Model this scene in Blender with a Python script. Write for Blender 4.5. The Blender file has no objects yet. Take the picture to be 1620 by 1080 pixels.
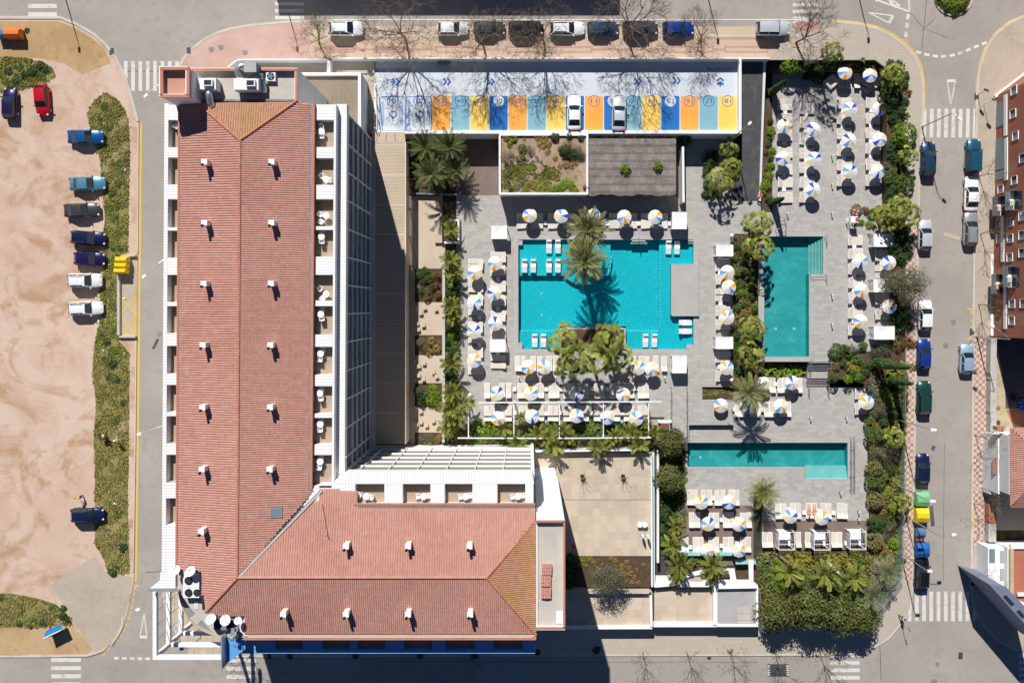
import bpy, bmesh, math, random
import numpy as np
from mathutils import Vector, Matrix, Quaternion

S = bpy.context.scene
COL = S.collection
# ------------------------------------------------------------------ camera
CAM_H = 120.0
cam = bpy.data.cameras.new('camera')
cam.sensor_width = 36.0
cam.lens = 32.0
cam.shift_x = -28 / 1620
cam.shift_y = -55 / 1620
cam.clip_end = 2000
co = bpy.data.objects.new('camera', cam)
co.location = (0, 0, CAM_H)
COL.objects.link(co)
S.camera = co
# ------------------------------------------------------------------ sky and sun
SUN_DIR = Vector((0.255, -0.95, -1.0)).normalized()
W = bpy.data.worlds.new('World')
S.world = W
W.use_nodes = True
nt = W.node_tree
bg = nt.nodes['Background']
sky = nt.nodes.new('ShaderNodeTexSky')
sky.sky_type = 'NISHITA'
sky.sun_disc = False
sky.sun_elevation = math.radians(45.5)
sky.sun_rotation = math.atan2(-0.255, 0.95)
sky.air_density = 0.7
sky.dust_density = 0.0
sky.ozone_density = 10.0
nt.links.new(sky.outputs[0], bg.inputs[0])
bg.inputs[1].default_value = 0.05
sl = bpy.data.lights.new('sun', 'SUN')
sl.energy = 5.0
sl.angle = math.radians(0.5)
sl.color = (1.0, 0.975, 0.94)
so = bpy.data.objects.new('sun', sl)
so.rotation_euler = SUN_DIR.to_track_quat('-Z', 'Y').to_euler()
so.location = (-30, 60, 150)
COL.objects.link(so)
S.view_settings.view_transform = 'Standard'
S.view_settings.look = 'None'
S.view_settings.exposure = 0.15
S.view_settings.gamma = 1.0
S.view_settings.use_curve_mapping = False
S.cycles.max_bounces = 6
S.cycles.transparent_max_bounces = 12

# ------------------------------------------------------------------ places
# The survey grid: 12 survey units are one metre on the pool deck; NX, NY is the point under the drone.
F = 1440.0
NX, NY = 838.0, 485.0
GA, GB = 1.44, 0.0653            # the street plane falls to the south
def P(px, py, z=0.0):
    k = (CAM_H - z) / F
    return Vector(((px - NX) * k, (NY - py) * k, z))
def PG(px, py, dz=0.0):
    q = (NY - py) / F
    Y = q * (CAM_H - GA - dz) / (1 + GB * q)
    z = GA + dz + GB * Y
    k = (CAM_H - z) / F
    return Vector(((px - NX) * k, Y, z))
TILT = math.atan(GB)

rng = random.Random(11)
# ------------------------------------------------------------------ object helpers
def props(o, label=None, cat=None, group=None, kind=None):
    if label: o['label'] = label
    if cat: o['category'] = cat
    if group: o['group'] = group
    if kind: o['kind'] = kind
    return o
def thing(name, label, cat, loc=(0, 0, 0), rz=0.0, group=None):
    o = bpy.data.objects.new(name, None)
    o.empty_display_size = 0.3
    o.location = loc
    o.rotation_euler = (0, 0, rz)
    COL.objects.link(o)
    return props(o, label, cat, group)
def struct_root(name, loc=(0, 0, 0)):
    o = bpy.data.objects.new(name, None)
    o.location = loc
    COL.objects.link(o)
    o['kind'] = 'structure'
    return o
KIDS = {}
def setparent(o, p):
    o.parent = p
    KIDS.setdefault(p.name, []).append(o)
def dup(o, parent=None):
    c = o.copy()
    COL.objects.link(c)
    if parent is not None:
        setparent(c, parent)
    for k in KIDS.get(o.name, []):
        dup(k, c)
    return c
class Proto:
    """First placement moves the prototype itself, later ones copy it."""
    def __init__(self, root): self.root = root; self.used = False
    def put(self, loc, rz=0.0, label=None, group=None, scale=None, rx=0.0, cat=None):
        o = self.root if not self.used else dup(self.root)
        self.used = True
        o.location = loc
        o.rotation_mode = 'XYZ'
        o.rotation_euler = (rx, 0, rz)
        if scale is not None:
            o.scale = (scale, scale, scale) if not hasattr(scale, '__len__') else scale
        if label: o['label'] = label
        if group: o['group'] = group
        if cat: o['category'] = cat
        return o
def repaint(root, name, m):
    for k in KIDS.get(root.name, []):
        if k.name.split('.')[0] in name:
            k.material_slots[0].link = 'OBJECT'
            k.material_slots[0].material = m
        repaint(k, name, m)

class MB:
    def __init__(s): s.v = []; s.f = []; s.t = []; s.cur = 0.5
    def add(s, vs, fs):
        b = len(s.v)
        s.v.extend([tuple(x) for x in vs])
        for f in fs:
            s.f.append([i + b for i in f]); s.t.append(s.cur)
        return s
    def poly(s, pts): return s.add(pts, [list(range(len(pts)))])
    def box(s, x0, y0, z0, x1, y1, z1):
        if x0 > x1: x0, x1 = x1, x0
        if y0 > y1: y0, y1 = y1, y0
        if z0 > z1: z0, z1 = z1, z0
        return s.add([(x0,y0,z0),(x1,y0,z0),(x1,y1,z0),(x0,y1,z0),(x0,y0,z1),(x1,y0,z1),(x1,y1,z1),(x0,y1,z1)],
              [[3,2,1,0],[4,5,6,7],[0,1,5,4],[1,2,6,5],[2,3,7,6],[3,0,4,7]])
    def bar(s, a, b, w, h, up=(0, 0, 1)):
        a = Vector(a); b = Vector(b); d = (b - a).normalized(); up = Vector(up)
        sd = d.cross(up)
        if sd.length < 1e-4: sd = d.cross(Vector((1, 0, 0)))
        sd.normalize(); u = sd.cross(d)
        c = [a + sd*x*w/2 + u*y*h/2 for x, y in ((-1,-1),(1,-1),(1,1),(-1,1))]
        e = [b + sd*x*w/2 + u*y*h/2 for x, y in ((-1,-1),(1,-1),(1,1),(-1,1))]
        return s.add(c + e, [[0,1,2,3],[7,6,5,4],[0,4,5,1],[1,5,6,2],[2,6,7,3],[3,7,4,0]])
    def prism(s, pts, z0, z1):
        n = len(pts)
        area = sum(pts[i][0]*pts[(i+1)%n][1] - pts[(i+1)%n][0]*pts[i][1] for i in range(n))
        if area < 0: pts = pts[::-1]
        vs = [(p[0], p[1], z0) for p in pts] + [(p[0], p[1], z1) for p in pts]
        fs = [list(range(n))[::-1], list(range(n, 2*n))] + [[i, (i+1) % n, n + (i+1) % n, n + i] for i in range(n)]
        return s.add(vs, fs)
    def slab(s, pts, th):
        """closed slab under a ring of 3D points"""
        n = len(pts)
        area = sum(pts[i][0]*pts[(i+1)%n][1] - pts[(i+1)%n][0]*pts[i][1] for i in range(n))
        if area < 0: pts = pts[::-1]
        vs = [(p[0], p[1], p[2]-th) for p in pts] + [tuple(p) for p in pts]
        fs = [list(range(n))[::-1], list(range(n, 2*n))] + [[i, (i+1) % n, n + (i+1) % n, n + i] for i in range(n)]
        return s.add(vs, fs)
    def tube(s, pts, rad, n=6, cap=True):
        pts = [Vector(p) for p in pts]
        if not hasattr(rad, '__len__'): rad = [rad]*len(pts)
        vs = []; ref = None
        for i, p in enumerate(pts):
            d = (pts[min(i+1, len(pts)-1)] - pts[max(i-1, 0)])
            if d.length < 1e-6: d = Vector((0, 0, 1))
            d.normalize()
            if ref is None: ref = d.orthogonal().normalized()
            ref = (ref - d*ref.dot(d))
            if ref.length < 1e-5: ref = d.orthogonal()
            ref.normalize(); q = d.cross(ref)
            for k in range(n):
                a = 2*math.pi*k/n
                vs.append(p + (ref*math.cos(a) + q*math.sin(a))*rad[i])
        fs = []
        for i in range(len(pts)-1):
            for k in range(n):
                fs.append([i*n+k, i*n+(k+1) % n, (i+1)*n+(k+1) % n, (i+1)*n+k])
        if cap:
            fs.append(list(range(n))[::-1]); fs.append([(len(pts)-1)*n+k for k in range(n)])
        return s.add(vs, fs)
    def cyl(s, x, y, z0, z1, r0, r1=None, n=12):
        return s.tube([(x, y, z0), (x, y, z1)], [r0, r0 if r1 is None else r1], n)
    def dome(s, c, rx, ry, rz, n=12, m=5, full=False):
        c = Vector(c); vs = []; fs = []
        lo = -math.pi/2 if full else 0
        for j in range(m+1):
            t = lo + (math.pi/2 - lo)*j/m
            for k in range(n):
                a = 2*math.pi*k/n
                vs.append(c + Vector((rx*math.cos(t)*math.cos(a), ry*math.cos(t)*math.sin(a), rz*math.sin(t))))
        for j in range(m):
            for k in range(n): fs.append([j*n+k, j*n+(k+1) % n, (j+1)*n+(k+1) % n, (j+1)*n+k])
        return s.add(vs, fs)
    def build(s, name, m, parent=None, smooth=False, kind=None, local=False, mats=None):
        me = bpy.data.meshes.new(name)
        vs = s.v
        if parent is not None and not local:
            r = parent
            while r.parent is not None: r = r.parent
            L = r.location
            vs = [(x-L[0], y-L[1], z-L[2]) for x, y, z in vs]
        me.from_pydata(vs, [], s.f)
        me.update()
        at = me.attributes.new('tint', 'FLOAT', 'FACE')
        at.data.foreach_set('value', s.t)
        if smooth: me.polygons.foreach_set('use_smooth', [True]*len(me.polygons))
        me.materials.append(m)
        o = bpy.data.objects.new(name, me)
        COL.objects.link(o)
        if parent is not None: setparent(o, parent)
        if kind: o['kind'] = kind
        return o
def npmesh(name, V, Fq, tint, m, parent=None, local=True, smooth=False, kind=None):
    """V (n,3); Fq list of arrays (m,k) of faces; tint per face"""
    me = bpy.data.meshes.new(name)
    if parent is not None and not local:
        r = parent
        while r.parent is not None: r = r.parent
        V = V - np.array(r.location[:])
    nv = len(V); nf = sum(len(f) for f in Fq); nl = sum(f.size for f in Fq)
    me.vertices.add(nv); me.loops.add(nl); me.polygons.add(nf)
    me.vertices.foreach_set('co', np.ascontiguousarray(V, dtype=np.float32).ravel())
    me.loops.foreach_set('vertex_index', np.concatenate([f.ravel() for f in Fq]).astype(np.int32))
    sz = np.concatenate([np.full(len(f), f.shape[1]) for f in Fq])
    me.polygons.foreach_set('loop_start', np.concatenate([[0], np.cumsum(sz)[:-1]]).astype(np.int32))
    me.update(calc_edges=True)
    at = me.attributes.new('tint', 'FLOAT', 'FACE')
    at.data.foreach_set('value', np.asarray(tint, dtype=np.float32))
    me.polygons.foreach_set('use_smooth', [smooth]*nf)
    me.materials.append(m)
    o = bpy.data.objects.new(name, me)
    COL.objects.link(o)
    if parent is not None: setparent(o, parent)
    if kind: o['kind'] = kind
    return o
def share(o, name, parent, loc=(0, 0, 0), rz=0.0, scale=None, m=None):
    c = bpy.data.objects.new(name, o.data)
    c.location = loc; c.rotation_euler = (0, 0, rz)
    if scale: c.scale = scale
    COL.objects.link(c)
    if parent is not None: setparent(c, parent)
    if m is not None:
        c.material_slots[0].link = 'OBJECT'; c.material_slots[0].material = m
    return c

# ------------------------------------------------------------------ materials
def mat(name, c, rough=0.75, metal=0.0, var=(), bump=None, tint=0.0, rnd=0.0, brick=None, spec=0.3, stripes=None, checker=None, trans=0.0):
    m = bpy.data.materials.new(name)
    m.use_nodes = True
    t = m.node_tree; N = t.nodes; L = t.links
    b = N['Principled BSDF']
    b.inputs['Roughness'].default_value = rough
    b.inputs['Metallic'].default_value = metal
    b.inputs['Specular IOR Level'].default_value = spec
    geo = N.new('ShaderNodeNewGeometry')
    def rgb(c):
        n = N.new('ShaderNodeRGB'); n.outputs[0].default_value = (*c, 1); return n.outputs[0]
    def mixc(f, a, bb, mode='MIX'):
        n = N.new('ShaderNodeMix'); n.data_type = 'RGBA'; n.blend_type = mode
        if isinstance(f, float): n.inputs[0].default_value = f
        else: L.new(f, n.inputs[0])
        L.new(a, n.inputs[6]); L.new(bb, n.inputs[7]); return n.outputs[2]
    def math_(op, a, bv):
        n = N.new('ShaderNodeMath'); n.operation = op
        for i, x in enumerate((a, bv)):
            if isinstance(x, (int, float)): n.inputs[i].default_value = x
            else: L.new(x, n.inputs[i])
        return n.outputs[0]
    col = rgb(c)
    hgt = None
    if brick:
        bw, bh, mortar, c2, cm = brick[:5]
        mp = N.new('ShaderNodeMapping'); mp.inputs['Rotation'].default_value = (0, 0, brick[5] if len(brick) > 5 else 0)
        L.new(geo.outputs['Position'], mp.inputs[0])
        bt = N.new('ShaderNodeTexBrick')
        L.new(mp.outputs[0], bt.inputs['Vector'])
        bt.inputs['Scale'].default_value = 1.0
        bt.inputs['Brick Width'].default_value = bw; bt.inputs['Row Height'].default_value = bh
        bt.inputs['Mortar Size'].default_value = mortar; bt.inputs['Mortar Smooth'].default_value = 0.2
        bt.inputs['Color1'].default_value = (*c, 1); bt.inputs['Color2'].default_value = (*c2, 1); bt.inputs['Mortar'].default_value = (*cm, 1)
        col = bt.outputs['Color']; hgt = math_('MULTIPLY', bt.outputs['Fac'], -1.0)
    if checker:
        ck = N.new('ShaderNodeTexChecker'); L.new(geo.outputs['Position'], ck.inputs[0])
        ck.inputs['Scale'].default_value = checker[0]
        ck.inputs[1].default_value = (*c, 1); ck.inputs[2].default_value = (*checker[1], 1)
        col = ck.outputs[0]
    if stripes:
        axis, pitch, c2, duty = stripes
        sp = N.new('ShaderNodeSeparateXYZ'); L.new(geo.outputs['Position'], sp.inputs[0])
        q = math_('FRACT', math_('DIVIDE', sp.outputs[axis], pitch), 0)
        k = math_('LESS_THAN', q, duty)
        col = mixc(k, col, rgb(c2)); hgt = math_('MULTIPLY', k, -1.0)
    for (sc, c2, lo, hi, det, *ds) in var:
        n = N.new('ShaderNodeTexNoise'); n.inputs['Scale'].default_value = sc; n.inputs['Detail'].default_value = det
        n.inputs['Roughness'].default_value = 0.6; n.inputs['Distortion'].default_value = ds[0] if ds else 0
        L.new(geo.outputs['Position'], n.inputs['Vector'])
        r = N.new('ShaderNodeMapRange'); r.inputs[1].default_value = lo; r.inputs[2].default_value = hi
        L.new(n.outputs[0], r.inputs[0])
        col = mixc(r.outputs[0], col, rgb(c2))
    if tint:
        a = N.new('ShaderNodeAttribute'); a.attribute_name = 'tint'
        k = math_('ADD', math_('MULTIPLY', a.outputs['Fac'], 2*tint), 1 - tint)
        n = N.new('ShaderNodeVectorMath'); n.operation = 'SCALE'; L.new(col, n.inputs[0]); L.new(k, n.inputs['Scale']); col = n.outputs[0]
    if rnd:
        oi = N.new('ShaderNodeObjectInfo')
        k = math_('ADD', math_('MULTIPLY', oi.outputs['Random'], 2*rnd), 1 - rnd)
        n = N.new('ShaderNodeVectorMath'); n.operation = 'SCALE'; L.new(col, n.inputs[0]); L.new(k, n.inputs['Scale']); col = n.outputs[0]
    L.new(col, b.inputs['Base Color'])
    if bump:
        n = N.new('ShaderNodeTexNoise'); n.inputs['Scale'].default_value = bump[0]; n.inputs['Detail'].default_value = 6
        L.new(geo.outputs['Position'], n.inputs['Vector'])
        h = n.outputs[0] if hgt is None else math_('ADD', n.outputs[0], hgt)
        bp = N.new('ShaderNodeBump'); bp.inputs['Strength'].default_value = bump[1]; bp.inputs['Distance'].default_value = bump[2] if len(bump) > 2 else 0.05
        L.new(h, bp.inputs['Height']); L.new(bp.outputs[0], b.inputs['Normal'])
    if trans:
        td = N.new('ShaderNodeBsdfTranslucent'); L.new(col, td.inputs[0])
        mx = N.new('ShaderNodeMixShader'); mx.inputs[0].default_value = trans
        out = N['Material Output']
        L.new(b.outputs[0], mx.inputs[1]); L.new(td.outputs[0], mx.inputs[2]); L.new(mx.outputs[0], out.inputs[0])
    return m
def water_mat(name, tintc, rough=0.02):
    m = bpy.data.materials.new(name); m.use_nodes = True
    t = m.node_tree; N = t.nodes; L = t.links
    N.remove(N['Principled BSDF'])
    tr = N.new('ShaderNodeBsdfTransparent'); tr.inputs[0].default_value = (*tintc, 1)
    gl = N.new('ShaderNodeBsdfGlossy'); gl.inputs['Roughness'].default_value = rough
    no = N.new('ShaderNodeTexNoise'); no.inputs['Scale'].default_value = 1.6; no.inputs['Detail'].default_value = 4
    geo = N.new('ShaderNodeNewGeometry'); L.new(geo.outputs['Position'], no.inputs['Vector'])
    bp = N.new('ShaderNodeBump'); bp.inputs['Strength'].default_value = 0.25; bp.inputs['Distance'].default_value = 0.06
    L.new(no.outputs[0], bp.inputs['Height']); L.new(bp.outputs[0], gl.inputs['Normal'])
    fr = N.new('ShaderNodeFresnel'); fr.inputs[0].default_value = 1.33; L.new(bp.outputs[0], fr.inputs['Normal'])
    mx = N.new('ShaderNodeMixShader'); L.new(fr.outputs[0], mx.inputs[0])
    L.new(tr.outputs[0], mx.inputs[1]); L.new(gl.outputs[0], mx.inputs[2])
    L.new(mx.outputs[0], N['Material Output'].inputs[0])
    return m
M = {}
def clear_glass(n, c, k):
    m = mat(n, c, .1, spec=.6); t = m.node_tree; tr = t.nodes.new('ShaderNodeBsdfTransparent'); mx = t.nodes.new('ShaderNodeMixShader'); mx.inputs[0].default_value = k
    t.links.new(t.nodes['Principled BSDF'].outputs[0], mx.inputs[1]); t.links.new(tr.outputs[0], mx.inputs[2]); t.links.new(mx.outputs[0], t.nodes['Material Output'].inputs[0]); return m
M['clearglass'] = clear_glass('clear_fence_glass', (.45, .55, .56), .72)
M['asphalt'] = mat('asphalt', (0.33, 0.295, 0.26), 0.9, var=[(0.12, (0.385, 0.345, 0.30), .40, .62, 6), (0.9, (0.28, 0.25, 0.225), .52, .8, 8), (9, (0.37, 0.335, 0.29), .5, .75, 4)], bump=(25, .2, .02))
M['drive'] = mat('dark_asphalt', (0.085, 0.085, 0.088), 0.9, var=[(0.8, (0.15, 0.145, 0.14), .5, .75, 9), (6, (0.05, 0.05, 0.055), .5, .7, 6), (14, (.42, .41, .38), .76, .80, 3)], bump=(20, .3, .02))
M['dirt'] = mat('dirt', (0.55, 0.385, 0.29), 0.95, var=[(0.16, (0.61, 0.46, 0.36), .40, .60, 9, 1.5), (0.11, (0.43, 0.265, 0.155), .50, .64, 9, 2.2), (0.5, (0.48, 0.315, 0.22), .56, .74, 10, 1), (6, (0.62, 0.47, 0.37), .55, .8, 6), (18, (.42, .28, .2), .62, .72, 4)], bump=(3, .4, .06))
M['sandy'] = mat('sandy_dirt', (0.42, 0.27, 0.13), 0.95, var=[(0.2, (0.50, 0.35, 0.19), .42, .6, 8), (1.2, (0.34, 0.21, 0.10), .55, .75, 8)], bump=(4, .4, .05))
M['soil'] = mat('soil', (0.085, 0.055, 0.032), 0.95, var=[(1.2, (0.15, 0.10, 0.06), .5, .75, 8), (5, (0.05, 0.035, 0.02), .5, .75, 6)], bump=(8, .6, .06))
M['concrete'] = mat('concrete', (0.46, 0.39, 0.31), 0.9, var=[(0.3, (0.40, 0.335, 0.265), .42, .65, 8), (2.5, (0.50, 0.43, 0.34), .5, .75, 8)], bump=(15, .2, .02))
M['pave'] = mat('pavement_slabs', (0.50, 0.435, 0.35), 0.88, brick=(0.6, 0.4, 0.012, (0.46, 0.40, 0.325), (0.33, 0.27, 0.21)), var=[(0.35, (0.44, 0.385, 0.315), .45, .7, 7), (3, (0.52, 0.455, 0.37), .6, .8, 5)], bump=(12, .15, .02))
M['cream'] = mat('cream_paving', (0.58, 0.44, 0.32), 0.88, brick=(0.4, 0.4, 0.012, (0.54, 0.41, 0.30), (0.45, 0.34, 0.25)), var=[(0.5, (0.52, 0.39, 0.29), .45, .7, 6)])
M['pink'] = mat('pink_paving', (0.56, 0.36, 0.30), 0.88, brick=(0.4, 0.2, 0.01, (0.52, 0.33, 0.275), (0.38, 0.23, 0.18)), var=[(0.25, (0.58, 0.40, 0.34), .42, .65, 7)])
M['stone'] = mat('stone_paving', (0.44, 0.415, 0.38), 0.85, brick=(0.9, 0.45, 0.012, (0.34, 0.325, 0.30), (0.28, 0.265, 0.245)), var=[(0.5, (0.38, 0.36, 0.335), .48, .66, 7), (1.6, (0.47, 0.44, 0.395), .54, .72, 7), (0.11, (0.40, 0.335, 0.255), .58, .74, 8)], bump=(9, .2, .03))
M['coping'] = mat('stone_coping', (0.43, 0.41, 0.38), 0.8, brick=(1.2, 0.6, 0.01, (0.40, 0.38, 0.355), (0.33, 0.315, 0.295)), var=[(0.8, (0.37, 0.355, 0.33), .45, .7, 6)])
M['deckwood'] = mat('wood_decking', (0.20, 0.145, 0.12), 0.8, stripes=(1, 0.145, (0.10, 0.07, 0.06), 0.09), var=[(0.6, (0.24, 0.18, 0.15), .45, .7, 6)])
M['terrace'] = mat('terrace_tile', (0.54, 0.44, 0.335), 0.85, var=[(0.25, (0.47, 0.385, 0.29), .42, .65, 7), (2, (0.57, 0.47, 0.36), .5, .75, 6)], tint=.07)
M['grout'] = mat('tile_grout', (0.44, 0.36, 0.27), 0.95)
M['white'] = mat('white_render', (0.80, 0.79, 0.77), 0.7, var=[(0.4, (0.74, 0.73, 0.71), .45, .7, 7)])
M['whitewall'] = mat('white_wall', (0.78, 0.775, 0.76), 0.75, var=[(0.3, (0.72, 0.71, 0.69), .48, .75, 8)])
M['whitetile_y'] = mat('white_coping_tile_y', (0.80, 0.79, 0.77), 0.5, stripes=(1, 0.30, (0.50, 0.49, 0.48), 0.16))
M['whitetile_x'] = mat('white_coping_tile_x', (0.80, 0.79, 0.77), 0.5, stripes=(0, 0.30, (0.62, 0.61, 0.60), 0.14))
M['shadetile_x'] = mat('shade_blue_coping_tile', (0.13, 0.36, 0.66), 0.5, stripes=(0, 0.30, (0.08, 0.27, 0.55), 0.16))  # white coping tiles; the blue of their shade is put into the colour
M['shadewall'] = mat('shade_blue_wall', (0.10, 0.32, 0.62), 0.6)  # white wall in shade, its blue cast painted into the base colour
M['roof'] = mat('roof_tile', (0.52, 0.265, 0.205), 0.85, var=[(0.10, (0.48, 0.235, 0.18), .45, .65, 6), (0.7, (0.55, 0.30, 0.24), .5, .75, 6), (0.3, (0.40, 0.22, 0.16), .66, .8, 8), (5, (.68, .58, .52), .74, .78, 2)], tint=.09)
M['roofmoss'] = mat('mossy_roof_tile', (0.46, 0.23, 0.145), 0.85, var=[(0.25, (0.40, 0.235, 0.095), .42, .64, 7), (0.9, (0.46, 0.235, 0.155), .55, .75, 6)], tint=.1)
M['roofnear'] = mat('pale_roof_tile', (0.50, 0.255, 0.195), 0.85, var=[(0.12, (0.46, 0.225, 0.17), .45, .65, 6), (0.8, (0.53, 0.285, 0.225), .5, .75, 6), (0.5, (0.46, 0.165, 0.115), .70, .76, 3)], tint=.07)
M['terracotta'] = mat('terracotta', (0.48, 0.20, 0.13), 0.8, var=[(0.6, (0.42, 0.17, 0.11), .45, .7, 6)], tint=.1)
M['gutter'] = mat('gutter_grey', (0.20, 0.20, 0.205), 0.5, var=[(0.5, (.3, .3, .3), .5, .7, 5)])
M['flatroof'] = mat('flat_roof_screed', (0.50, 0.455, 0.395), 0.9, var=[(0.22, (0.43, 0.395, 0.345), .42, .65, 8), (1.5, (0.54, 0.49, 0.42), .5, .75, 8), (0.4, (.36, .32, .27), .66, .78, 7)])
M['greyroof'] = mat('grey_membrane', (0.40, 0.395, 0.385), 0.85, var=[(0.3, (0.34, 0.335, 0.32), .42, .65, 8), (0.9, (0.40, 0.30, 0.20), .64, .78, 8)])
M['gravelroof'] = mat('roof_gravel', (0.30, 0.245, 0.175), 0.95, var=[(9, (0.19, 0.155, 0.11), .45, .6, 6), (14, (0.40, 0.34, 0.26), .55, .65, 3), (0.5, (.26, .21, .15), .5, .7, 5)], bump=(14, .8, .06))
M['panel'] = mat('facade_panel', (0.25, 0.235, 0.195), 0.7, tint=.1, var=[(0.6, (0.22, 0.21, 0.175), .45, .7, 5)])
M['shadedpanel'] = mat('shade_toned_panel', (0.03, 0.055, 0.075), 0.35, tint=.3)  # shaded copy of facade_panel: the east side's shade is in the colour
M['darkglass'] = mat('dark_glass', (0.02, 0.035, 0.05), 0.08, spec=.6)
M['greyglass'] = mat('blue_grey_glass', (0.17, 0.23, 0.25), 0.15, spec=.6)
M['tealglass'] = mat('turquoise_glass', (0.30, 0.58, 0.58), 0.15, spec=.6)
M['screen'] = mat('perforated_screen', (0.74, 0.60, 0.45), 0.7, var=[(0.3, (0.68, 0.55, 0.41), .45, .7, 5)])
M['balcfloor'] = mat('balcony_floor', (0.40, 0.305, 0.225), 0.85, var=[(0.8, (0.35, 0.27, 0.20), .45, .7, 5)])
M['whiteplastic'] = mat('white_plastic', (0.82, 0.82, 0.82), 0.4)
M['sling'] = mat('beige_sling', (0.62, 0.555, 0.475), 0.85, rnd=.06)
M['cushion'] = mat('white_fabric', (0.82, 0.81, 0.80), 0.9, var=[(1.5, (0.76, 0.755, 0.75), .45, .65, 4)])
M['steel'] = mat('galvanised_steel', (0.50, 0.51, 0.52), 0.4, metal=.6)
M['bluesteel'] = mat('steel_duct', (0.62, 0.64, 0.66), 0.3, metal=.85)
M['black'] = mat('black', (0.015, 0.015, 0.018), 0.6)
M['dkgrey'] = mat('dark_grey', (0.06, 0.06, 0.065), 0.6)
M['paintwhite'] = mat('road_paint_white', (0.66, 0.63, 0.58), 0.8, var=[(1.5, (0.40, 0.36, 0.31), .52, .75, 9), (7, (0.5, 0.46, 0.4), .58, .7, 6)])
M['paintyellow'] = mat('road_paint_yellow', (0.72, 0.47, 0.05), 0.8, var=[(2.5, (0.5, 0.36, 0.14), .55, .78, 8)])
M['paintpink'] = mat('road_paint_red', (0.50, 0.21, 0.19), 0.85, var=[(2, (0.42, 0.25, 0.21), .5, .75, 7)])
M['kerb'] = mat('kerb_stone', (0.55, 0.50, 0.43), 0.85, var=[(0.5, (0.44, 0.39, 0.33), .45, .7, 6)], tint=.08)
M['lotpaint'] = mat('parking_paint', (0.57, 0.60, 0.64), 0.6, var=[(0.2, (0.53, 0.565, 0.61), .45, .7, 8), (1.2, (.50, .53, .57), .56, .78, 9)])
M['lotblue'] = mat('parking_blue', (0.008, 0.135, 0.43), 0.6)
M['lotink'] = mat('parking_ink', (0.008, 0.10, 0.36), 0.6)
M['lotpale'] = mat('parking_hatch_blue', (0.27, 0.40, 0.60), 0.6)
wear = lambda c: [(.5, tuple(v*.86 for v in c), .5, .72, 9), (3, tuple(v*.9+.03 for v in c), .58, .74, 8)]
M['lotorange'] = mat('parking_orange', (0.86, 0.36, 0.055), 0.6, var=wear((0.86, 0.36, 0.055)))
M['lotyellow'] = mat('parking_yellow', (0.86, 0.56, 0.11), 0.6, var=wear((0.86, 0.56, 0.11)))
M['lotteal'] = mat('parking_teal', (0.205, 0.40, 0.475), 0.6, var=wear((0.205, 0.40, 0.475)))
M['poolbed'] = mat('pool_mosaic', (0.004, 0.43, 0.50), 0.5, var=[(0.10, (0.006, 0.385, 0.46), .42, .62, 5), (1.5, (0.015, 0.49, 0.55), .52, .66, 3, 2), (6, (0.012, 0.48, 0.54), .5, .7, 3)])  # the distorted paler mottle paints faint caustic light onto the mosaic
M['poolbed2'] = mat('pool_stone_tile', (0.045, 0.33, 0.33), 0.6, brick=(1.2, .6, .012, (0.03, 0.285, 0.30), (0.02, 0.24, 0.25)), var=[(0.5, (0.075, 0.40, 0.38), .48, .7, 6), (1.6, (.03, .30, .31), .5, .7, 5)])
M['poolbeach'] = mat('pool_beach_tile', (0.20, 0.42, 0.40), 0.6, brick=(1.2, .6, .012, (0.17, 0.38, 0.37), (0.13, 0.31, 0.30)), var=[(0.8, (0.26, 0.44, 0.41), .45, .7, 6)])
M['water'] = water_mat('pool_water', (0.80, 0.985, 0.99))
M['checker'] = mat('checker_tiles', (0.60, 0.49, 0.40), 0.85, checker=(2.4, (0.40, 0.225, 0.185)), var=[(0.8, (0.50, 0.39, 0.32), .55, .8, 6)])
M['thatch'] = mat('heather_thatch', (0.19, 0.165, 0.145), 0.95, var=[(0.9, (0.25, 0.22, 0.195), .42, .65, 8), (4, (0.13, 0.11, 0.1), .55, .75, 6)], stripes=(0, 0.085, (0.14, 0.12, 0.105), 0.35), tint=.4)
M['wood'] = mat('brown_wood', (0.19, 0.075, 0.035), 0.7, var=[(2, (0.13, 0.05, 0.025), .45, .7, 5)])
M['bark'] = mat('bark', (0.17, 0.125, 0.085), 0.95, var=[(3, (0.10, 0.075, 0.05), .45, .7, 6)])
M['palmbark'] = mat('palm_bark', (0.23, 0.18, 0.13), 0.95, var=[(4, (0.13, 0.10, 0.07), .45, .65, 5)])
M['twig'] = mat('bare_twig', (0.20, 0.15, 0.105), 0.95)
M['bbrick'] = mat('red_brick_wall', (0.38, 0.13, 0.08), 0.85, brick=(0.24, .08, .01, (0.33, 0.11, 0.07), (0.42, 0.22, .16)), var=[(0.4, (0.33, 0.11, 0.07), .45, .7, 5)])
M['redfloor'] = mat('red_terrace_floor', (0.42, 0.15, 0.09), 0.85, var=[(0.5, (0.36, 0.13, 0.08), .45, .7, 6)])
M['oldwall'] = mat('weathered_wall', (0.50, 0.47, 0.42), 0.9, var=[(0.8, (0.33, 0.31, 0.28), .5, .72, 9), (3, (.45, .50, .52), .6, .8, 5)])
M['ochre'] = mat('ochre_render', (0.50, 0.40, 0.24), 0.9, var=[(0.6, (.42, .33, .2), .45, .7, 6)])
def leafmat(n, c, c2, tr=.25):
    c = tuple(v*1.35 for v in c); c2 = tuple(v*1.35 for v in c2)
    return mat(n, c, 0.6, var=[(0.9, c2, .42, .62, 4)], tint=.5, rnd=.16, spec=.25, trans=tr)
M['lf_dark'] = leafmat('leaf_dark', (0.040, 0.075, 0.022), (0.06, 0.10, 0.03))
M['lf_mid'] = leafmat('leaf_mid', (0.075, 0.115, 0.026), (0.105, 0.145, 0.034))
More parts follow.
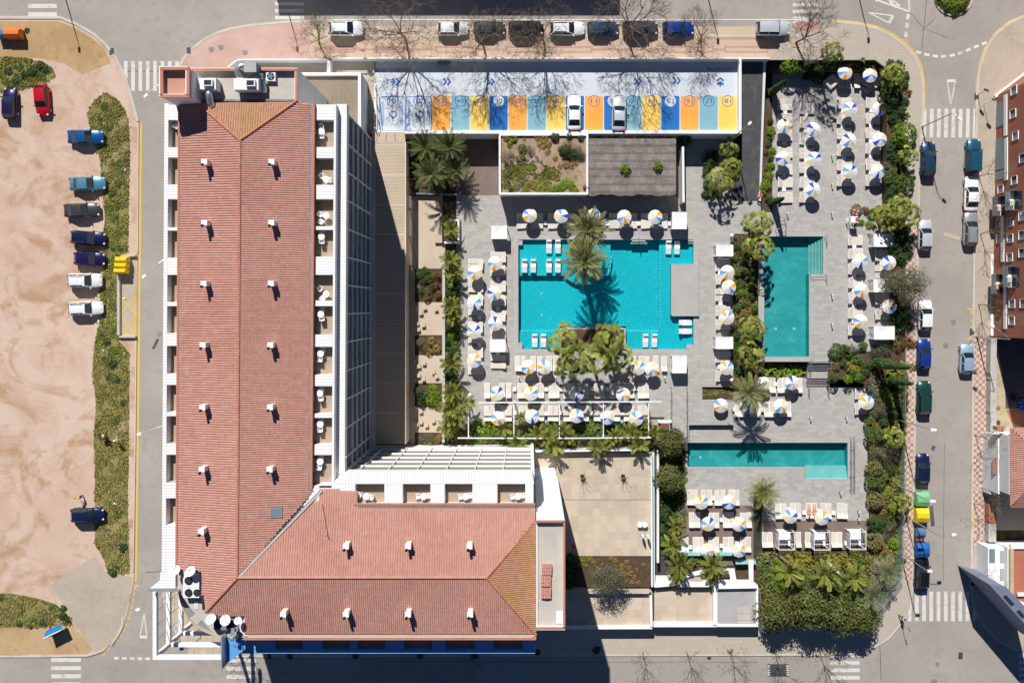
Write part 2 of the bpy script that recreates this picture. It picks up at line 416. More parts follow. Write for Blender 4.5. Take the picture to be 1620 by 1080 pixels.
M['lf_bright'] = leafmat('leaf_bright', (0.13, 0.21, 0.015), (0.19, 0.26, 0.025))
M['pinkband'] = mat('pink_band', (0.47, 0.25, 0.21), .88, var=[(.6, (.52, .31, .27), .45, .7, 6)])
M['lf_yellow'] = leafmat('leaf_yellow', (0.20, 0.20, 0.03), (0.26, 0.23, 0.045))
M['lf_olive'] = leafmat('leaf_olive', (0.115, 0.12, 0.065), (0.15, 0.15, 0.088))
M['lf_grey'] = leafmat('leaf_grey', (0.17, 0.19, 0.15), (0.24, 0.25, 0.20))
M['lf_tan'] = leafmat('leaf_tan', (0.175, 0.155, 0.06), (0.22, 0.19, 0.08))
M['lf_brown'] = leafmat('leaf_brown', (0.145, 0.085, 0.03), (0.20, 0.125, 0.04))
M['lf_dry'] = leafmat('leaf_dry', (0.30, 0.205, 0.05), (0.36, 0.26, 0.085))
M['lf_fan'] = leafmat('leaf_fan', (0.165, 0.19, 0.032), (0.225, 0.24, 0.05), .15)
M['lf_frond'] = leafmat('leaf_frond', (0.155, 0.165, 0.06), (0.20, 0.195, 0.075), .2)
M['lf_frondgreen'] = leafmat('leaf_frond_green', (0.135, 0.155, 0.028), (0.19, 0.195, 0.04), .2)
M['lf_pepper'] = leafmat('leaf_pepper', (0.085, 0.098, 0.026), (0.125, 0.132, 0.036))
M['lf_cycad'] = leafmat('leaf_cycad', (0.07, 0.09, 0.026), (0.105, 0.12, 0.036), .1)
M['lf_bluefan'] = leafmat('leaf_blue_fan', (0.15, 0.175, 0.095), (0.20, 0.215, 0.12), .1)
M['lf_purple'] = leafmat('leaf_purple', (0.16, 0.03, 0.08), (0.22, 0.04, 0.12))
M['grass'] = mat('grass_blade', (0.26, 0.25, 0.06), 0.8, var=[(0.15, (0.31, 0.25, 0.09), .44, .6, 5), (0.5, (0.10, 0.14, 0.03), .48, .68, 6)], tint=.45, trans=.2)
M['grassbed'] = mat('weedy_ground', (0.25, 0.215, 0.075), 0.95, var=[(0.3, (0.36, 0.26, 0.13), .48, .66, 7), (1.5, (0.16, 0.165, 0.045), .45, .65, 7)], bump=(4, .5, .06))
M['skin'] = mat('skin', (0.50, 0.27, 0.18), 0.6)
M['hivis'] = mat('hi_vis_yellow', (0.62, 0.75, 0.04), 0.7)
M['helmet'] = mat('orange_helmet', (0.75, 0.16, 0.03), 0.4)
M['trousers'] = mat('dark_trousers', (0.03, 0.035, 0.05), 0.8)
M['shirt'] = mat('pale_shirt', (0.55, 0.60, 0.72), 0.8)
M['swim'] = mat('dark_swimwear', (0.10, 0.05, 0.14), 0.8)
M['hair'] = mat('dark_hair', (0.02, 0.013, 0.01), 0.7)
M['towel'] = mat('pink_towel', (0.72, 0.36, 0.36), 0.95, stripes=(1, 0.25, (0.8, 0.7, 0.68), .4))
M['red'] = mat('red_plastic', (0.62, 0.04, 0.03), 0.4)
M['fabwhite'] = mat('parasol_white', (0.80, 0.79, 0.79), 0.9, trans=.12)
M['faborange'] = mat('parasol_orange', (0.86, 0.36, 0.015), 0.9)
M['fabblue'] = mat('parasol_blue', (0.02, 0.075, 0.42), 0.9)
M['fablight'] = mat('parasol_light_blue', (0.11, 0.32, 0.62), 0.9)
M['fabyellow'] = mat('parasol_pale_yellow', (0.76, 0.58, 0.26), 0.9)
ORD = ('first second third fourth fifth sixth seventh eighth ninth tenth eleventh twelfth thirteenth fourteenth fifteenth sixteenth seventeenth eighteenth nineteenth twentieth').split() + \
      ['twenty-first', 'twenty-second', 'twenty-third', 'twenty-fourth', 'twenty-fifth', 'twenty-sixth', 'twenty-seventh', 'twenty-eighth']
# ================================================================== ground, roads, paving
def cells(inc, exc):
    xs = sorted({v for r in inc + exc for v in (r[0], r[2])}); ys = sorted({v for r in inc + exc for v in (r[1], r[3])})
    ins = lambda r, x, y: r[0] < x < r[2] and r[1] < y < r[3]
    on = set()
    for i in range(len(xs)-1):
        for j in range(len(ys)-1):
            x = (xs[i]+xs[i+1])/2; y = (ys[j]+ys[j+1])/2
            if any(ins(r, x, y) for r in inc) and not any(ins(r, x, y) for r in exc): on.add((i, j))
    return xs, ys, on
def rsheet(name, inc, exc, z, m, skirt=0.0, kind='structure', parent=None, fn=None, top=True, inset=0.0):
    xs, ys, on = cells(inc, exc)
    f = fn or (lambda x, y: P(x, y, z))
    b = MB(); dn = Vector((0, 0, -skirt))
    for (i, j) in on:
        x0, x1, y0, y1 = xs[i], xs[i+1], ys[j], ys[j+1]
        if top: b.poly([f(x0, y1), f(x1, y1), f(x1, y0), f(x0, y0)])
        if skirt:
            e = inset
            for (di, dj, a, c) in ((-1, 0, (x0+e, y0), (x0+e, y1)), (1, 0, (x1-e, y1), (x1-e, y0)), (0, -1, (x1, y0+e), (x0, y0+e)), (0, 1, (x0, y1-e), (x1, y1-e))):
                if (i+di, j+dj) not in on:
                    A, Cc = f(*a), f(*c)
                    b.poly([A, A+dn, Cc+dn, Cc])
    return b.build(name, m, parent, kind=kind)
def pslab(name, pts, m, dz=0.12, th=0.4, kind='structure', fn=None, parent=None):
    f = fn or (lambda x, y: PG(x, y, dz))
    b = MB(); b.slab([f(x, y) for x, y in pts], th)
    return b.build(name, m, parent, kind=kind)
def ribbon(name, pts, w, m, dz=0.01, th=0.0, kind='structure', fn=None, parent=None, b=None):
    f = fn or (lambda x, y: PG(x, y, dz))
    q = [f(x, y) for x, y in pts]; own = b is None
    b = b or MB(); L = []
    for i, p in enumerate(q):
        d = (q[min(i+1, len(q)-1)] - q[max(i-1, 0)]); d.z = 0; d.normalize()
        n = Vector((-d.y, d.x, 0))*w/2
        L.append((p+n, p-n))
    for i in range(len(L)-1):
        if th: b.slab([L[i][0], L[i][1], L[i+1][1], L[i+1][0]], th)
        else: b.poly([L[i][1], L[i+1][1], L[i+1][0], L[i][0]])
    if own: return b.build(name, m, parent, kind=kind)
def arc(cx, cy, r, a0, a1, n, ry=None):
    ry = ry or r
    return [(cx + r*math.cos(math.radians(a0 + (a1-a0)*i/n)), cy - ry*math.sin(math.radians(a0 + (a1-a0)*i/n))) for i in range(n+1)]

SITE = (592, 92, 1436, 1012)
g0 = lambda x, y: PG(x, y, -0.03)
rsheet('ground', [(-4000, -2500, 5600, 3400)], [SITE, (330, 110, 592, 1012)], 0, M['dirt'], fn=g0)
rsheet('hotel_ground', [(330, 110, 592, 1012), SITE], [], -3.3, M['soil'])
r0 = lambda x, y: PG(x, y, 0)
rsheet('road', [(-1500, -60, 3000, 60), (-1500, 1000, 3000, 1125), (135, 60, 330, 1000), (1436, 60, 1720, 1000)], [SITE], 0, M['asphalt'], fn=r0)
rsheet('road', [(1330, 930, 1437, 1013)], [], 0, M['asphalt'], fn=lambda x, y: PG(x, y, -.006))
# the dirt car park on the west side
lot = [(-1500, 28), (95, 28), (120, 38), (148, 54), (168, 72), (185, 95), (198, 122), (208, 155), (218, 192), (217, 400), (215, 700), (212, 912), (206, 950), (197, 985), (184, 1007), (166, 1027), (137, 1037), (-1500, 1041)]
pslab('dirt_lot', lot, M['dirt'], 0.05)
pslab('sandy_ground', [(-300, 34), (92, 34), (118, 44), (145, 60), (165, 78), (175, 100), (130, 118), (100, 100), (60, 92), (-300, 96)], M['sandy'], 0.056, .03)
pslab('sandy_ground', [(-300, 990), (60, 985), (112, 992), (150, 1020), (138, 1034), (100, 1034), (-300, 1037)], M['sandy'], 0.056, .03)
pslab('driveway', [(150, 878), (166, 905), (209, 912), (203, 950), (194, 985), (181, 1005), (164, 1024), (148, 1030), (118, 985), (98, 952), (78, 926)], M['concrete'], 0.059, .04)
pslab('bin_bay', [(191, 408), (214, 405), (213, 536), (189, 536)], M['concrete'], 0.068, .04)
ribbon('kerb', [(-300, 28), (95, 28), (120, 38), (148, 54), (168, 72), (185, 95), (198, 122), (208, 155), (218, 192)], .32, M['kerb'], .13, .2)
ribbon('kerb', [(218.5, 194), (217.5, 400)], .16, M['kerb'], .13, .2)
ribbon('kerb', [(215, 538), (213.5, 700), (210.5, 905)], .16, M['kerb'], .13, .2)
ribbon('kerb', [(194, 976), (193.5, 990), (185, 1007), (175, 1020)], .28, M['kerb'], .13, .2)
ribbon('kerb', [(166, 1027), (152, 1033), (137, 1037), (60, 1038), (-300, 1038)], .22, M['kerb'], .13, .2)
# the hotel block's pavement, raised above the road behind kerbs
NB = [(283, 106), (290, 93), (299, 82), (311, 71), (325, 61), (343, 52), (363, 46), (390, 41), (420, 37.6), (455, 34.5), (490, 33.5), (507, 40), (514, 57), (1236, 57), (1244, 40), (1262, 33.5)]
NE = [(1314, 34), (1355, 38), (1387, 45), (1413, 58), (1433, 73), (1446, 87), (1455, 105), (1460, 130), (1460.6, 171)]
EB = [(1455, 250), (1452, 400), (1449, 540), (1447, 700), (1445, 900), (1444, 930), (1438, 960), (1431, 978), (1421, 992), (1405, 1010), (1386, 1022), (1362, 1031), (1340, 1034)]
SB = [(1300, 1035), (900, 1036), (430, 1037.5), (330, 1038), (300, 1022), (278, 1000), (263, 965), (255, 925)]
ring = NB + NE + EB + SB
inner = [(336, 116), (336, 984), (592, 984), (1200, 984), (1290, 990), (1385, 972), (1424, 922), (1432, 700), (1433, 400), (1431, 160), (1405, 110), (1385, 95), (592, 95), (592, 116)]
def ring_slab(name, outer, inn, m, dz, th):
    # triangulated ring between two closed outlines
    bm = bmesh.new()
    o = [bm.verts.new(PG(x, y, dz)) for x, y in outer]; i_ = [bm.verts.new(PG(x, y, dz)) for x, y in inn]
    es = [bm.edges.new((o[k], o[(k+1) % len(o)])) for k in range(len(o))] + [bm.edges.new((i_[k], i_[(k+1) % len(i_)])) for k in range(len(i_))]
    bmesh.ops.triangle_fill(bm, use_beauty=True, edges=es, normal=(0, 0, 1))
    for f in bm.faces:
        if f.normal.z < 0: f.normal_flip()
    for lp in (o, i_):
        for k in range(len(lp)):
            a, c = lp[k], lp[(k+1) % len(lp)]
            v = [bm.verts.new(a.co - Vector((0, 0, th))), bm.verts.new(c.co - Vector((0, 0, th)))]
            bm.faces.new((a, c, v[1], v[0]))
    me = bpy.data.meshes.new(name); bm.to_mesh(me); bm.free()
    me.materials.append(m); ob = bpy.data.objects.new(name, me); COL.objects.link(ob); ob['kind'] = 'structure'
    return ob
ring_slab('pavement', ring, inner, M['pave'], 0.12, 0.35)
ribbon('kerb', NB, .3, M['kerb'], .128, .2)
ribbon('kerb', [(1262, 33.5)] + NE, .3, M['kerb'], .128, .2)
ribbon('kerb', [(1460.6, 171)] + EB + [(1300, 1035)], .28, M['kerb'], .128, .2)
ribbon('kerb', SB, .28, M['kerb'], .128, .2)
ribbon('parking_bay', [(512, 44.5), (1240, 44.5)], 2.15, M['cream'], .012, 0)
ribbon('bay_line', [(508, 31.5), (1262, 31.5)], .14, M['paintwhite'], .016)
def patch(name, pts, m, dz): return pslab(name, pts, m, dz, .003)
pslab('pink_pavement', [(286, 106), (292, 95), (302, 84), (314, 73), (328, 63), (345, 55), (364, 49), (391, 44), (421, 40.5), (456, 37.5), (488, 36.5), (490, 92), (374, 92), (362, 106)], M['pink'], 0.126, .004)
pslab('cream_pavement', [(490.5, 36.5), (506, 44), (512, 59), (1225, 59), (1225, 91), (490.5, 91)], M['cream'], 0.126, .004)
# the pattern of red bands on the cream pavement
bands = MB()
for x0, x1 in ((512, 560), (596, 640), (690, 748), (800, 936), (1055, 1128), (1147, 1214)):
    for a, c in (((x0, 74), (x1, 74)), ((x0, 82), (x1, 82))): ribbon('', [a, c], .26, None, .131, b=bands)
    for x in (x0, x1): ribbon('', [(x, 73), (x, 83)], .26, None, .132, b=bands)
for x0, x1 in ((500, 690), (748, 800), (936, 1055), (1128, 1147)): ribbon('', [(x0, 78), (x1, 78)], .3, None, .1325, b=bands)
for x0, x1 in ((560, 640), (1120, 1214)): ribbon('', [(x0, 60.5), (x1, 60.5)], .3, None, .1325, b=bands)
bands.build('pavement_band', M['pinkband'], kind='structure')
pslab('pink_pavement', [(1258, 35), (1296, 35), (1294, 47), (1262, 48)], M['paintpink'], 0.127, .004)
pslab('checker_pavement', [(1433, 540), (1447.5, 540), (1446, 700), (1444, 900), (1441, 925), (1431, 925), (1432, 700)], M['checker'], .127, .004)
pslab('checker_pavement', [(1434, 360), (1450.5, 360), (1448, 539), (1433.3, 539)], M['checker'], .1275, .004)
# east side of the street
ER = [(1620, 27), (1599, 36), (1576, 54), (1560, 78), (1550, 108), (1546, 140), (1545.5, 171), (1543, 290), (1541, 420), (1540, 540), (1539, 700), (1537, 900), (1537, 930), (1541, 960), (1548, 976), (1560, 993), (1576, 1010), (1597, 1023), (1612, 1029)]
pslab('pavement', ER + [(2500, 1034), (2500, 20)], M['concrete'], .12, .35)
ribbon('kerb', ER, .3, M['kerb'], .13, .2)
pslab('checker_pavement', [(1542, 528), (1567, 528), (1567, 700), (1563, 862), (1539, 862), (1540.5, 700)], M['checker'], .127, .004)
# roundabout island
isl = thing('roundabout_island', 'kerbed planted island at the road junction by the top edge', 'traffic island', PG(1509, -6))
MB().slab([PG(x, y, .18) for x, y in arc(1509, -5, 30.5, 0, 360, 28)[:-1]], .4).build('kerb', M['kerb'], isl)
MB().slab([PG(x, y, .2) for x, y in arc(1509, -5, 27.5, 0, 360, 28)[:-1]], .4).build('soil_bed', M['soil'], isl)
# ---- painted markings
def zebra(x0, y0, x1, y1, n, across, duty=.5, sk=0.0):
    rt = struct_root('zebra_crossing', PG((x0+x1)/2, (y0+y1)/2))
    for i in range(n):
        b = MB()
        if across == 'x':
            s = (x1-x0)/(n-1+duty); a = x0 + i*s
            b.poly([PG(a-sk, y1, .009), PG(a+s*duty-sk, y1, .009), PG(a+s*duty, y0, .009), PG(a, y0, .009)])
        else:
            s = (y1-y0)/(n-1+duty); a = y0 + i*s
            b.poly([PG(x0, a+s*duty, .009), PG(x1, a+s*duty, .009), PG(x1, a, .009), PG(x0, a, .009)])
        b.build('stripe', M['paintwhite'], rt)
zebra(44.5, -20, 90, 26.5, 4, 'y', .52)
zebra(196, 97, 283, 144, 8, 'x', .5)
zebra(435, -18, 481, 31, 5, 'y', .5)
zebra(1254, -16, 1299, 32, 5, 'y', .5)
zebra(1460, 172, 1546, 218, 8, 'x', .52, 1)
zebra(1436, 935, 1545, 982, 10, 'x', .52, 0)
zebra(81, 1040, 128, 1085, 4, 'y', .5)
zebra(1314, 1033, 1360, 1086, 5, 'y', .5)
zebra(358, 1041, 405, 1086, 4, 'y', .5)
zebra(1612, 1034, 1660, 1080, 5, 'y', .52)
def outline_tri(name, a, b_, c, w):
    bb = MB()
    ribbon('', [a, b_], w, None, .010, b=bb); ribbon('', [b_, c], w, None, .011, b=bb); ribbon('', [a, c], w*2.4, None, .012, b=bb)
    return bb.build(name, M['paintwhite'], kind='structure')
outline_tri('give_way_triangle', (1498.5, 128), (1504, 165), (1511.5, 128), .16)
outline_tri('give_way_triangle', (221.5, 1007), (228, 970), (232.5, 1007), .16)
outline_tri('give_way_triangle', (1412.5, 25), (1374.5, 20.5), (1407, 37), .16)
outline_tri('chevron_marking', (1437, -14), (1439, 19), (1385, 0), .25)
outline_tri('chevron_marking', (1405, -6), (1424, 10), (1412, 8), .2)
dash = MB()
def dashes(pts, n, w, duty, b=None, dz=.009):
    b = b or dash
    seg = [math.dist(pts[i], pts[i+1]) for i in range(len(pts)-1)]; T = sum(seg)
    def at(d):
        for i, s in enumerate(seg):
            if d <= s or i == len(seg)-1:
                k = min(1, d/s); return (pts[i][0]+(pts[i+1][0]-pts[i][0])*k, pts[i][1]+(pts[i+1][1]-pts[i][1])*k)
            d -= s
    for i in range(n): ribbon('', [at(T*(i+.5-duty/2)/n), at(T*(i+.5)/n), at(T*(i+.5+duty/2)/n)], w, None, dz, b=b)
dashes([(1447, 81), (1464, 86), (1480, 89), (1493, 89.5), (1507, 87.5), (1521, 83.5), (1534, 78), (1546, 73), (1563, 66)], 9, .42, .62)
dashes([(1437, 20), (1435, 40), (1433, 62)], 3, .42, .62)
dashes([(178, 1040), (240, 1041)], 5, .42, .6)
dash.build('give_way_line', M['paintwhite'], kind='structure')
yl = MB()
ribbon('', [(223, 196), (221, 420), (218, 700), (215, 919)], .24, None, .01, b=yl)
ribbon('', [(1314, 31.5), (1356, 35.5), (1389, 42.5), (1415, 55.5), (1435.5, 71), (1449, 85), (1458, 104), (1462.5, 130), (1463, 171)], .16, None, .01, b=yl)
ribbon('', [(1543.5, 171), (1544, 140), (1548, 107), (1558, 77), (1575, 52), (1598, 34), (1620, 25)], .16, None, .01, b=yl)
dashes([(215, 925), (208, 965), (198, 993), (186, 1012), (168, 1030)], 12, .16, .6, yl)
ribbon('', [(213, 926), (220, 926)], .2, None, .0105, b=yl); ribbon('', [(166, 1029), (164, 1037)], .2, None, .0105, b=yl)
dashes([(1537, 488), (1537, 537)], 4, .2, .55, yl)
ribbon('', [(1530, 489), (1538, 489)], .2, None, .0107, b=yl); ribbon('', [(1530, 535.5), (1538, 535.5)], .2, None, .0107, b=yl)
for x in (587, 655): ribbon('', [(x, 49), (x, 55)], .2, None, .018, b=yl); ribbon('', [(x, 55), (x+4, 55)], .2, None, .0183, b=yl)
dashes([(1128, 53.5), (1200, 53.5)], 7, .14, .6, yl, .018)
for a, c in (((193, 470), (212, 495)), ((212, 470), (193, 495)), ((193, 502), (212, 527)), ((212, 502), (193, 527)), ((193, 470), (192, 530)), ((213, 465), (212, 530)), ((192, 530), (212, 530))):
    ribbon('', [a, c], .13, None, .082, b=yl)
ribbon('', [(1540.5, 806), (1540, 850)], .16, None, .145, b=yl)
yl.build('yellow_line', M['paintyellow'], kind='structure')
hump = MB(); hump.slab([PG(x, y, .06) for x, y in ((1214, 1050), (1248, 1050), (1248, 1069), (1214, 1069))], .06)
hb = hump.build('speed_hump', M['dkgrey'], kind='structure')
tt = MB()
for k in range(5):
    y = 1051 + k*3.5
    tt.poly([PG(1214.5, y, .064), PG(1214.5, y+3.3, .064), PG(1219.5, y+1.6, .064)]); tt.poly([PG(1247.5, y+3.3, .064), PG(1247.5, y, .064), PG(1242.5, y+1.6, .064)])
tt.build('hump_marking', M['paintwhite'], kind='structure')
for (x, y, r) in ((1508, 509, .35), (1496, 546, .34), (252, 527, .33), (335, 78, .36), (350, 75, .36), (388, 83, .36), (1478, 1077, .4), (1483, 1050, .3)):
    mh = MB(); c = PG(x, y, .006); mh.tube([c, c+Vector((0, 0, .012 if y > 100 else .135))], r, 16)
    mo = mh.build('manhole_cover', M['gutter'], kind='structure')
for (x, y, w) in ((176, 81, 1), (298.5, 80, 1), (1539, 922, .8), (1538, 524, .8), (1545.5, 152, .9), (1523-3, 1036, 1), (1122, 1037, 1), (748, 1037, 1), (426, 1037, 1)):
    b = MB(); c = PG(x, y, .13); b.box(c.x-.25, c.y-.38, c.z-.2, c.x+.25, c.y+.38, c.z+.006); b.build('drain_grating', M['dkgrey'], kind='structure')

for k, (pts, w, m_) in enumerate([([(1494, 367), (1520, 376)], 1.0, 'concrete'), ([(1500, 60), (1462, 46), (1440, 20)], .05, 'dkgrey'), ([(1458, 50), (1480, 28)], .05, 'dkgrey'), ([(1466, 0), (1458, 80)], .06, 'dkgrey'), ([(1392, 1022), (1394, 1075)], .07, 'dkgrey'), ([(230, 905), (262, 903)], .08, 'dkgrey'), ([(196, 113), (258, 113)], .08, 'dkgrey'), ([(1476, 832), (1473, 800)], .5, 'dkgrey'), ([(1478, 705), (1475, 712)], .5, 'dkgrey'), ([(242, 552), (250, 536)], .35, 'dkgrey'), ([(600, 1046), (1200, 1047)], .04, 'dkgrey'), ([(1494, 700), (1492, 920)], .05, 'drive')]):
    ribbon('road_patch' if w > .2 else 'road_seam', pts, w, M[m_] if w > .9 or w < .2 else M['drive'], .004 + .0003*k)
# ================================================================== decks, terraces and pools
MP = (820, 379, 1097, 552)                      # main pool
PLAT = (1061, 418, 1105, 500)
PLNT = (886, 516, 990, 552)
EP = (1209, 374, 1280, 564); EPS = (1280, 374, 1302, 434)
SPA = (1088, 700, 1341, 738); SPB = (1273, 738, 1341, 758)
rsheet('garden_soil', [(592, 212, 1110, 632), (592, 632, 1088, 712), (1110, 212, 1205, 612), (592, 712, 1040, 985)], [MP], -0.06, M['soil'], 1.7)
rsheet('garden_soil', [(1205, 92, 1436, 572), (1314, 572, 1436, 600)], [EP, EPS], .5, M['soil'], 3)
rsheet('garden_bank', [(1219, 92, 1403, 111)], [], 0, M['soil'], 3, fn=lambda x, y: PG(x, y, -1.1))
rsheet('garden_bank', [(1403, 92, 1436, 111), (1403, 111, 1436, 345), (1409, 345, 1436, 602)], [], 0, M['soil'], 3, fn=lambda x, y: PG(x, y, -.12))
rsheet('garden_soil', [(1205, 572, 1314, 612), (1088, 612, 1376, 872), (1040, 712, 1088, 985), (1088, 872, 1196, 985)], [SPA, SPB], -.9, M['soil'], 2)
rsheet('garden_soil', [(1196, 872, 1436, 1012), (1376, 600, 1436, 872)], [], 0, M['soil'], 2, fn=lambda x, y: PG(x, y, -.1))
rsheet('stone_deck', [(722, 309, 1160, 672), (1085, 215, 1160, 309), (1160, 318, 1208, 370), (1045, 640, 1090, 690), (1040, 672, 1090, 700)], [MP, (1111, 612, 1160, 632)], .02, M['stone'], .5)
rsheet('stone_deck', [(1222, 110, 1424, 556), (1208, 336, 1222, 374), (1280, 500, 1322, 574)], [EP, EPS], .62, M['stone'], 1.5)
rsheet('stone_deck', [(1090, 632, 1376, 823), (1160, 598, 1276, 632), (1274, 612, 1376, 632), (1084, 700, 1090, 800)], [SPA, SPB, (1192, 778, 1206, 823)], -.78, M['stone'], .5)
rsheet('wood_deck', [(1072, 799, 1192, 894)], [], -.74, M['deckwood'], .4)
rsheet('wood_deck', [(1206, 823, 1377, 869)], [], -.74, M['deckwood'], .4)
rsheet('wood_deck', [(722, 216, 789, 309)], [], .03, M['deckwood'], .2)
rsheet('pool_coping', [(813, 372, 1104, 559)], [MP, PLAT], .035, M['coping'], .06)
rsheet('pool_coping', [(1200, 368, 1282, 572), (1282, 368, 1306, 440)], [EP, EPS], .635, M['coping'], .3)
rsheet('pool_coping', [(1084, 693, 1347, 742)], [SPA, SPB], -.765, M['coping'], .06)
# the pools themselves
def deepwalls(name, inc, exc, ztop, depth, m):
    rsheet(name, inc, exc, ztop, m, depth, top=False, inset=.15)
pr = struct_root('swimming_pool', P(940, 465, -1.4))
rsheet('pool_floor', [MP], [], -1.35, M['poolbed'], parent=pr, kind=None)
rsheet('pool_wall', [MP], [PLAT, PLNT], .03, M['poolbed'], 1.4, parent=pr, kind=None, top=False, inset=.12)
rsheet('pool_shelf', [(820, 379, 966, 436), (1043, 379, 1097, 552), (820, 524, 1097, 552)], [], -.62, M['poolbed'], .75, parent=pr, kind=None)
b = MB(); b.slab([P(x, y, -.60) for x, y in arc(925, 410, 43, 0, 360, 32, 41)[:-1]], .8); b.build('pool_shelf', M['poolbed'], pr)
ed = MB()
def dots(a, c, n):
    for i in range(n):
        q = P(a[0]+(c[0]-a[0])*(i+.5)/n, a[1]+(c[1]-a[1])*(i+.5)/n, -.56)
        ed.box(q.x-.06, q.y-.04, q.z-.06, q.x+.06, q.y+.04, q.z)
dots((822, 523), (885, 523), 13); dots((992, 523), (1042, 523), 11); dots((1043.5, 388), (1043.5, 520), 26); dots((848, 434.5), (892, 434.5), 8)
for i in range(10):
    x, y = arc(925, 410, 42, -60+i*11, 0, 1, 40)[0]; q = P(x, y, -.58); ed.box(q.x-.06, q.y-.05, q.z-.04, q.x+.06, q.y+.05, q.z+.02)
ed.build('edge_marker', M['whiteplastic'], pr, kind='stuff')
for x, y in ((857, 464), (857, 498)):
    q = P(x, y, -1.34); MB().box(q.x-.16, q.y-.16, q.z, q.x+.16, q.y+.16, q.z+.03).build('floor_drain', M['tealglass'], pr)
rsheet('water_surface', [MP], [PLAT, PLNT], -.10, M['water'], parent=pr, kind=None)
for (x0, y0, x1, y1, n) in ((1000, 379, 1021, 386, 2), (1087, 379, 1097, 386, 2), (820, 379, 826.5, 388, 1), (820, 542, 826.5, 552, 1), (1086, 545, 1097, 552, 1)):
    for i in range(n):
        a = P(x0 - (2 if i and n > 1 else 0), y0+(y1-y0)*i/n+.6*i, 0); c = P(x1+(3 if i and x1 < 1090 else 0), y0+(y1-y0)*(i+1)/n-.3, 0)
        MB().box(a.x, c.y, -.7, c.x, a.y, -.04-.16*i).build('pool_step', M['coping'], pr)
pl = struct_root('pool_bar_platform', P(1083, 459))
q = [P(x, y, 0) for x, y in arc(1064, 497, 3, 180, 270, 4)] + [P(1105, 500), P(1105, 418), P(1061, 418)]
MB().prism([(p.x, p.y) for p in q], -1.3, .42).build('platform_top', M['coping'], pl)
def pool2(loc, inc, zd, m, depth):
    r = struct_root('swimming_pool', P(*loc, zd-1.5))
    rsheet('pool_floor', inc, [], zd-depth, m, parent=r, kind=None)
    rsheet('pool_wall', inc, [], zd, m, depth, parent=r, kind=None, top=False, inset=.12)
    rsheet('water_surface', inc, [], zd-.12, M['water'], parent=r, kind=None)
    return r
e_ = pool2((1245, 470), [EP, EPS], .62, M['poolbed2'], 1.4)
for i in range(5):
    a, c = P(1280.5+i*4.2, 374.5, 0), P(1284.7+i*4.2, 434, 0)
    MB().box(a.x, c.y, -.75, c.x-.03, a.y, -.50+.2*i).build('pool_step', M['poolbeach'], e_)
for x, y in ((1227, 520), (1256, 520)):
    q = P(x, y, -.77); MB().box(q.x-.18, q.y-.18, q.z, q.x+.18, q.y+.18, q.z+.04).build('floor_drain', M['tealglass'], e_)
s_ = pool2((1215, 719), [SPA, SPB], -.78, M['poolbed2'], 1.25)
b = MB(); q = [P(1273.5, 736, -1.55), P(1340.5, 736, -1.55), P(1340.5, 758, -.80), P(1273.5, 758, -.80)]
b.slab(q, .4).build('beach_slope', M['poolbeach'], s_)
q = P(1108, 723, -2.02); MB().box(q.x-.18, q.y-.18, q.z, q.x+.18, q.y+.18, q.z+.04).build('floor_drain', M['tealglass'], s_)
wc = struct_root('water_channel', P(1199, 800, -1))
rsheet('channel_floor', [(1193, 778, 1205, 885)], [], -1.05, M['poolbed2'], parent=wc, kind=None)
rsheet('channel_wall', [(1193, 778, 1205, 885)], [], -.76, M['poolbed2'], .5, parent=wc, kind=None, top=False, inset=.1)
rsheet('water_surface', [(1193, 778, 1205, 885)], [], -.85, M['water'], parent=wc, kind=None)
# steps between the upper and the lower deck
st = struct_root('deck_steps', P(1298, 592, -.8))
ztop = .62
for i, (y0, y1) in enumerate(((573, 576.2), (576.2, 579.4), (579.4, 582.6), (582.6, 585.8), (585.8, 599), (599, 602.6), (602.6, 606.2), (606.2, 610))):
    z = ztop - .155*(i+1)
    x0, x1 = 1280 - i*.6, 1312 - i*.3
    a, c = P(x0, y0, z), P(x1, y1, z)
    MB().box(a.x, c.y, -.9, c.x, a.y+.03, z).build('step', M['stone'], st)
    MB().box(a.x, a.y-.02, z+.001, c.x, a.y+.06, z+.155).build('riser', M['dkgrey'], st)
# planter walls
def wall(name, label, cat, pts, w, z0, z1, m, fn=None, loc=None, group=None, close=False, capm=None):
    q = [fn(x, y) if fn else P(x, y, z1) for x, y in pts]
    r = thing(name, label, cat, (q[0].x, q[0].y, z0), group=group)
    for i in range(len(q)-(0 if close else 1)):
        a, c = q[i], q[(i+1) % len(q)]
        d = (c-a).normalized()*w/2 if i % 2 == 0 else Vector((0, 0, 0))
        b = MB(); za, zc = z0, z0
        n = Vector((-(c-a).y, (c-a).x, 0)).normalized()*w/2
        A, Cc = a - (c-a).normalized()*w/2, c + (c-a).normalized()*(w/2 - .004)
        b.slab([A+n, A-n, Cc-n, Cc+n], max(a.z, c.z)-z0)
        b.build('wall_run', m, r)
        if capm is not None:
            b = MB(); e = n*1.3; up = Vector((0, 0, .05))
            b.slab([A+e+up, A-e+up, Cc-e+up, Cc+e+up], .049).build('coping', capm, r)
    return r
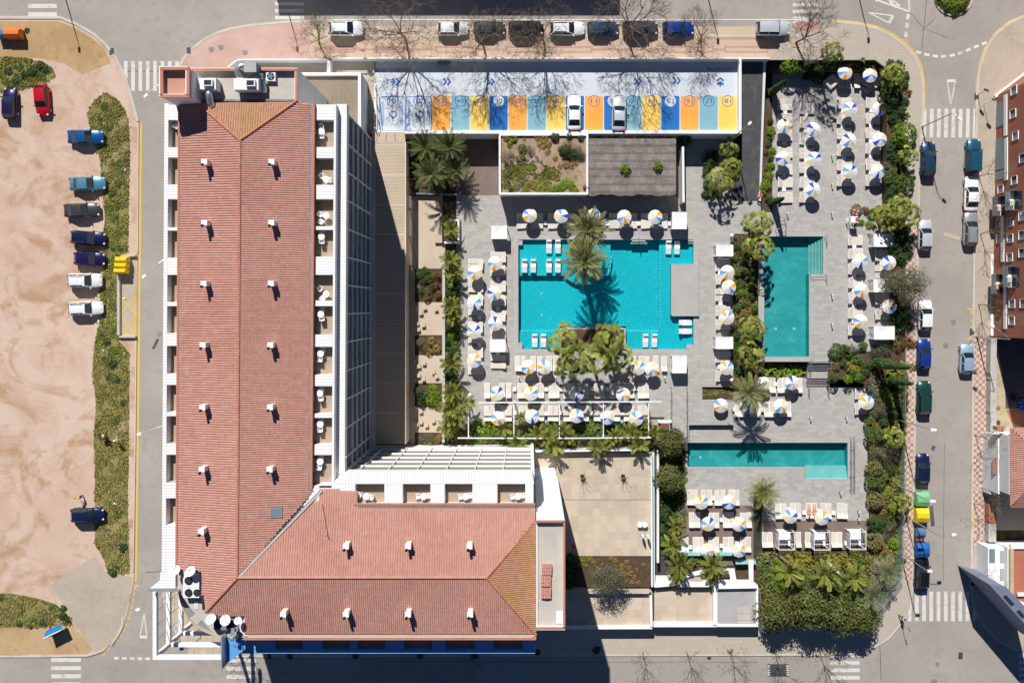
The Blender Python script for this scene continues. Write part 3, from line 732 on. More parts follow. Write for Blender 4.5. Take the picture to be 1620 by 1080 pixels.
# ================================================================== the painted car park of the hotel
ZL = 3.3
LP = lambda x, y, d=0.0: P(x, y, ZL + d)
lotr = struct_root('parking_lot', P(870, 150, ZL))
MB().slab([LP(520, 97), LP(1170, 97), LP(1170, 209), LP(588, 209), LP(588, 140), LP(520, 140)], 3.6).build('lot_surface', M['lotpaint'], lotr)
def rrect(x0, y0, x1, y1, r, n=4):
    pts = []
    for cx, cy, a in ((x1-r, y0+r, 0), (x0+r, y0+r, 90), (x0+r, y1-r, 180), (x1-r, y1-r, 270)):
        pts += arc(cx, cy, r, a, a+90, n)
    return pts
def text_mesh(body, px, py, hpx, rot, m, parent, dz, wmax=None, name='lettering'):
    cu = bpy.data.curves.new('t', 'FONT'); cu.body = body; cu.align_x = 'CENTER'; cu.resolution_u = 3
    ob = bpy.data.objects.new('t', cu); COL.objects.link(ob)
    me = bpy.data.meshes.new_from_object(ob.evaluated_get(bpy.context.evaluated_depsgraph_get()))
    bpy.data.objects.remove(ob)
    xs = [v.co.x for v in me.vertices]; ys = [v.co.y for v in me.vertices]
    s = hpx*(CAM_H-ZL)/F/(max(ys)-min(ys)); sx = s
    if wmax: sx = wmax*(CAM_H-ZL)/F/(max(xs)-min(xs))
    cx = (max(xs)+min(xs))/2; cy = (max(ys)+min(ys))/2
    c = LP(px, py, dz) - parent.location; ca, sa = math.cos(rot), math.sin(rot)
    for v in me.vertices:
        x = (v.co.x-cx)*sx; y = (v.co.y-cy)*s
        v.co = (c.x + x*ca - y*sa, c.y + x*sa + y*ca, c.z)
    me.materials.clear(); me.materials.append(m)
    o = bpy.data.objects.new(name, me); COL.objects.link(o); setparent(o, parent); return o
def ringm(b, px, py, r0, r1, dz, n=28):
    for i in range(n):
        a0, a1 = 2*math.pi*i/n, 2*math.pi*(i+1)/n
        g = lambda r, a: LP(px+r*math.cos(a), py-r*math.sin(a), dz)
        if r0: b.poly([g(r0, a0), g(r1, a0), g(r1, a1), g(r0, a1)])
        else: b.poly([LP(px, py, dz), g(r1, a0), g(r1, a1)])
cols = ['orange', 'teal', 'yellow', 'blue', 'orange', 'teal', 'yellow', 'blue', 'orange', 'blue', 'teal', 'yellow', 'blue', 'orange', 'teal', 'yellow']
lr = lambda pts, w, dz, b: ribbon('', pts, w, None, fn=lambda x, y: LP(x, y, dz), b=b)
for i in range(18):
    num = '%02d' % (i+1)
    if i < 2:
        x0, x1 = (600.8, 641) if i == 0 else (642.6, 682.6)
        b = MB(); r = rrect(x0, 153.5, x1, 207, 2.2); lr(r+[r[0]], .09, .005, b); ob = b.build('parking_bay', M['lotink'], lotr)
        cx = (x0+x1)/2 + .3
        b = MB()
        for a, c in ((x0+2.2, x0+7), (x1-7.5, x1-2.8)):
            for k in range(8): b.poly([LP(a, 165.2+k*4.8, .004), LP(c, 165.2+k*4.8, .004), LP(c, 161+k*4.8, .004), LP(a, 161+k*4.8, .004)])
        b.build('hatch_strip', M['lotpale'], lotr)
        b = MB()      # wheelchair symbol, painted to be read from the lane
        ringm(b, cx+1, 190.6, 0, 1.2, .006, 12)
        lr([(cx+.7, 189), (cx+.2, 184.4)], .22, .0065, b)
        lr([(cx+.2, 184.4), (cx-3.8, 183.6), (cx-5.4, 178.5)], .2, .007, b)
        lr([(cx+.5, 187), (cx-2.6, 186.4)], .14, .0075, b)
        lr(arc(cx+1.2, 181.6, 5.0, -110, 130, 14), .12, .008, b)
        b.build('wheelchair_symbol', M['lotink'], lotr)
    else:
        x0 = 683.9 + 30.2*(i-2); x1 = x0 + 28.6; cx = (x0+x1)/2
        b = MB(); b.poly([LP(x, y, .005) for x, y in rrect(x0, 152, x1, 206, 2.0)][::1]); b.build('parking_bay', M['lot'+cols[i-2]], lotr)
    b = MB()
    blue = i >= 2 and cols[i-2] == 'blue'
    if blue: ringm(b, cx, 160, 0, 8.8, .010); b.build('number_disc', M['lotpaint'], lotr)
    else: ringm(b, cx, 160, 8.1, 9.1, .010); b.build('number_ring', M['lotink'], lotr)
    text_mesh(num, cx, 160, 7.4, math.pi, M['lotink'], lotr, .014, 10.2, 'bay_number')
text_mesh('ENTRADA / ENTRY', 619, 111.3, 6.2, math.pi, M['lotink'], lotr, .008, 58)
text_mesh('SALIDA / EXIT', 1139.5, 109.3, 6.2, 0, M['lotink'], lotr, .008, 43)
def chev(px, py, tail=False, up=False):
    b = MB(); g = (lambda x, y: (px+x, py+y)) if not up else (lambda x, y: (px+y, py-x))
    for k in (0, 1):
        o = -4.5 + 6.2*k
        lr([g(o-2.0, -5.2), g(o+2.6, 0), g(o-2.0, 5.2)], .26, .006+.0005*k, b)
    if tail: lr([g(-9, 0), g(-2.6, 0)], .26, .0075, b)
    b.build('direction_arrow', M['lotink'], lotr)
chev(627, 129.6, True); chev(708, 129.6); chev(777, 129.6); chev(1010, 129); chev(1071.5, 128); chev(1139.6, 128, True, True)
b = MB(); r = [(526, 128), (526, 100.5)] + arc(528, 100.5, 2, 180, 90, 3) + [(577, 98.5)] + arc(577, 100.5, 2, 90, 0, 3) + [(579, 136)]; lr(r, .09, .005, b); b.build('bay_outline', M['lotink'], lotr)
b = MB(); ringm(b, 570.5, 104.5, 2.6, 4.0, .006, 16); ringm(b, 571.2, 104, 0, 1.0, .0065, 10); lr([(568, 108.5), (562, 111)], .25, .007, b); lr([(568, 112), (561, 114)], .25, .0072, b); b.build('charging_symbol', M['lotink'], lotr)
# boundary walls of the car park
def runwall(name, label, cat, a, c, z0, z1, w, m, seg=2.0, capm=None, part='wall_panel', gap=.02):
    A, C = P(*a, z1), P(*c, z1); r = thing(name, label, cat, (A.x, A.y, z0))
    n = max(1, round((C-A).length/seg)); d = (C-A)/n; u = d.normalized(); s = Vector((-u.y, u.x, 0))*w/2
    for i in range(n):
        p, q = A+d*i+u*gap/2, A+d*(i+1)-u*gap/2
        MB().slab([p+s, p-s, q-s, q+s], z1-z0).build(part, m, r)
    if capm is not None:
        e = s*1.25; up = Vector((0, 0, .06))
        MB().slab([A+e+up, A-e+up, C-e+up, C+e+up], .058).build('coping', capm, r)
    return r
runwall('boundary_wall', 'pale grey panelled wall between the street pavement and the blue car park', 'wall', (524, 92.3), (1170, 92.3), 3.0, 4.75, .16, M['whitewall'], 2.0)
runwall('boundary_wall', 'white wall closing the gravel yard beside the flat roofed hotel block', 'wall', (376, 94.6), (519, 94), 3.2, 4.9, .16, M['whitewall'], 2.0)
runwall('boundary_wall', 'short slanting white wall at the corner of the pink pavement', 'wall', (361, 106), (375, 95), 3.2, 4.9, .16, M['whitewall'], 2.0)
runwall('boundary_wall', 'grey wall with panels at the head of the dark driveway', 'wall', (1174, 92.6), (1218, 92.6), 3.2, 4.75, .16, M['whitewall'], 1.8)
runwall('boundary_wall', 'white capped wall between the blue car park and the planted roof', 'wall', (589, 209.3), (1172, 209.3), -.1, 3.85, .36, M['white'], 4.0, gap=.004)
runwall('boundary_wall', 'white wall along the driveway end of the blue car park', 'wall', (1171, 91), (1171, 211), 0, 4.2, .34, M['white'], 4.0, gap=.004)
runwall('boundary_wall', 'thick white pier wall dividing the gravel yard from the car park', 'wall', (520.5, 96), (519.5, 116), 3.2, 5.0, .45, M['white'], 4.0)
f = thing('mesh_fence', 'white framed mesh fence beside the first disabled bay', 'fence', P(595, 170, 3.2))
for x, y in ((592, 131), (594.5, 158), (596.5, 184), (596, 206)):
    a = P(x, y, 3.3); MB().cyl(a.x, a.y, 3.2, 5.0, .07, n=6).build('post', M['white'], f)
for z in (3.5, 4.9):
    MB().tube([P(x, y, z) for x, y in ((592, 131), (594.5, 158), (596.5, 184), (596, 206))], .06, 5).build('rail', M['white'], f)
MB().bar(P(594, 133, 3.4), P(594, 207, 3.4), .3, .4).build('plinth', M['white'], f)
bn = thing('information_board', 'grey board leaning on the shaded wall by the entry lane', 'board', P(703, 99, 3.3))
MB().bar(P(692, 99.5, 3.75), P(714, 99.5, 3.75), .5, .12).build('board_top', M['greyglass'], bn)
for x in (694, 712): MB().bar(P(x, 99.5, 3.3), P(x, 99.5, 3.7), .1, .1, (1, 0, 0)).build('leg', M['dkgrey'], bn)
# gravel yard and sloping driveway
pslab('gravel_yard', [(376, 97), (519, 97), (519, 140), (376, 140)], M['gravelroof'], 0, .3, fn=lambda x, y: P(x, y, 3.25))
b = MB(); b.slab([P(1174, 95, 3.5), P(1213, 95, 3.5), P(1206, 210, 1.7), P(1201, 318, .04), P(1160, 318, .04), P(1174, 240, 1.1)], .3)
b.build('driveway', M['drive'], kind='structure')
dk = MB(); dk.slab([P(1208, 95, 3.6), P(1212, 95, 3.6), P(1207.5, 212, 1.9), P(1204, 318, .35), P(1201, 318, .35), P(1204.5, 205, 2.0)], 1.2)
wv = thing('driveway_wall', 'pale kerb wall between the dark driveway and the sunlit planted strip', 'wall', P(1205, 210, 0))
dk.build('wall_run', M['whitewall'], wv)

# ================================================================== bar with a planted roof and the heather pergola
ZG = 3.55
gr = thing('planted_roof_bar', 'low bar building under a walled roof garden beside the pool', 'building', P(860, 258, 0))
MB().slab([P(790, 212, ZG), P(930, 212, ZG), P(930, 306, ZG), P(790, 306, ZG)], ZG).build('wall', M['whitewall'], gr)
MB().slab([P(792, 214, ZG+.06), P(928, 214, ZG+.06), P(928, 304, ZG+.06), P(792, 304, ZG+.06)], .055).build('roof_bed', mat('roof_garden_soil', (0.33, 0.235, 0.16), .95, var=[(.35, (.42, .31, .22), .45, .65, 8), (1.6, (.20, .14, .085), .5, .72, 8)], bump=(6, .5, .05)), gr)
for a, c in (((789.5, 213.6), (930.5, 213.6)), ((789.5, 306.6), (930.5, 306.6)), ((790.8, 215.2), (790.8, 305)), ((928.9, 215.2), (928.9, 305))):
    MB().bar(P(*a, ZG+.18), P(*c, ZG+.18), .26, .40).build('parapet', M['white'], gr)
pg = thing('heather_pergola', 'grey brushwood roof on posts between roof garden and walkway', 'pergola', P(1000, 262, 0))
sh = MB(); rows = 7
rs = random.Random(3)
for i in range(rows):
    y0 = 220 + i*12.3; y1 = y0 + 15.2
    n = 46; top = []; bot = []
    for k in range(n+1):
        x = 930.5 + 139*k/n
        w = 1.1*math.sin(x*.11+i) + .8*math.sin(x*.31+i*2)
        top.append(P(x, y0, 3.62 - .0*i)); bot.append(P(x, y1 + w, 3.47))
    for k in range(n):
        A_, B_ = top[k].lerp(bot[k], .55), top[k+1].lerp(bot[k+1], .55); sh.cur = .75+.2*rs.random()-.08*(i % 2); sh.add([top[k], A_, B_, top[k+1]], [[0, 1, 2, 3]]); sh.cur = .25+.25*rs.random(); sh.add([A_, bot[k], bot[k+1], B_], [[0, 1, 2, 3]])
        sh.add([bot[k], bot[k]-Vector((0, 0, .07)), bot[k+1]-Vector((0, 0, .07)), bot[k+1]], [[0, 1, 2, 3]])
    if i < rows: sh.build('thatch_layer', M['thatch'], pg); sh = MB()
MB().slab([P(931, 219, 3.4), P(1069, 219, 3.4), P(1069, 303, 3.4), P(931, 303, 3.4)], .12).build('roof_board', M['bark'], pg)
for x in (935, 980, 1025, 1066):
    for y in (224, 300):
        q = P(x, y, 3.3); MB().box(q.x-.07, q.y-.07, 0, q.x+.07, q.y+.07, 3.3).build('post', M['white'], pg)
runwall('passage_wall', 'narrow white wall beside the brushwood pergola and the walkway', 'wall', (1080.5, 232), (1081.5, 320), 0, 2.6, .28, M['white'], 4, gap=.004)
rsheet('wood_deck', [(1070, 226, 1079, 312)], [], .05, M['deckwood'], .2)

# ================================================================== beige terraces on the south side
def tiled(name, rects, z, px, loc):
    r = struct_root(name, P(*loc, z))
    proto = None
    for (x0, y0, x1, y1) in rects:
        a, c = P(x0, y1, z), P(x1, y0, z)
        b = MB(); b.box(a.x, a.y, z-1.2, c.x, c.y, z-.006); b.build('terrace_bed', M['grout'], r)
        nx = max(1, round((c.x-a.x)/px)); ny = max(1, round((c.y-a.y)/px)); sx = (c.x-a.x)/nx; sy = (c.y-a.y)/ny
        pr_ = []
        for k in range(5):
            b = MB(); b.cur = k/4; b.box(-sx/2+.008, -sy/2+.008, -.03, sx/2-.008, sy/2-.008, 0)
            me = b.build('floor_tile', M['terrace'], r, local=True); pr_.append(me)
        idx = 0
        for i in range(nx):
            for j in range(ny):
                L = Vector((a.x+(i+.5)*sx, a.y+(j+.5)*sy, z + rng.uniform(0, .004))) - r.location
                k = rng.randrange(5)
                if idx < 5: pr_[idx].location = L
                else: share(pr_[k], 'floor_tile', r, L)
                idx += 1
    return r
tiled('upper_terrace', [(846, 716, 1031, 790)], .86, .98, (940, 752))
tiled('upper_terrace', [(880, 790.5, 1031, 879)], .80, .98, (955, 835))
tiled('lower_terrace', [(870, 928, 1027, 989)], .45, .98, (950, 960))
tiled('lower_terrace', [(1035, 932, 1128, 984)], .2, .98, (1080, 958))
rsheet('garden_bed', [(870, 880, 1028, 928)], [], .78, M['soil'], 1.6)
runwall('terrace_wall', 'white capped parapet with a glass top at the north edge of the beige terrace', 'wall', (846, 714), (1026, 711.5), -.3, 1.9, .2, M['white'], 1.2)
g = runwall('glass_balustrade', 'long glass balustrade on the low wall between terrace and dark passage', 'balustrade', (1032, 716), (1033.5, 926), -.6, 1.7, .07, M['tealglass'], 1.6)
MB().slab([P(1029.5, 716, 1.05), P(1035, 716, 1.05), P(1036, 928, 1.05), P(1030.5, 928, 1.05)], 1.9).build('base_wall', M['whitewall'], g)
runwall('terrace_wall', 'white wall dropping from the beige terrace to the south pavement', 'wall', (893, 992.5), (1032, 992), -2, .85, .4, M['white'], 4, gap=.004)
runwall('terrace_wall', 'white wall closing the small terrace above the south pavement', 'wall', (1034, 988), (1134, 988), -2, .7, .55, M['white'], 4, gap=.004)
runwall('terrace_wall', 'white dividing wall between the two south terraces', 'wall', (1029.5, 937), (1030.5, 991), -1, 1.0, .35, M['white'], 4, gap=.004)
runwall('terrace_wall', 'white dividing wall between small terrace and grey flat roof', 'wall', (1130.5, 926), (1131, 988), -1, .9, .42, M['white'], 4, gap=.004)
runwall('terrace_wall', 'narrow raised beam crossing the terrace beside the olive tree', 'wall', (893, 934.6), (1030, 934.6), 1.3, 1.6, .25, M['terrace'], 4, gap=.004)
sg = thing('service_building', 'low service building with grey membrane roof beside the garden', 'building', P(1164, 955, -2))
MB().slab([P(1133, 926, .7), P(1199, 926, .7), P(1199, 990, .7), P(1133, 990, .7)], 2.8).build('wall', M['whitewall'], sg)
MB().slab([P(1135, 932, .74), P(1196, 932, .74), P(1196, 986, .74), P(1135, 986, .74)], .035).build('roof', M['greyroof'], sg)
for x0, y0, x1, y1 in ((1167, 959, 1187, 970), (1167, 970.6, 1187, 981), (1167, 981.6, 1187, 991.6)):
    MB().slab([P(x0, y0, .80), P(x1, y0, .80), P(x1, min(y1, 985.5), .80), P(x0, min(y1, 985.5), .80)], .05).build('hatch_panel', M['flatroof'], sg)
for a, c in (((1133, 988.5), (1199, 988.5)), ((1197.3, 928), (1197.3, 987))): MB().bar(P(*a, .85), P(*c, .85), .3, .3).build('parapet', M['white'], sg)
MB().slab([P(1136, 917, 1.4), P(1186, 917, 1.4), P(1198, 930, 1.4), P(1136, 931, 1.4)], .25).build('canopy', M['white'], sg)
MB().slab([P(1184, 886, 1.2), P(1192, 886, 1.2), P(1192, 924, 1.2), P(1185, 916, 1.2)], .18).build('side_wall', M['white'], sg)
kk = thing('terrace_shelter', 'white walled outdoor kitchen below the turquoise glass rail', 'shelter', P(1090, 915, -.9))
MB().slab([P(1038, 913, 1.2), P(1062, 913, 1.2), P(1070, 926, 1.2), P(1036, 929, 1.2)], 1.0).build('back_wall', M['white'], kk)
MB().slab([P(1072, 917, 1.3), P(1127, 917, 1.3), P(1127, 928, 1.3), P(1072, 928, 1.3)], 1.0).build('front_wall', M['white'], kk)
MB().slab([P(1082, 908, 1.5), P(1116, 900, 1.5), P(1118, 906, 1.5), P(1083, 914, 1.5)], .2).build('canopy', M['white'], kk)
MB().slab([P(1132, 899, 1.2), P(1162, 899, 1.2), P(1165, 918, 1.2), P(1156, 918, 1.2), P(1154, 907, 1.2), P(1132, 907, 1.2)], .2).build('counter', M['whitewall'], kk)
MB().slab([P(1086, 918, 1.34), P(1100, 912, 1.34), P(1122, 912, 1.34), P(1110, 919, 1.34)], .05).build('counter_board', M['terrace'], kk)
rsheet('wood_deck', [(1040, 870, 1072, 912)], [], -.85, M['dkgrey'], .2)
for lab, a, c in (('turquoise glass rail along the lower edge of the wood deck', (1068, 876), (1168, 876)), ('turquoise glass rail around the corner of the wood deck', (1164, 889.5), (1196, 889.5))):
    runwall('glass_rail', lab, 'railing', a, c, -.8, .3, .42, M['tealglass'], 1.6, gap=.03)
runwall('dividing_wall', 'narrow white wall beside the dark passage and pine shrubs', 'wall', (1041, 712), (1041, 890), -1, .9, .28, M['whitewall'], 4, gap=.004)
runwall('planter_wall', 'pale wall edging the long planter between the hotel garden and pool deck', 'wall', (702, 392), (701.5, 700), -.2, .85, .36, M['oldwall'], 4, gap=.004)
runwall('planter_wall', 'grey wall closing the palm court behind the beige terrace', 'wall', (648, 306), (728, 308), -.2, .8, .2, M['greyglass'], 2)
rsheet('hotel_terrace', [(640, 310, 700, 704)], [(656, 425, 700, 478), (656, 530, 700, 562), (656, 606, 700, 644), (656, 684, 700, 704)], .04, M['terrace'], .3)
bn = thing('planter_box', 'white planter with a young palm beside the hotel terrace', 'planter', P(716, 366))
for a, c in (((703, 349), (727, 349)), ((703, 384), (727, 384)), ((725.5, 350), (725.5, 383))): MB().bar(P(*a, .5), P(*c, .5), .25, .9).build('planter_side', M['white'], bn)
MB().slab([P(703, 350, .6), P(724, 350, .6), P(724, 383, .6), P(703, 383, .6)], .1).build('soil_bed', M['soil'], bn)
pb = thing('palm_planter', 'grey curved planter of fan palms on the edge of the main pool', 'planter', P(938, 534))
MB().slab([P(886, 552, .3), P(886, 519, .3)] + [P(*q, .3) for q in [(896, 517), (915, 516.3), (960, 516.3), (980, 517)]] + [P(990, 519, .3), P(990, 552, .3)], 1.7).build('planter_wall', M['coping'], pb)
MB().slab([P(889, 550, .34), P(889, 521, .34), P(987, 521, .34), P(987, 550, .34)], .03).build('soil_bed', M['soil'], pb)
pb = thing('palm_planter', 'round stone planter under the date palms in the pool', 'planter', P(921, 398))
MB().slab([P(x, y, -.05) for x, y in arc(916, 392, 15, 0, 360, 20)[:-1]], 1.2).build('planter_wall', M['coping'], pb)
MB().slab([P(x, y, -.01) for x, y in arc(916, 392, 13, 0, 360, 20)[:-1]], .03).build('soil_bed', M['soil'], pb)
pb = thing('planter_bed', 'low bed of agaves edged in stone at the foot of the feather palm', 'planter', P(1135, 621, -.7))
MB().slab([P(1111, 612, -.35), P(1160, 612, -.35), P(1160, 630, -.35), P(1111, 630, -.35)], .5).build('bed_edge', M['dkgrey'], pb)
MB().slab([P(1112, 613, -.32), P(1159.5, 613, -.32), P(1159.5, 629, -.32), P(1112, 629, -.32)], .03).build('soil_bed', M['soil'], pb)
# white beam pergola over the lower sunbeds
wp = thing('beam_pergola', 'white open beam pergola over the sunbeds above the planted strip', 'pergola', P(900, 660))
MB().bar(P(757, 636.5, 2.6), P(1047, 635, 2.6), .14, .16).build('beam', M['white'], wp)
MB().bar(P(724, 692.5, 2.6), P(866, 693, 2.6), .14, .16).build('beam', M['white'], wp)
MB().bar(P(880, 693, 2.6), P(1030, 692, 2.6), .14, .16).build('beam', M['white'], wp)
for x in (741, 813, 885, 954.5, 1026):
    MB().bar(P(x, 637, 2.45), P(x, 692, 2.45), .12, .13).build('rafter', M['white'], wp)
    for y in (637, 692):
        q = P(x, y, 2.3); MB().box(q.x-.06, q.y-.06, 0, q.x+.06, q.y+.06, 2.4).build('post', M['white'], wp)
gt = thing('white_gateway', 'small white frame with a brown door beside the ramp', 'gate', P(1052, 672))
for x in (1042.5, 1061): MB().bar(P(x, 667, 0), P(x, 667, 1.9), .22, .3, (1, 0, 0)).build('post', M['white'], gt)
MB().slab([P(1041, 664.5, 2.0), P(1062.5, 664.5, 2.0), P(1062.5, 668.5, 2.0), P(1041, 668.5, 2.0)], .2).build('lintel', M['white'], gt)
MB().slab([P(1045, 670, .3), P(1058, 670, .3), P(1058, 692, .3), P(1045, 692, .3)], .3).build('door', M['wood'], gt)
# ================================================================== the hotel
ZE, ZR, ZF, ZC = 22.5, 24.0, 20.9, 22.1        # eave, ridge, balcony floor, balcony coping
ht = thing('hotel_building', 'large L-shaped hotel with red tiled hip roofs and white tiled balconies', 'hotel', P(560, 560, -2.5))
E = lambda x, y, z=ZE: P(x, y, z)
# --- solid volumes
MB().prism([(p.x, p.y) for p in [E(264, 166, ZF), E(531, 166, ZF), E(531, 750, ZF), E(842, 750, ZF), E(846, 1003, ZF), E(362, 1003, ZF), E(362, 980, ZF), E(300, 925, ZF), E(257, 925, ZF)]], -3.2, ZF-.02).build('wall', M['whitewall'], ht)
MB().prism([(p.x, p.y) for p in [E(288, 166), E(494, 166), E(490, 773), E(505, 773), E(505, 799), E(846, 799), E(846, 1006), E(388, 1006), E(345, 968), E(318, 905), E(284, 905)]], ZF, ZE-.1).build('attic_wall', M['whitewall'], ht)
# --- tiled roof planes: every tile has its own edges and step
def tile_plane(poly, mt, col_w, row_h, seed, holes=()):
    pts = [Vector(p) for p in poly]
    n = Vector((0, 0, 0))
    for i in range(len(pts)):
        a, c = pts[i], pts[(i+1) % len(pts)]
        n += Vector(((a.y-c.y)*(a.z+c.z), (a.z-c.z)*(a.x+c.x), (a.x-c.x)*(a.y+c.y)))
    n.normalize()
    if n.z < 0: n = -n
    d = (Vector((0, 0, -1)) + n*n.z).normalized(); a = n.cross(d).normalized()
    o = pts[0]
    uv = [((p-o).dot(a), (p-o).dot(d)) for p in pts]
    MB().slab([p - n*.03 for p in pts], .15).build('roof_plane', mt, ht)
    u0, u1 = min(q[0] for q in uv), max(q[0] for q in uv); v0, v1 = min(q[1] for q in uv), max(q[1] for q in uv)
    U, V = np.meshgrid(np.arange(u0, u1, col_w), np.arange(v0, v1, row_h)); U = U.ravel(); V = V.ravel()
    cu, cv = U+col_w/2, V+row_h/2
    ins = np.zeros(len(U), bool); m_ = len(uv)
    for i in range(m_):
        x1, y1 = uv[i]; x2, y2 = uv[(i+1) % m_]
        c = ((y1 > cv) != (y2 > cv)) & (cu < (x2-x1)*(cv-y1)/((y2-y1) if y2 != y1 else 1e-9)+x1)
        ins ^= c
    U, V = U[ins], V[ins]; k = len(U)
    g = np.random.default_rng(seed)
    lift = g.uniform(0, .008, k)
    # profile: a trough and a rounded roll, upper end tucked under, lower end proud
    prof = [(0.0, .0), (.24, .036), (.64, .04), (.86, .0)]
    Vv = []
    for (fv, z0) in ((-.06, .0), (1.0, .018)):
        for (fu, h) in prof:
            uu = U + fu*col_w; vv = V + fv*row_h; hh = h + z0 + lift
            Vv.append(np.array(o)[None] + uu[:, None]*np.array(a)[None] + vv[:, None]*np.array(d)[None] + hh[:, None]*np.array(n)[None])
    A = np.stack(Vv, 1).reshape(-1, 3)
    b = np.arange(k)[:, None]*8
    q = np.concatenate([b+np.array([[i, i+4, i+5, i+1]]) for i in range(3)])
    # lower lip
    lip = np.stack([np.array(o)[None] + (U+fu*col_w)[:, None]*np.array(a)[None] + (V+row_h)[:, None]*np.array(d)[None] for fu in (0.0, .86)], 1).reshape(-1, 3)
    base = len(A); A = np.concatenate([A, lip])
    bl = base + np.arange(k)[:, None]*2
    lipf = np.concatenate([b+4, bl, bl+1, b+7, b+6, b+5], 1)
    t = g.random(k); t = np.clip(.5 + (t-.5)*.9 + .15*g.standard_normal(k), 0, 1)
    npmesh('roof_tile', A, [q, lipf], np.concatenate([np.tile(t, 3), t*.8]), mt, ht, local=False, kind='stuff')
C_, D_, E_ = E(380, 222, ZR), E(376, 913, ZR), E(770, 913, ZR)
RW = ZR-ZE
h_ = lambda t: ZE+RW*t
tile_plane([E(312, 163, h_(.28)), C_, D_, E(325, 968, h_(.46)), E(318, 904, h_(.39)), E(281, 904), E(285, 163)], M['roof'], .26, .42, 1)
tile_plane([C_, E(468, 161, h_(.2)), E(490.5, 163), E(487, 775), E(497, 775, h_(-.08)), D_], M['roof'], .235, .30, 2)
tile_plane([E(312, 163, h_(.24)), E(468, 161, h_(.24)), C_], M['roofmoss'], .26, .36, 3)
tile_plane([D_, E(508, 775, h_(-.24)), E(565, 776, h_(-.23)), E(565, 802), E(847, 802), E(847, 822, h_(.18)), E_], M['roofnear'], .26, .40, 4)
tile_plane([E_, E(848, 823, h_(.1)), E(848, 1003, h_(.1))], M['roofmoss'], .22, .30, 5)
tile_plane([D_, E_, E(848, 1003.5), E(388, 1003.5), E(386, 972, h_(.35)), E(345, 972, h_(.35)), E(325, 968, h_(.4))], M['roof'], .22, .30, 6)
def ridge(a, c, m, w=.28):
    A, B2 = Vector(a), Vector(c); n = max(2, int((B2-A).length/.42))
    b = MB(); rr = random.Random(5)
    for i in range(n):
        b.cur = rr.random(); p, q = A.lerp(B2, i/n), A.lerp(B2, (i+1.06)/n); up = Vector((0, 0, .10))
        b.tube([p+up*.55, q+up*.75], [w*.5, w*.46], 6)
    b.build('ridge_tile', m, ht, kind='stuff')
ridge(C_, D_, M['terracotta']); ridge(D_, E_, M['roofnear']); ridge(E(312, 163, h_(.26)), C_, M['terracotta']); ridge(E(468, 161, h_(.22)), C_, M['terracotta'])
ridge(E_, E(848, 823), M['terracotta']); ridge(E_, E(848, 1003), M['terracotta']); ridge(E(325, 968, h_(.43)), D_, M['terracotta'])
MB().bar(E(509, 775, h_(-.2))+Vector((0, 0, .12)), D_+Vector((0, 0, .05)), .30, .08).build('valley_gutter', M['flatroof'], ht)
MB().bar(E(506.5, 775, h_(-.2))+Vector((0, 0, .14)), D_+Vector((-.15, 0, .06)), .10, .12).build('valley_gutter', M['gutter'], ht)
def band(name, pts, w, m, z, th):
    for i in range(len(pts)-1): 
        A, B2 = E(*pts[i], z), E(*pts[i+1], z); u = (B2-A).normalized(); s = Vector((-u.y, u.x, 0))*w/2
        MB().slab([A+s, A-s, B2-s, B2+s], th).build(name, m, ht)
band('gutter', [(492.3, 163), (488.6, 774)], .24, M['gutter'], ZE+.03, .2); band('eave_band', [(495.8, 163), (491.6, 774)], .27, M['terracotta'], ZE+.10, .45)
band('gutter', [(285.3, 168), (280.6, 903)], .16, M['gutter'], ZE+.03, .2); band('eave_band', [(283, 168), (278.6, 903)], .20, M['terracotta'], ZE+.10, .45)
band('gutter', [(566, 800.6), (846, 800.6)], .22, M['gutter'], ZE+.05, .25); band('eave_band', [(560, 797.8), (847, 797.8)], .17, M['terracotta'], ZE+.10, .45)
band('gutter', [(392, 1006.2), (843, 1006.2)], .22, M['flatroof'], ZE+.03, .2); band('eave_band', [(386, 1010), (847, 1010)], .26, M['terracotta'], ZE+.10, .45)
band('eave_band', [(846.8, 998), (846.8, 1011)], .22, M['terracotta'], ZE+.105, .45)
# --- balconies: coping, rails and partitions
EO = [(190, 232.6), (250, 292.5), (315, 358), (363.5, 406), (434.6, 475), (484, 529), (548.3, 592.6), (610.5, 654), (660.6, 702.8), (719.4, 768)]
WO = [(190, 233), (249, 292), (315, 359.5), (364.6, 407.4), (434.6, 477.4), (484, 526.7), (547, 590.5), (608.7, 651.5), (658, 700.7), (719, 762.5), (787.6, 830)]
NO = [(562, 608), (637, 681), (703.4, 747.4), (786.8, 831)]
SO = [(435, 478.5), (510, 553.5), (565, 609.5), (638.5, 684), (705, 751), (781, 827)]
ex = lambda x, y: x - (y-400)*.006       # the block is turned very slightly against the grid
def qbox(name, m, x0, y0, x1, y1, z0, z1, adj=True, kind=None):
    g = ex if adj else (lambda x, y: x)
    pts = [E(g(x0, y0), y0, z1), E(g(x1, y0), y0, z1), E(g(x1, y1), y1, z1), E(g(x0, y1), y1, z1)]
    return MB().slab(pts, z1-z0).build(name, m, ht, kind=kind)
qbox('balcony_floor', M['balcfloor'], 499, 168, 531, 770, ZF-.1, ZF)
qbox('balcony_floor', M['balcfloor'], 262, 168, 284, 905, ZF-.1, ZF)
MB().slab([E(*q, ZF) for q in ((505, 764), (845, 764), (845, 798), (505, 798))], .1).build('balcony_floor', M['balcfloor'], ht)
ZB = 20.2
MB().slab([E(*q, 19.3) for q in ((390, 1004), (846, 1004), (846, 1028), (390, 1028))], .1).build('balcony_floor', M['balcfloor'], ht)
def parts_between(ops, lo, hi): 
    e = [lo] + [v for o in ops for v in o] + [hi]
    return [(e[i], e[i+1]) for i in range(0, len(e), 2)]
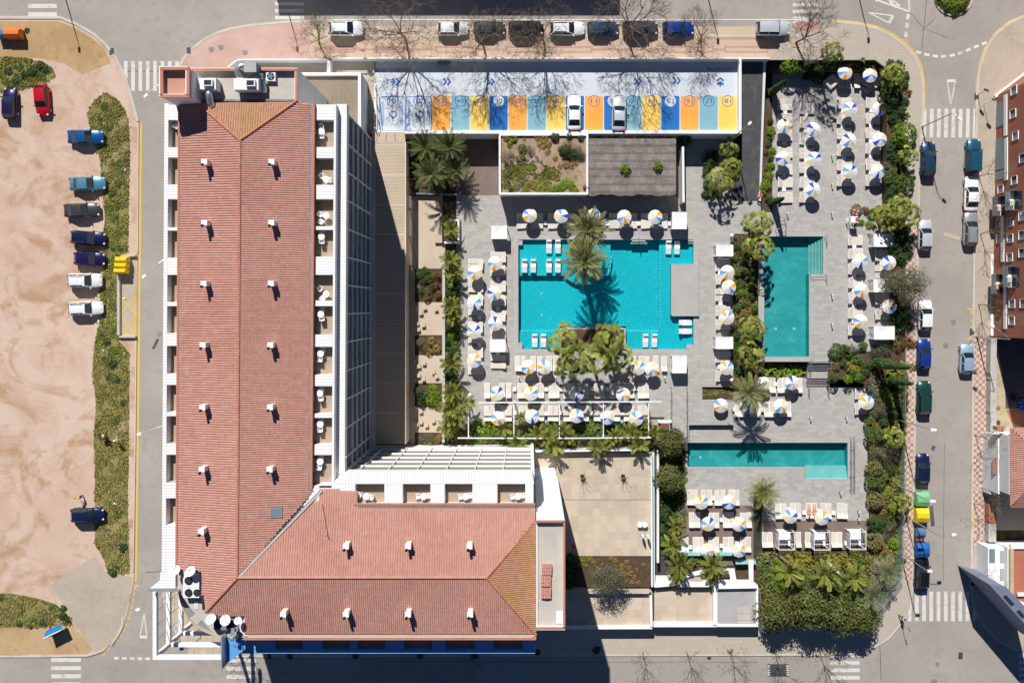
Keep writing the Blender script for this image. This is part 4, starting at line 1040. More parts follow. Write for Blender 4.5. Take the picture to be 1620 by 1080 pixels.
for (a, c) in parts_between(EO, 166, 771):
    qbox('partition', M['whitetile_y'], 498.5, a, 526.8, c, ZF, ZC)
qbox('parapet_rail', M['white'], 527, 165, 530.3, 771, ZF, ZC-.02)
qbox('facade_coping', M['whitetile_y'], 530.6, 165, 547.3, 749, ZF-1.2, ZF-.04)
for (a, c) in parts_between(WO, 166, 905):
    qbox('partition', M['whitetile_y'], 265.2, a, 280.8, c, ZF, ZC)
qbox('facade_coping', M['whitetile_y'], 258.8, 164, 265, 905, ZF-.5, ZC+.01)
MB().slab([E(*q, ZC+.02) for q in ((253.5, 905.3), (277.5, 905.3), (277.5, 930), (237, 930), (253, 917))], 1.5).build('facade_coping', M['whitetile_y'], ht)
MB().bar(E(236, 932, ZC-.1), E(285, 932.5, ZC-.1), .22, .6).build('edge_beam', M['steel'], ht)
for (a, c) in parts_between(NO, 505, 844):
    MB().slab([E(a, 765.2, ZC), E(c, 765.2, ZC), E(c, 795.6, ZC), E(a, 795.6, ZC)], ZC-ZF).build('partition', M['whitetile_x'], ht)
MB().slab([E(548, 745.4, ZC+.01), E(842, 745.4, ZC+.01), E(845, 765, ZC+.01), E(522, 765, ZC+.01)], 1.2).build('facade_coping', M['whitetile_x'], ht)
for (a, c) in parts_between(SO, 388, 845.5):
    MB().slab([E(a, 1001, ZB), E(c, 1001, ZB), E(c, 1026.6, ZB), E(a, 1026.6, ZB)], 1.2).build('partition', M['shadetile_x'], ht)
MB().slab([E(358, 1026.8, ZB+.01), E(846.5, 1026.8, ZB+.01), E(846.5, 1033.2, ZB+.01), E(358, 1033.2, ZB+.01)], 2.0).build('facade_coping', M['shadetile_x'], ht)
MB().slab([E(357, 1009, ZC-.2), E(388, 1011, ZC-.2), E(388, 1026.6, ZC-.2), E(357, 1050, ZC-.2)], .25).build('shade_blue_fin', M['shadewall'], ht)  # white corner face, coloured with the blue of its shade
MB().bar(E(356, 1001, ZC), E(356.5, 1051, ZC), .14, 2.4).build('corner_fin', M['steel'], ht)
# glazed doors under the eaves
for (a, c) in EO:
    p, q = E(ex(497.6, a), a, ZF), E(ex(497.6, c), c, ZF)
    for k in range(2):
        s, t = p.lerp(q, k*.5+.02), p.lerp(q, k*.5+.48)
        MB().bar(s+Vector((.05+.02*k, 0, .8)), t+Vector((.05+.02*k, 0, .8)), .05, 1.5).build('glass_door', M['darkglass'] if k else M['greyglass'], ht)
for (a, c) in NO:
    p, q = E(a+1, 796.6, ZF), E(c-1, 796.6, ZF)
    for k in range(2):
        s, t = p.lerp(q, k*.5+.02), p.lerp(q, k*.5+.48)
        MB().bar(s+Vector((0, .03+.02*k, .75)), t+Vector((0, .03+.02*k, .75)), .05, 1.45).build('glass_door', M['greyglass'], ht)
# --- facades: projecting slab edges and fins with recessed panels
FL = [ZF-1.1-2.85*i for i in range(6)]
XE = -291*(CAM_H-ZF)/F; YN = -(745.5-NY)*(CAM_H-ZF)/F
fy = [E(0, y, ZF).y for y in [176.7, 224.8, 270, 315.4, 360.7, 406, 451, 496.5, 541.5, 587, 632, 677.5, 722.8]] + [YN]
fx = [XE] + [E(x, 0, ZF).x for x in (565.6, 611.5, 658, 704.6, 750, 795.4, 842)]
for i, z in enumerate([ZF-.1] + FL[1:] + [4.1]):
    e = .0
    if i: MB().box(XE-.4, YN+.001, z-.16, XE+.0, fy[0], z).build('slab_edge', M['whitewall'], ht)
    if i: MB().box(XE+.001, YN-.4, z-.16, fx[-1], YN, z).build('slab_edge', M['whitewall'], ht)
lev = [ZF-1.2] + FL[1:] + [4.0]
pan = {}
for i in range(len(lev)-1):
    z1 = lev[i]-(.165 if i else 0); z0 = lev[i+1]
    for k in range(len(fy)-1):
        b = MB(); b.cur = rng.random(); b.box(XE-.26, fy[k+1]+.07, z0, XE-.20, fy[k]-.07, z1); b.build('facade_panel', M['shadedpanel'], ht)
    for k in range(len(fx)-1):
        b = MB(); b.cur = rng.random(); b.box(fx[k]+.07, YN-.26, z0, fx[k+1]-.07, YN-.20, z1); b.build('facade_panel', M['panel'], ht)
for k, y in enumerate(fy[:-1]): MB().box(XE-.3, y-.05, 3.8, XE+.02, y+.05, ZF-.2).build('fin', M['whitewall'], ht)
for k, x in enumerate(fx[1:]): MB().box(x-.05, YN-.3, 3.8, x+.05, YN+.02, ZF-.2).build('fin', M['whitewall'], ht)
MB().box(XE-.5, YN-.5, -2, XE-.27, fy[0], ZF-.2).build('wall', M['whitewall'], ht)
MB().box(XE-.5, YN-.5, -2, fx[-1], YN-.27, ZF-.2).build('wall', M['whitewall'], ht)
MB().slab([E(840, 703+42, ZF), E(845.5, 745, ZF), E(845.5, 800, ZF), E(840, 800, ZF)], 21).build('end_wall', M['whitewall'], ht)
# white flank of the top corner beside the upper block
MB().slab([E(498.5, 165.5, ZC-.01), E(531, 165.5, ZC-.01), E(531, 189, ZC-.01), E(498.5, 189, ZC-.01)], 1.19).build('partition', M['whitetile_y'], ht)
# --- stair block at the east end
ZS = 26.0
MB().prism([(p.x, p.y) for p in [E(848.5, 823, ZS), E(893.5, 823, ZS), E(893.5, 993.5, ZS), E(848.5, 993.5, ZS)]], -2.5, ZS-.62).build('stair_block_wall', M['whitewall'], ht)
MB().slab([E(*q, ZS-.58) for q in ((849, 824), (893, 824), (893, 993), (849, 993))], .035).build('flat_roof', M['flatroof'], ht)
for a, c, w in (((848, 824), (894, 824), .18), ((892.6, 824.5), (892.6, 993), .18), ((848, 993), (894, 993), .2)):
    MB().bar(E(*a, ZS-.3), E(*c, ZS-.3), w, .6).build('parapet', M['white'], ht)
    MB().bar(E(*a, ZS+.03), E(*c, ZS+.03), w*1.15, .06).build('coping', M['terracotta'], ht)
MB().bar(E(850, 826, ZS-.5), E(850, 991, ZS-.5), .1, .25).build('parapet', M['white'], ht)
MB().box(*(E(880, 988, ZS)[:2]), ZS-.55, *(E(891, 969, ZS)[:2]), ZS-.45).build('roof_slab', M['white'], ht)
MB().slab([P(842, 744, 3.2), P(878.5, 744, 3.2), P(884, 768, 3.2), P(842, 768, 3.2)], 3).build('stair_foot', M['white'], ht)
# --- plant block and tower at the north end
MB().prism([(p.x, p.y) for p in [E(300, 108.5), E(470, 108.5), E(470, 162), E(300, 162)]], -2.5, ZE-.25).build('wall', M['whitewall'], ht)
MB().slab([E(*q, ZE-.2) for q in ((301, 110), (469, 110), (469, 160), (301, 160))], .04).build('flat_roof', M['flatroof'], ht)
for a, c in (((299, 110.2), (471, 110.2)), ((469, 111), (469, 160))):
    MB().bar(E(*a, ZE+.1), E(*c, ZE+.1), .22, .6).build('parapet', M['white'], ht)
    MB().bar(E(*a, ZE+.43), E(*c, ZE+.43), .26, .06).build('coping', M['terracotta'], ht)
MB().bar(E(302, 159, ZE-.1), E(468, 159, ZE-.1), .2, .3).build('roof_upstand', M['gutter'], ht)
ZT = 26.2
MB().prism([(p.x, p.y) for p in [E(254, 107, ZT), E(298.5, 107, ZT), E(298.5, 153, ZT), E(254, 153, ZT)]], -2.5, ZT-.75).build('tower_wall', M['whitewall'], ht)
MB().slab([E(*q, ZT-.7) for q in ((256, 109), (297, 109), (297, 151), (256, 151))], .04).build('tower_roof', mat('red_roof_screed', (0.50, 0.26, 0.19), .9, var=[(.6, (.44, .22, .16), .45, .7, 7), (3, (.56, .36, .28), .62, .75, 5)]), ht)
for a, c in (((253.5, 108.3), (299, 108.3)), ((297.2, 109.6), (297.2, 151)), ((253.5, 152), (299, 152)), ((255.4, 109.6), (255.4, 151))):
    MB().bar(E(*a, ZT-.35), E(*c, ZT-.35), .25, .7).build('parapet', M['white'], ht)
    MB().bar(E(*a, ZT+.03), E(*c, ZT+.03), .29, .06).build('coping', M['terracotta'], ht)
# --- annex with gravel roof
ax = thing('annex_building', 'low white annex with flat gravel roof between hotel and car park', 'building', P(520, 160, 3.3))
ZA = 8.3
MB().slab([P(440, 116, ZA-.5), P(571.4, 116, ZA-.5), P(571.4, 203, ZA-.5), P(440, 203, ZA-.5)], 5.4).build('wall', M['whitewall'], ax)
MB().slab([P(442, 118, ZA-.45), P(569, 118, ZA-.45), P(569, 202, ZA-.45), P(442, 202, ZA-.45)], .045).build('roof_gravel', M['gravelroof'], ax, kind='stuff')
for a, c in (((440, 118), (571.3, 118)), ((569.2, 120.3), (569.2, 203))): MB().bar(P(*a, ZA-.22), P(*c, ZA-.22), .36, .46).build('parapet', M['white'], ax)
MB().box(*(P(571.6, 207, 4)[:2]), -2, *(P(594, 118, 4)[:2]), 3.32).build('side_path', M['concrete'], ax)
# --- perforated screen roof over the hotel terrace
sc = thing('perforated_canopy', 'beige perforated canopy running along the foot of the hotel', 'canopy', P(617, 460, 0))
zc = 4.2
b = MB()
def lattice(b, o, Uv, Vv, lu, lv, su, sv, w, nrm):
    o, Uv, Vv, nrm = Vector(o), Vector(Uv), Vector(Vv), Vector(nrm)
    for sgn, off in ((1, 0), (-1, .012)):
        # lines u/su + sgn*v/sv = k
        kmin = -lv/sv if sgn < 0 else 0; kmax = lu/su + (lv/sv if sgn > 0 else 0)
        k = math.floor(kmin)
        while k <= kmax:
            pts = []
            for u in (0, lu):
                v = sgn*(k - u/su)*sv
                if -1e-6 <= v <= lv+1e-6: pts.append((u, v))
            for v in (0, lv):
                u = (k - sgn*v/sv)*su
                if -1e-6 < u < lu+1e-6: pts.append((u, v))
            if len(pts) >= 2:
                pts.sort(); p, q = pts[0], pts[-1]
                if math.dist(p, q) > .05:
                    b.bar(o+Uv*p[0]+Vv*p[1]+nrm*off, o+Uv*q[0]+Vv*q[1]+nrm*off, w, .012, nrm)
            k += 1
a0, a1 = P(590.5, 702, zc), P(641.5, 225, zc)
lattice(b, (a0.x, a0.y, zc), (1, 0, 0), (0, 1, 0), a1.x-a0.x, a1.y-a0.y, .25, .37, .088, (0, 0, 1))
b.build('perforated_roof', M['screen'], sc, kind='stuff')
b = MB(); lattice(b, (a1.x+.02, a0.y, 1.2), (0, 1, 0), (0, 0, 1), a1.y-a0.y, 2.7, .31, .31, .10, (1, 0, 0)); b.build('perforated_side', M['screen'], sc, kind='stuff')
MB().slab([P(588, 209, zc), P(640, 209, zc), P(641.5, 225, zc), P(590, 225, zc)], .12).build('roof_slab', M['terrace'], sc)
for k in range(3):
    MB().bar(P(597+k*14, 212, zc+.03), P(596+k*14.5, 224, zc+.03), .05, .05).build('seam', M['dkgrey'], sc)
for k in range(11):
    y = 230 + k*47
    q = P(641, y, zc); MB().box(q.x-.06, q.y-.06, 0, q.x+.06, q.y+.06, zc-.02).build('post', M['screen'], sc)
    MB().bar(P(590.5, y, zc-.09), P(641, y, zc-.09), .10, .14).build('beam', M['screen'], sc)
MB().bar(P(641.6, 225, zc+.02), P(641.6, 702, zc+.02), .12, .1).build('edge_beam', M['screen'], sc)
# --- open corner frames and the curved canopy at the south-west corner
cf = thing('corner_frame', 'stack of open white corner frames at the end of the hotel', 'frame', P(300, 1000, -2))
zz = [20.9, 17.2, 13.6]
cx, cy = P(244.5, 1040, zz[0]).xy; ys = P(0, 933, zz[0]).y; xs = P(357, 0, zz[0]).x
for i, z in enumerate(zz):
    w = .42
    MB().box(cx-w/2, cy+w/2+.004, z-.5, cx+w/2, ys, z).build('beam', M['white'], cf)
    MB().box(cx-w/2, cy-w/2, z-.5, xs, cy+w/2, z).build('beam', M['white'], cf)
MB().box(cx-.2, cy-.2, -2, cx+.2, cy+.2, zz[0]-.52).build('post', M['whitewall'], cf)
for k in range(4):
    MB().box(cx-.18, cy+(ys-cy)*(k+1)/4.6-.03, zz[2], cx-.12, cy+(ys-cy)*(k+1)/4.6+.03, zz[0]).build('rod', M['steel'], cf)
cc = thing('curved_canopy', 'grey curved glass canopy in the corner of the hotel', 'canopy', P(320, 975, 18))
zq = 19.5
outer = [(283, 930), (285, 945), (290.5, 963), (299, 978), (310, 989), (323, 997), (338, 1003), (354, 1006.5)]
innr = [(296, 930), (297, 944), (302, 958), (309.5, 970), (319, 979), (330, 986), (342, 990.5), (356, 992.5)]
for i in range(7):
    MB().slab([P(*outer[i], zq), P(*outer[i+1], zq), P(*innr[i+1], zq), P(*innr[i], zq)], .12).build('canopy_panel', M['flatroof'] if i % 3 == 0 else M['steel'], cc)
    MB().bar(P(*outer[i], zq+.08), P(*outer[i+1], zq+.08), .16, .25).build('edge_rail', M['ochre'], cc)
MB().slab([P(*q, zq+.6) for q in ((296, 930), (297, 944), (302, 958), (309.5, 970), (319, 979), (330, 986), (342, 990.5), (356, 992.5), (370, 975), (330, 940))], .4).build('inner_deck', M['flatroof'], cc)
cp = struct_root('corner_paving', PG(300, 985, .13))
for i in range(11):
    for j in range(9):
        x0, y0 = 256+i*10.2, 934+j*11.4
        if x0 < 262+ (j*3.2 if j > 3 else 0): continue
        b = MB(); b.cur = rng.random(); b.slab([PG(x, y, .15) for x, y in ((x0+.3, y0+.3), (x0+9.9, y0+.3), (x0+9.9, y0+11.1), (x0+.3, y0+11.1))], .03); b.build('paving_slab', M['terrace'], cp)
# --- roof fittings, each lifted off the roof on its own
vent = thing('roof_vent', 'vent', 'roof vent')
MB().box(-.36, -.33, -.35, .36, .33, .0).build('base', M['terracotta'], vent, local=True)
MB().box(-.27, -.25, 0.0, .27, .25, 1.25).build('shaft', M['whitewall'], vent, local=True)
MB().box(-.31, -.29, 1.25, .31, .29, 1.33).build('cap', M['white'], vent, local=True)
MB().tube([(-.1, -.2, 1.0), (-.14, -.34, 1.35), (-.14, -.34, 1.55)], [.12, .15, .17], 8).build('cowl', M['black'], vent, local=True)
vp = Proto(vent)
MB().prism([(p.x, p.y) for p in [E(362, 1003.5, 19), E(846, 1003.5, 19), E(846, 1027, 19.2), E(362, 1027, 19.2)]], -3.2, 19.19).build('wall', M['shadewall'], ht)
def roofz(px, py):
    if px < 500 and py < 860:
        t = abs(px-378)/97.0; return ZR - (ZR-ZE)*min(t, 1)
    t = abs(py-913)/(116.0 if py < 913 else 93.0); return ZR - (ZR-ZE)*min(t, 1)
for k, (x, y) in enumerate([(330, 259), (330, 354), (329, 449), (327.5, 545), (327, 642), (326, 739), (325, 836)]):
    z = roofz(x, y); vp.put(P(x, y, z), 0, 'white roof vent with black cowl, %s from the tower end of the outer west slope' % ORD[k], 'vents on the hotel roof')
for k, (x, y) in enumerate([(435, 259), (434.5, 354), (434, 449), (433, 545), (432.5, 642), (432, 739)]):
    z = roofz(x, y); vp.put(P(x, y, z), 0, 'white roof vent with black cowl, %s from the plant block end of the pool-side slope' % ORD[k], 'vents on the hotel roof')
for k, (x, y) in enumerate([(551, 859), (648, 859), (744, 859)]):
    z = roofz(x, y); vp.put(P(x, y, z), 0, 'white roof vent on the pale courtyard slope, %s from the valley' % ORD[k], 'vents on the hotel roof')
for k, (x, y) in enumerate([(453, 965), (551, 965), (648, 965), (745, 965)]):
    z = roofz(x, y); vp.put(P(x, y, z), 0, 'white roof vent on the south street slope, %s from the satellite dishes' % ORD[k], 'vents on the hotel roof')
z = roofz(437, 809)
sk = thing('skylight', 'dark framed skylight window set into the red tiled slope', 'skylight', P(437, 810, z+.12))
sn = Vector((-(ZR-ZE), 0, 0))
tl = math.atan2(ZR-ZE, 7.4)
sk.rotation_euler = (0, tl, 0)
MB().box(-.62, -.55, -.02, .62, .55, .14).build('frame', M['gutter'], sk, local=True)
MB().box(-.5, -.43, .14, .5, .43, .155).build('pane', M['greyglass'], sk, local=True)
sl_ = thing('tile_stack', 'tile stack', 'tile stack')
for i in range(4):
    for j in range(3):
        b = MB(); b.box(-.52+i*.26+.01, -.55+j*.37, 0, -.52+i*.26+.25, -.55+j*.37+.35, .42 if (i+j) % 3 else .36); b.build('tile', M['roof'], sl_, local=True)
sp = Proto(sl_)
for k, (x, y) in enumerate([(865, 899), (863.5, 917), (864, 936)]):
    sp.put(P(x, y, ZS-.56), 0, ['stack of spare red roof tiles nearest the white flank wall on the stair roof', 'smaller middle stack of spare red roof tiles on the stair roof', 'stack of spare red roof tiles nearest the south street on the stair roof'][k], 'spare tile stacks')
def dish(x, y, z, r, lab, az, el):
    d = thing('satellite_dish', lab, 'satellite dish', P(x, y, z-.9), group='dishes on the hotel corner')
    n = Vector((math.cos(az)*math.cos(el), math.sin(az)*math.cos(el), math.sin(el))); q = n.to_track_quat('Z', 'Y')
    vs = []; fs = []; m_, k_ = 5, 18
    for j in range(m_+1):
        rr = r*j/m_
        for i in range(k_): a = 2*math.pi*i/k_; vs.append(q @ Vector((rr*math.cos(a), rr*math.sin(a), .25*rr*rr/r)) + Vector((0, 0, .9)))
    for j in range(m_):
        for i in range(k_): fs.append([j*k_+i, j*k_+(i+1) % k_, (j+1)*k_+(i+1) % k_, (j+1)*k_+i])
    MB().add(vs, fs).build('reflector', M['whiteplastic'], d, smooth=True, local=True)
    MB().tube([(0, 0, -.4), (0, 0, .9)], .05, 6).build('mast', M['steel'], d, local=True)
    f_ = q @ Vector((0, 0, r*.9)) + Vector((0, 0, .9)); e_ = q @ Vector((0, -r, .25*r)) + Vector((0, 0, .9))
    MB().tube([e_, f_], .025, 5).build('feed_arm', M['steel'], d, local=True)
    MB().tube([f_, f_ + n*-.14], .06, 6).build('receiver', M['dkgrey'], d, local=True)
so_ = math.radians(105)
dish(283.5, 898, 23.4, .52, 'white satellite dish over the gap beside the cooling units, outermost', so_, 1.0)
dish(307, 900, 23.6, .55, 'white satellite dish on the upper cooling unit', so_, .9)
dish(339, 975, 23.4, .58, 'tilted white satellite dish beside the lower cooling unit', so_, .8)
dish(361.5, 976, 23.6, .58, 'white satellite dish facing up above the lower fans', so_, 1.15)
dish(381, 977, 23.6, .42, 'small white satellite dish on the antenna mast near the south eave', so_, .9)
dish(343, 144, 23.2, .38, 'small white dish in the shade of the tower', so_, .9)
def cooler(x0, y0, x1, y1, z, h, fans, lab, m='white'):
    c = thing('cooling_unit', lab, 'air conditioner', P((x0+x1)/2, (y0+y1)/2, z), group='cooling units on the hotel roof')
    a, d = P(x0, y1, z+h), P(x1, y0, z+h)
    MB().box(a.x, a.y, z, d.x, d.y, z+h).build('casing', M[m], c)
    for fx_, fy_, r in fans:
        q = P(fx_, fy_, z+h)
        MB().tube([q, q+Vector((0, 0, .12))], r, 16).build('fan_shroud', M['black'], c)
        b = MB()
        for k in range(6):
            a_ = k*math.pi/3; b.bar(q+Vector((0, 0, .14)), q+Vector((math.cos(a_)*r*.9, math.sin(a_)*r*.9, .14)), .06, .02)
        b.build('fan_grille', M['dkgrey'], c)
    return c
cooler(289.5, 905, 315, 928, 21.9, 1.0, [(298.5, 917.5, .42)], 'white cooling unit with one fan beside the west gutter')
cooler(289.5, 928.5, 315, 945, 21.9, 1.0, [(298.5, 936.5, .4), (311.5, 936.5, .36)], 'white cooling unit with two fans above the curved canopy')
cooler(338, 977, 377, 996, 21.6, 1.0, [(345, 987, .40), (364.5, 987, .40)], 'grey cooling unit with two fans by the south-west roof corner', 'greyglass')
MB().slab([E(*q, 21.9) for q in ((281, 903), (317, 903), (320, 965), (345, 975), (388, 972), (388, 1008), (345, 1008), (300, 960), (281, 930))], .3).build('plant_deck', M['flatroof'], ht)
for i in range(4):
    MB().bar(E(307, 952+i*3, 21.95), E(314, 952+i*3, 21.95), .12, .08).build('deck_slat', M['white'], ht)
an = thing('antenna_mast', 'grey cluster of antenna gear and boxes by the south eave', 'antenna', P(377, 998, 22))
for k in range(9):
    a_ = k*2.4; MB().box(-.3+.25*math.cos(a_), -.1+.5*math.sin(a_), .2+.15*k, .05+.25*math.cos(a_), .3+.5*math.sin(a_), .42+.15*k).build('aerial_box', M['steel'], an, local=True)
MB().tube([(0, 0, 0), (0, 0, 2.4)], .06, 6).build('mast', M['steel'], an, local=True)
MB().tube([(-1.1, .4, 2), (0, 0, 2.1)], .03, 5).build('boom', M['steel'], an, local=True)
def airbox(x, y, lab, ducts):
    u = thing('ventilation_unit', lab, 'ventilation unit', P(x, y, ZE-.2), group='ventilation units on the plant block')
    MB().box(-1.3, -.55, .3, 1.3, .65, 1.7).build('casing', M['white'], u, local=True)
    MB().box(.05, -.25, 1.7, 1.05, .45, 2.05).build('outlet_frame', M['white'], u, local=True)
    MB().box(.17, -.15, 2.05, .93, .35, 2.07).build('outlet_opening', M['black'], u, local=True)
    for sx in (-1.2, 1.2): MB().box(sx-.06, -.5, 0, sx+.06, .6, .3).build('leg', M['steel'], u, local=True)
    for d_ in ducts: MB().tube(d_, [.36]*len(d_), 12).build('duct', M['bluesteel'], u, local=True, smooth=True)
    return u
airbox(331, 139.5, 'white ventilation unit with a bent steel duct beside the tower', [[(.4, -.5, 1.2), (.4, -1.0, 1.25), (.45, -1.5, 1.1), (.5, -1.9, .8), (.5, -2.2, .35)]])
airbox(397, 140, 'white ventilation unit with looped steel ducts in the middle of the plant block', [[(-.5, .6, 1.2), (-.9, 1.1, 1.3), (-1.0, 1.6, 1.4), (-.6, 2.0, 1.4), (.2, 2.1, 1.3)], [(.8, .6, 1.1), (1.2, 1.0, 1.1), (1.6, 1.0, 1.0)], [(.9, .5, .8), (1.5, .4, .6), (1.5, -.6, .5)]])
q = E(405, 114, ZE); bx = thing('roof_box', 'dark grey plant box on the roof of the north block', 'plant box', (q.x, q.y, ZE-.2))
MB().box(-.6, -.5, 0, .6, .5, 2.2).build('casing', M['gutter'], bx, local=True); MB().box(-.65, -.55, 2.2, .65, .55, 2.28).build('lid', M['greyroof'], bx, local=True)
q = E(429.5, 122, ZE); bx = thing('roof_fan', 'low blue and white fan box on the north roof', 'roof fan', (q.x, q.y, ZE-.2))
MB().box(-.5, -.5, 0, .5, .5, .5).build('casing', M['whitewall'], bx, local=True); MB().tube([(0, 0, .5), (0, 0, .56)], .4, 14).build('fan_shroud', M['darkglass'], bx, local=True)
for k in range(5): MB().bar((0, 0, .58), (.38*math.cos(k*1.256), .38*math.sin(k*1.256), .58), .1, .02).build('blade', M['lotteal'], bx, local=True)
q = E(309, 128, ZE); bx = thing('roof_tank', 'round grey tank in the shade of the tower', 'tank', (q.x, q.y, ZE-.2))
MB().cyl(0, 0, 0, 1.1, .36, .36, 14).build('drum', M['gutter'], bx, local=True); MB().dome((0, 0, 1.1), .36, .36, .12, 14, 3).build('lid', M['gutter'], bx, local=True)
q = E(519, 845, roofz(519, 845)); bx = thing('lightning_rod', 'thin cable and rod on the pale courtyard slope', 'lightning rod', q)
MB().tube([(0, 0, 0), (0, 0, .7)], .05, 6).build('rod', M['wood'], bx, local=True)
c2 = E(510, 797, roofz(510, 797)+.1) - q; MB().tube([(0, 0, .12), tuple(c2)], .025, 4).build('cable', M['black'], bx, local=True)
# ================================================================== pool furniture
lg = thing('sun_lounger', 'lounger', 'sun lounger')
b = MB()
for s in (-1, 1):
    b.box(-.98, s*.33-.025, .27, .36, s*.33+.025, .33)
    b.bar((.34, s*.33, .31), (.97, s*.33, .60), .05, .05)
b.box(-.98, -.305, .27, -.93, .305, .33); b.box(.93, -.305, .565, .99, .305, .615)
b.build('frame', M['whiteplastic'], lg, local=True)
b = MB(); b.slab([(-.93, -.305, .345), (.34, -.305, .345), (.34, .305, .345), (-.93, .305, .345)], .02); b.build('seat', M['sling'], lg, local=True)
b = MB(); b.slab([(.345, -.305, .35), (.93, -.305, .615), (.93, .305, .615), (.345, .305, .35)], .02); b.build('backrest', M['sling'], lg, local=True)
for x in (-.8, .30):
    b = MB(); b.box(x-.03, -.33, 0, x+.03, -.28, .27); b.box(x-.03, .28, 0, x+.03, .33, .27); b.box(x-.03, -.28, .10, x+.03, .28, .14); b.build('leg', M['whiteplastic'], lg, local=True)
LG = Proto(lg)
sd = thing('side_table', 'table', 'side table')
MB().box(-.24, -.26, .34, .24, .26, .38).build('table_top', M['whiteplastic'], sd, local=True)
b = MB(); b.box(-.18, -.20, .0, .18, .20, .33); b.build('pedestal', M['whiteplastic'], sd, local=True)
SD = Proto(sd)
def parasol(main, seq):
    u = thing('parasol', 'parasol', 'parasol')
    MB().tube([(0, 0, 0), (0, 0, 2.42)], .03, 8).build('pole', M['whiteplastic'], u, local=True)
    MB().box(-.26, -.26, 0, .26, .26, .10).build('base', M['flatroof'], u, local=True)
    MB().tube([(0, 0, 2.40), (0, 0, 2.52)], [.05, .02], 8).build('finial', M['whiteplastic'], u, local=True)
    for k in range(10):
        a0, a1 = 2*math.pi*k/10, 2*math.pi*(k+1)/10
        g = lambda r, a, z: (r*math.cos(a), r*math.sin(a), z)
        am = (a0+a1)/2; b = MB()
        b.add([(0, 0, 2.44), g(.46, a0, 2.29), g(.45, am, 2.275), g(.46, a1, 2.29), g(.95, a0, 2.07), g(.925, am, 2.055), g(.95, a1, 2.07)], [[0, 1, 2], [0, 2, 3], [1, 4, 5, 2], [2, 5, 6, 3]])
        b.add([g(.95, a0, 2.07), g(.925, am, 2.055), g(.95, a1, 2.07), g(.955, a1, 1.97), g(.93, am, 1.955), g(.955, a0, 1.97)], [[0, 1, 4, 5], [1, 2, 3, 4]])
        b.build('canopy_panel', M[seq.get(k, 'fabwhite')], u, local=True)
    return Proto(u)
# counter-clockwise order of the coloured panels, seen from above
UO = parasol('orange', {0: 'faborange', 8: 'fablight', 3: 'fabyellow'})
UB = parasol('blue', {0: 'fabblue', 5: 'fabyellow', 3: 'fablight'})
ZM, ZU, ZD, ZW = .02, .62, -.78, -.74
def lab_pos(k, n):
    return ORD[k]
def row(desc, axis, fixed, head, ps, z, group, jit=.35):
    rz = {'left': math.pi, 'right': 0, 'down': -math.pi/2, 'up': math.pi/2}[head]
    end = 'from the top' if axis == 'v' else 'from the hotel end'
    for k, p in enumerate(ps):
        x, y = (fixed + rng.uniform(-jit, jit)*1.5, p) if axis == 'v' else (p, fixed + rng.uniform(-jit, jit))
        LG.put(P(x, y, z), rz + rng.uniform(-.03, .03), 'beige sun lounger, %s %s in %s' % (ORD[k], end, desc), group)
def tables(desc, pts, z):
    for k, (x, y) in enumerate(pts):
        SD.put(P(x, y, z), rng.uniform(-.08, .08), 'small white side table, %s in %s' % (ORD[k], desc), 'white side tables between the loungers')
GU, GM, GLo = 'sun loungers on the upper street-side deck', 'sun loungers round the main pool', 'sun loungers on the lower deck'
row('the column by the driveway hedge', 'v', 1240.5, 'left', [162.6, 171, 187, 195, 211, 219, 237.6, 246, 264.8, 272.6, 285, 292.7, 309, 317], ZU, GU)
row('the second column from the driveway hedge', 'v', 1275, 'left', [169, 177, 190.5, 199, 217, 225.5, 239, 247.3, 262, 270, 285, 293.3, 308, 316.7], ZU, GU)
row('the third column of the upper deck', 'v', 1334, 'left', [160, 168.4, 185.3, 193.3, 208.6, 217, 234.4, 243.2, 257.7, 266, 281.7, 290.7], ZU, GU)
row('the fourth column of the upper deck', 'v', 1379, 'left', [160, 167.9, 184.6, 193, 207.3, 215.7, 231.8, 240.2, 257, 265.5, 282.3, 290.7], ZU, GU)
row('the column beside the narrow pool', 'v', 1351.5, 'left', [376, 383.9, 397.7, 405.6, 421.8, 429.8, 443.5, 451.5, 468, 476.4, 491.4, 499.3, 518, 526], ZU, GU)
row('the cabana column below the street hedge', 'v', 1394, 'left', [400, 408.3, 425, 436, 468.7, 477, 492.8, 501], ZU, GU)
tables('the column by the driveway hedge', [(1241, 178.8), (1240, 203), (1240, 227.5), (1239.6, 254.5), (1239.6, 278), (1239, 300.5)], ZU)
tables('the second column from the driveway hedge', [(1274, 184), (1274, 208.2), (1274, 232), (1274, 254.6), (1274, 277.8), (1273, 301)], ZU)
tables('the third column of the upper deck', [(1332.3, 176.6), (1331.7, 201), (1331, 226.6), (1333.6, 250.6), (1332, 274)], ZU)
tables('the fourth column of the upper deck', [(1377, 176), (1376.4, 200.2), (1376, 224), (1376, 248.6), (1376, 274)], ZU)
tables('the column beside the narrow pool', [(1350, 391), (1349, 414), (1349.5, 437), (1349.5, 460), (1350, 484), (1349, 508.5)], ZU)
tables('the cabana column below the street hedge', [(1393, 416.7), (1394, 485)], ZU)
row('the top row above the main pool', 'h', 350, 'up', [821.8, 830.5, 845.4, 854.8, 871, 879.8, 894.6, 903.6, 921, 930, 944, 952.8, 967, 976, 991, 1003, 1017.8, 1026, 1037, 1051], ZM, GM)
tables('the top row above the main pool', [(863, 353), (912.5, 353), (960, 354), (1010, 354), (1059, 354)], ZM)
row('the column against the pool\'s hotel side', 'v', 788, 'right', [403, 411, 424, 432, 448.5, 457, 471, 479, 495.5, 504, 522, 530.5, 566, 578], ZM, GM)
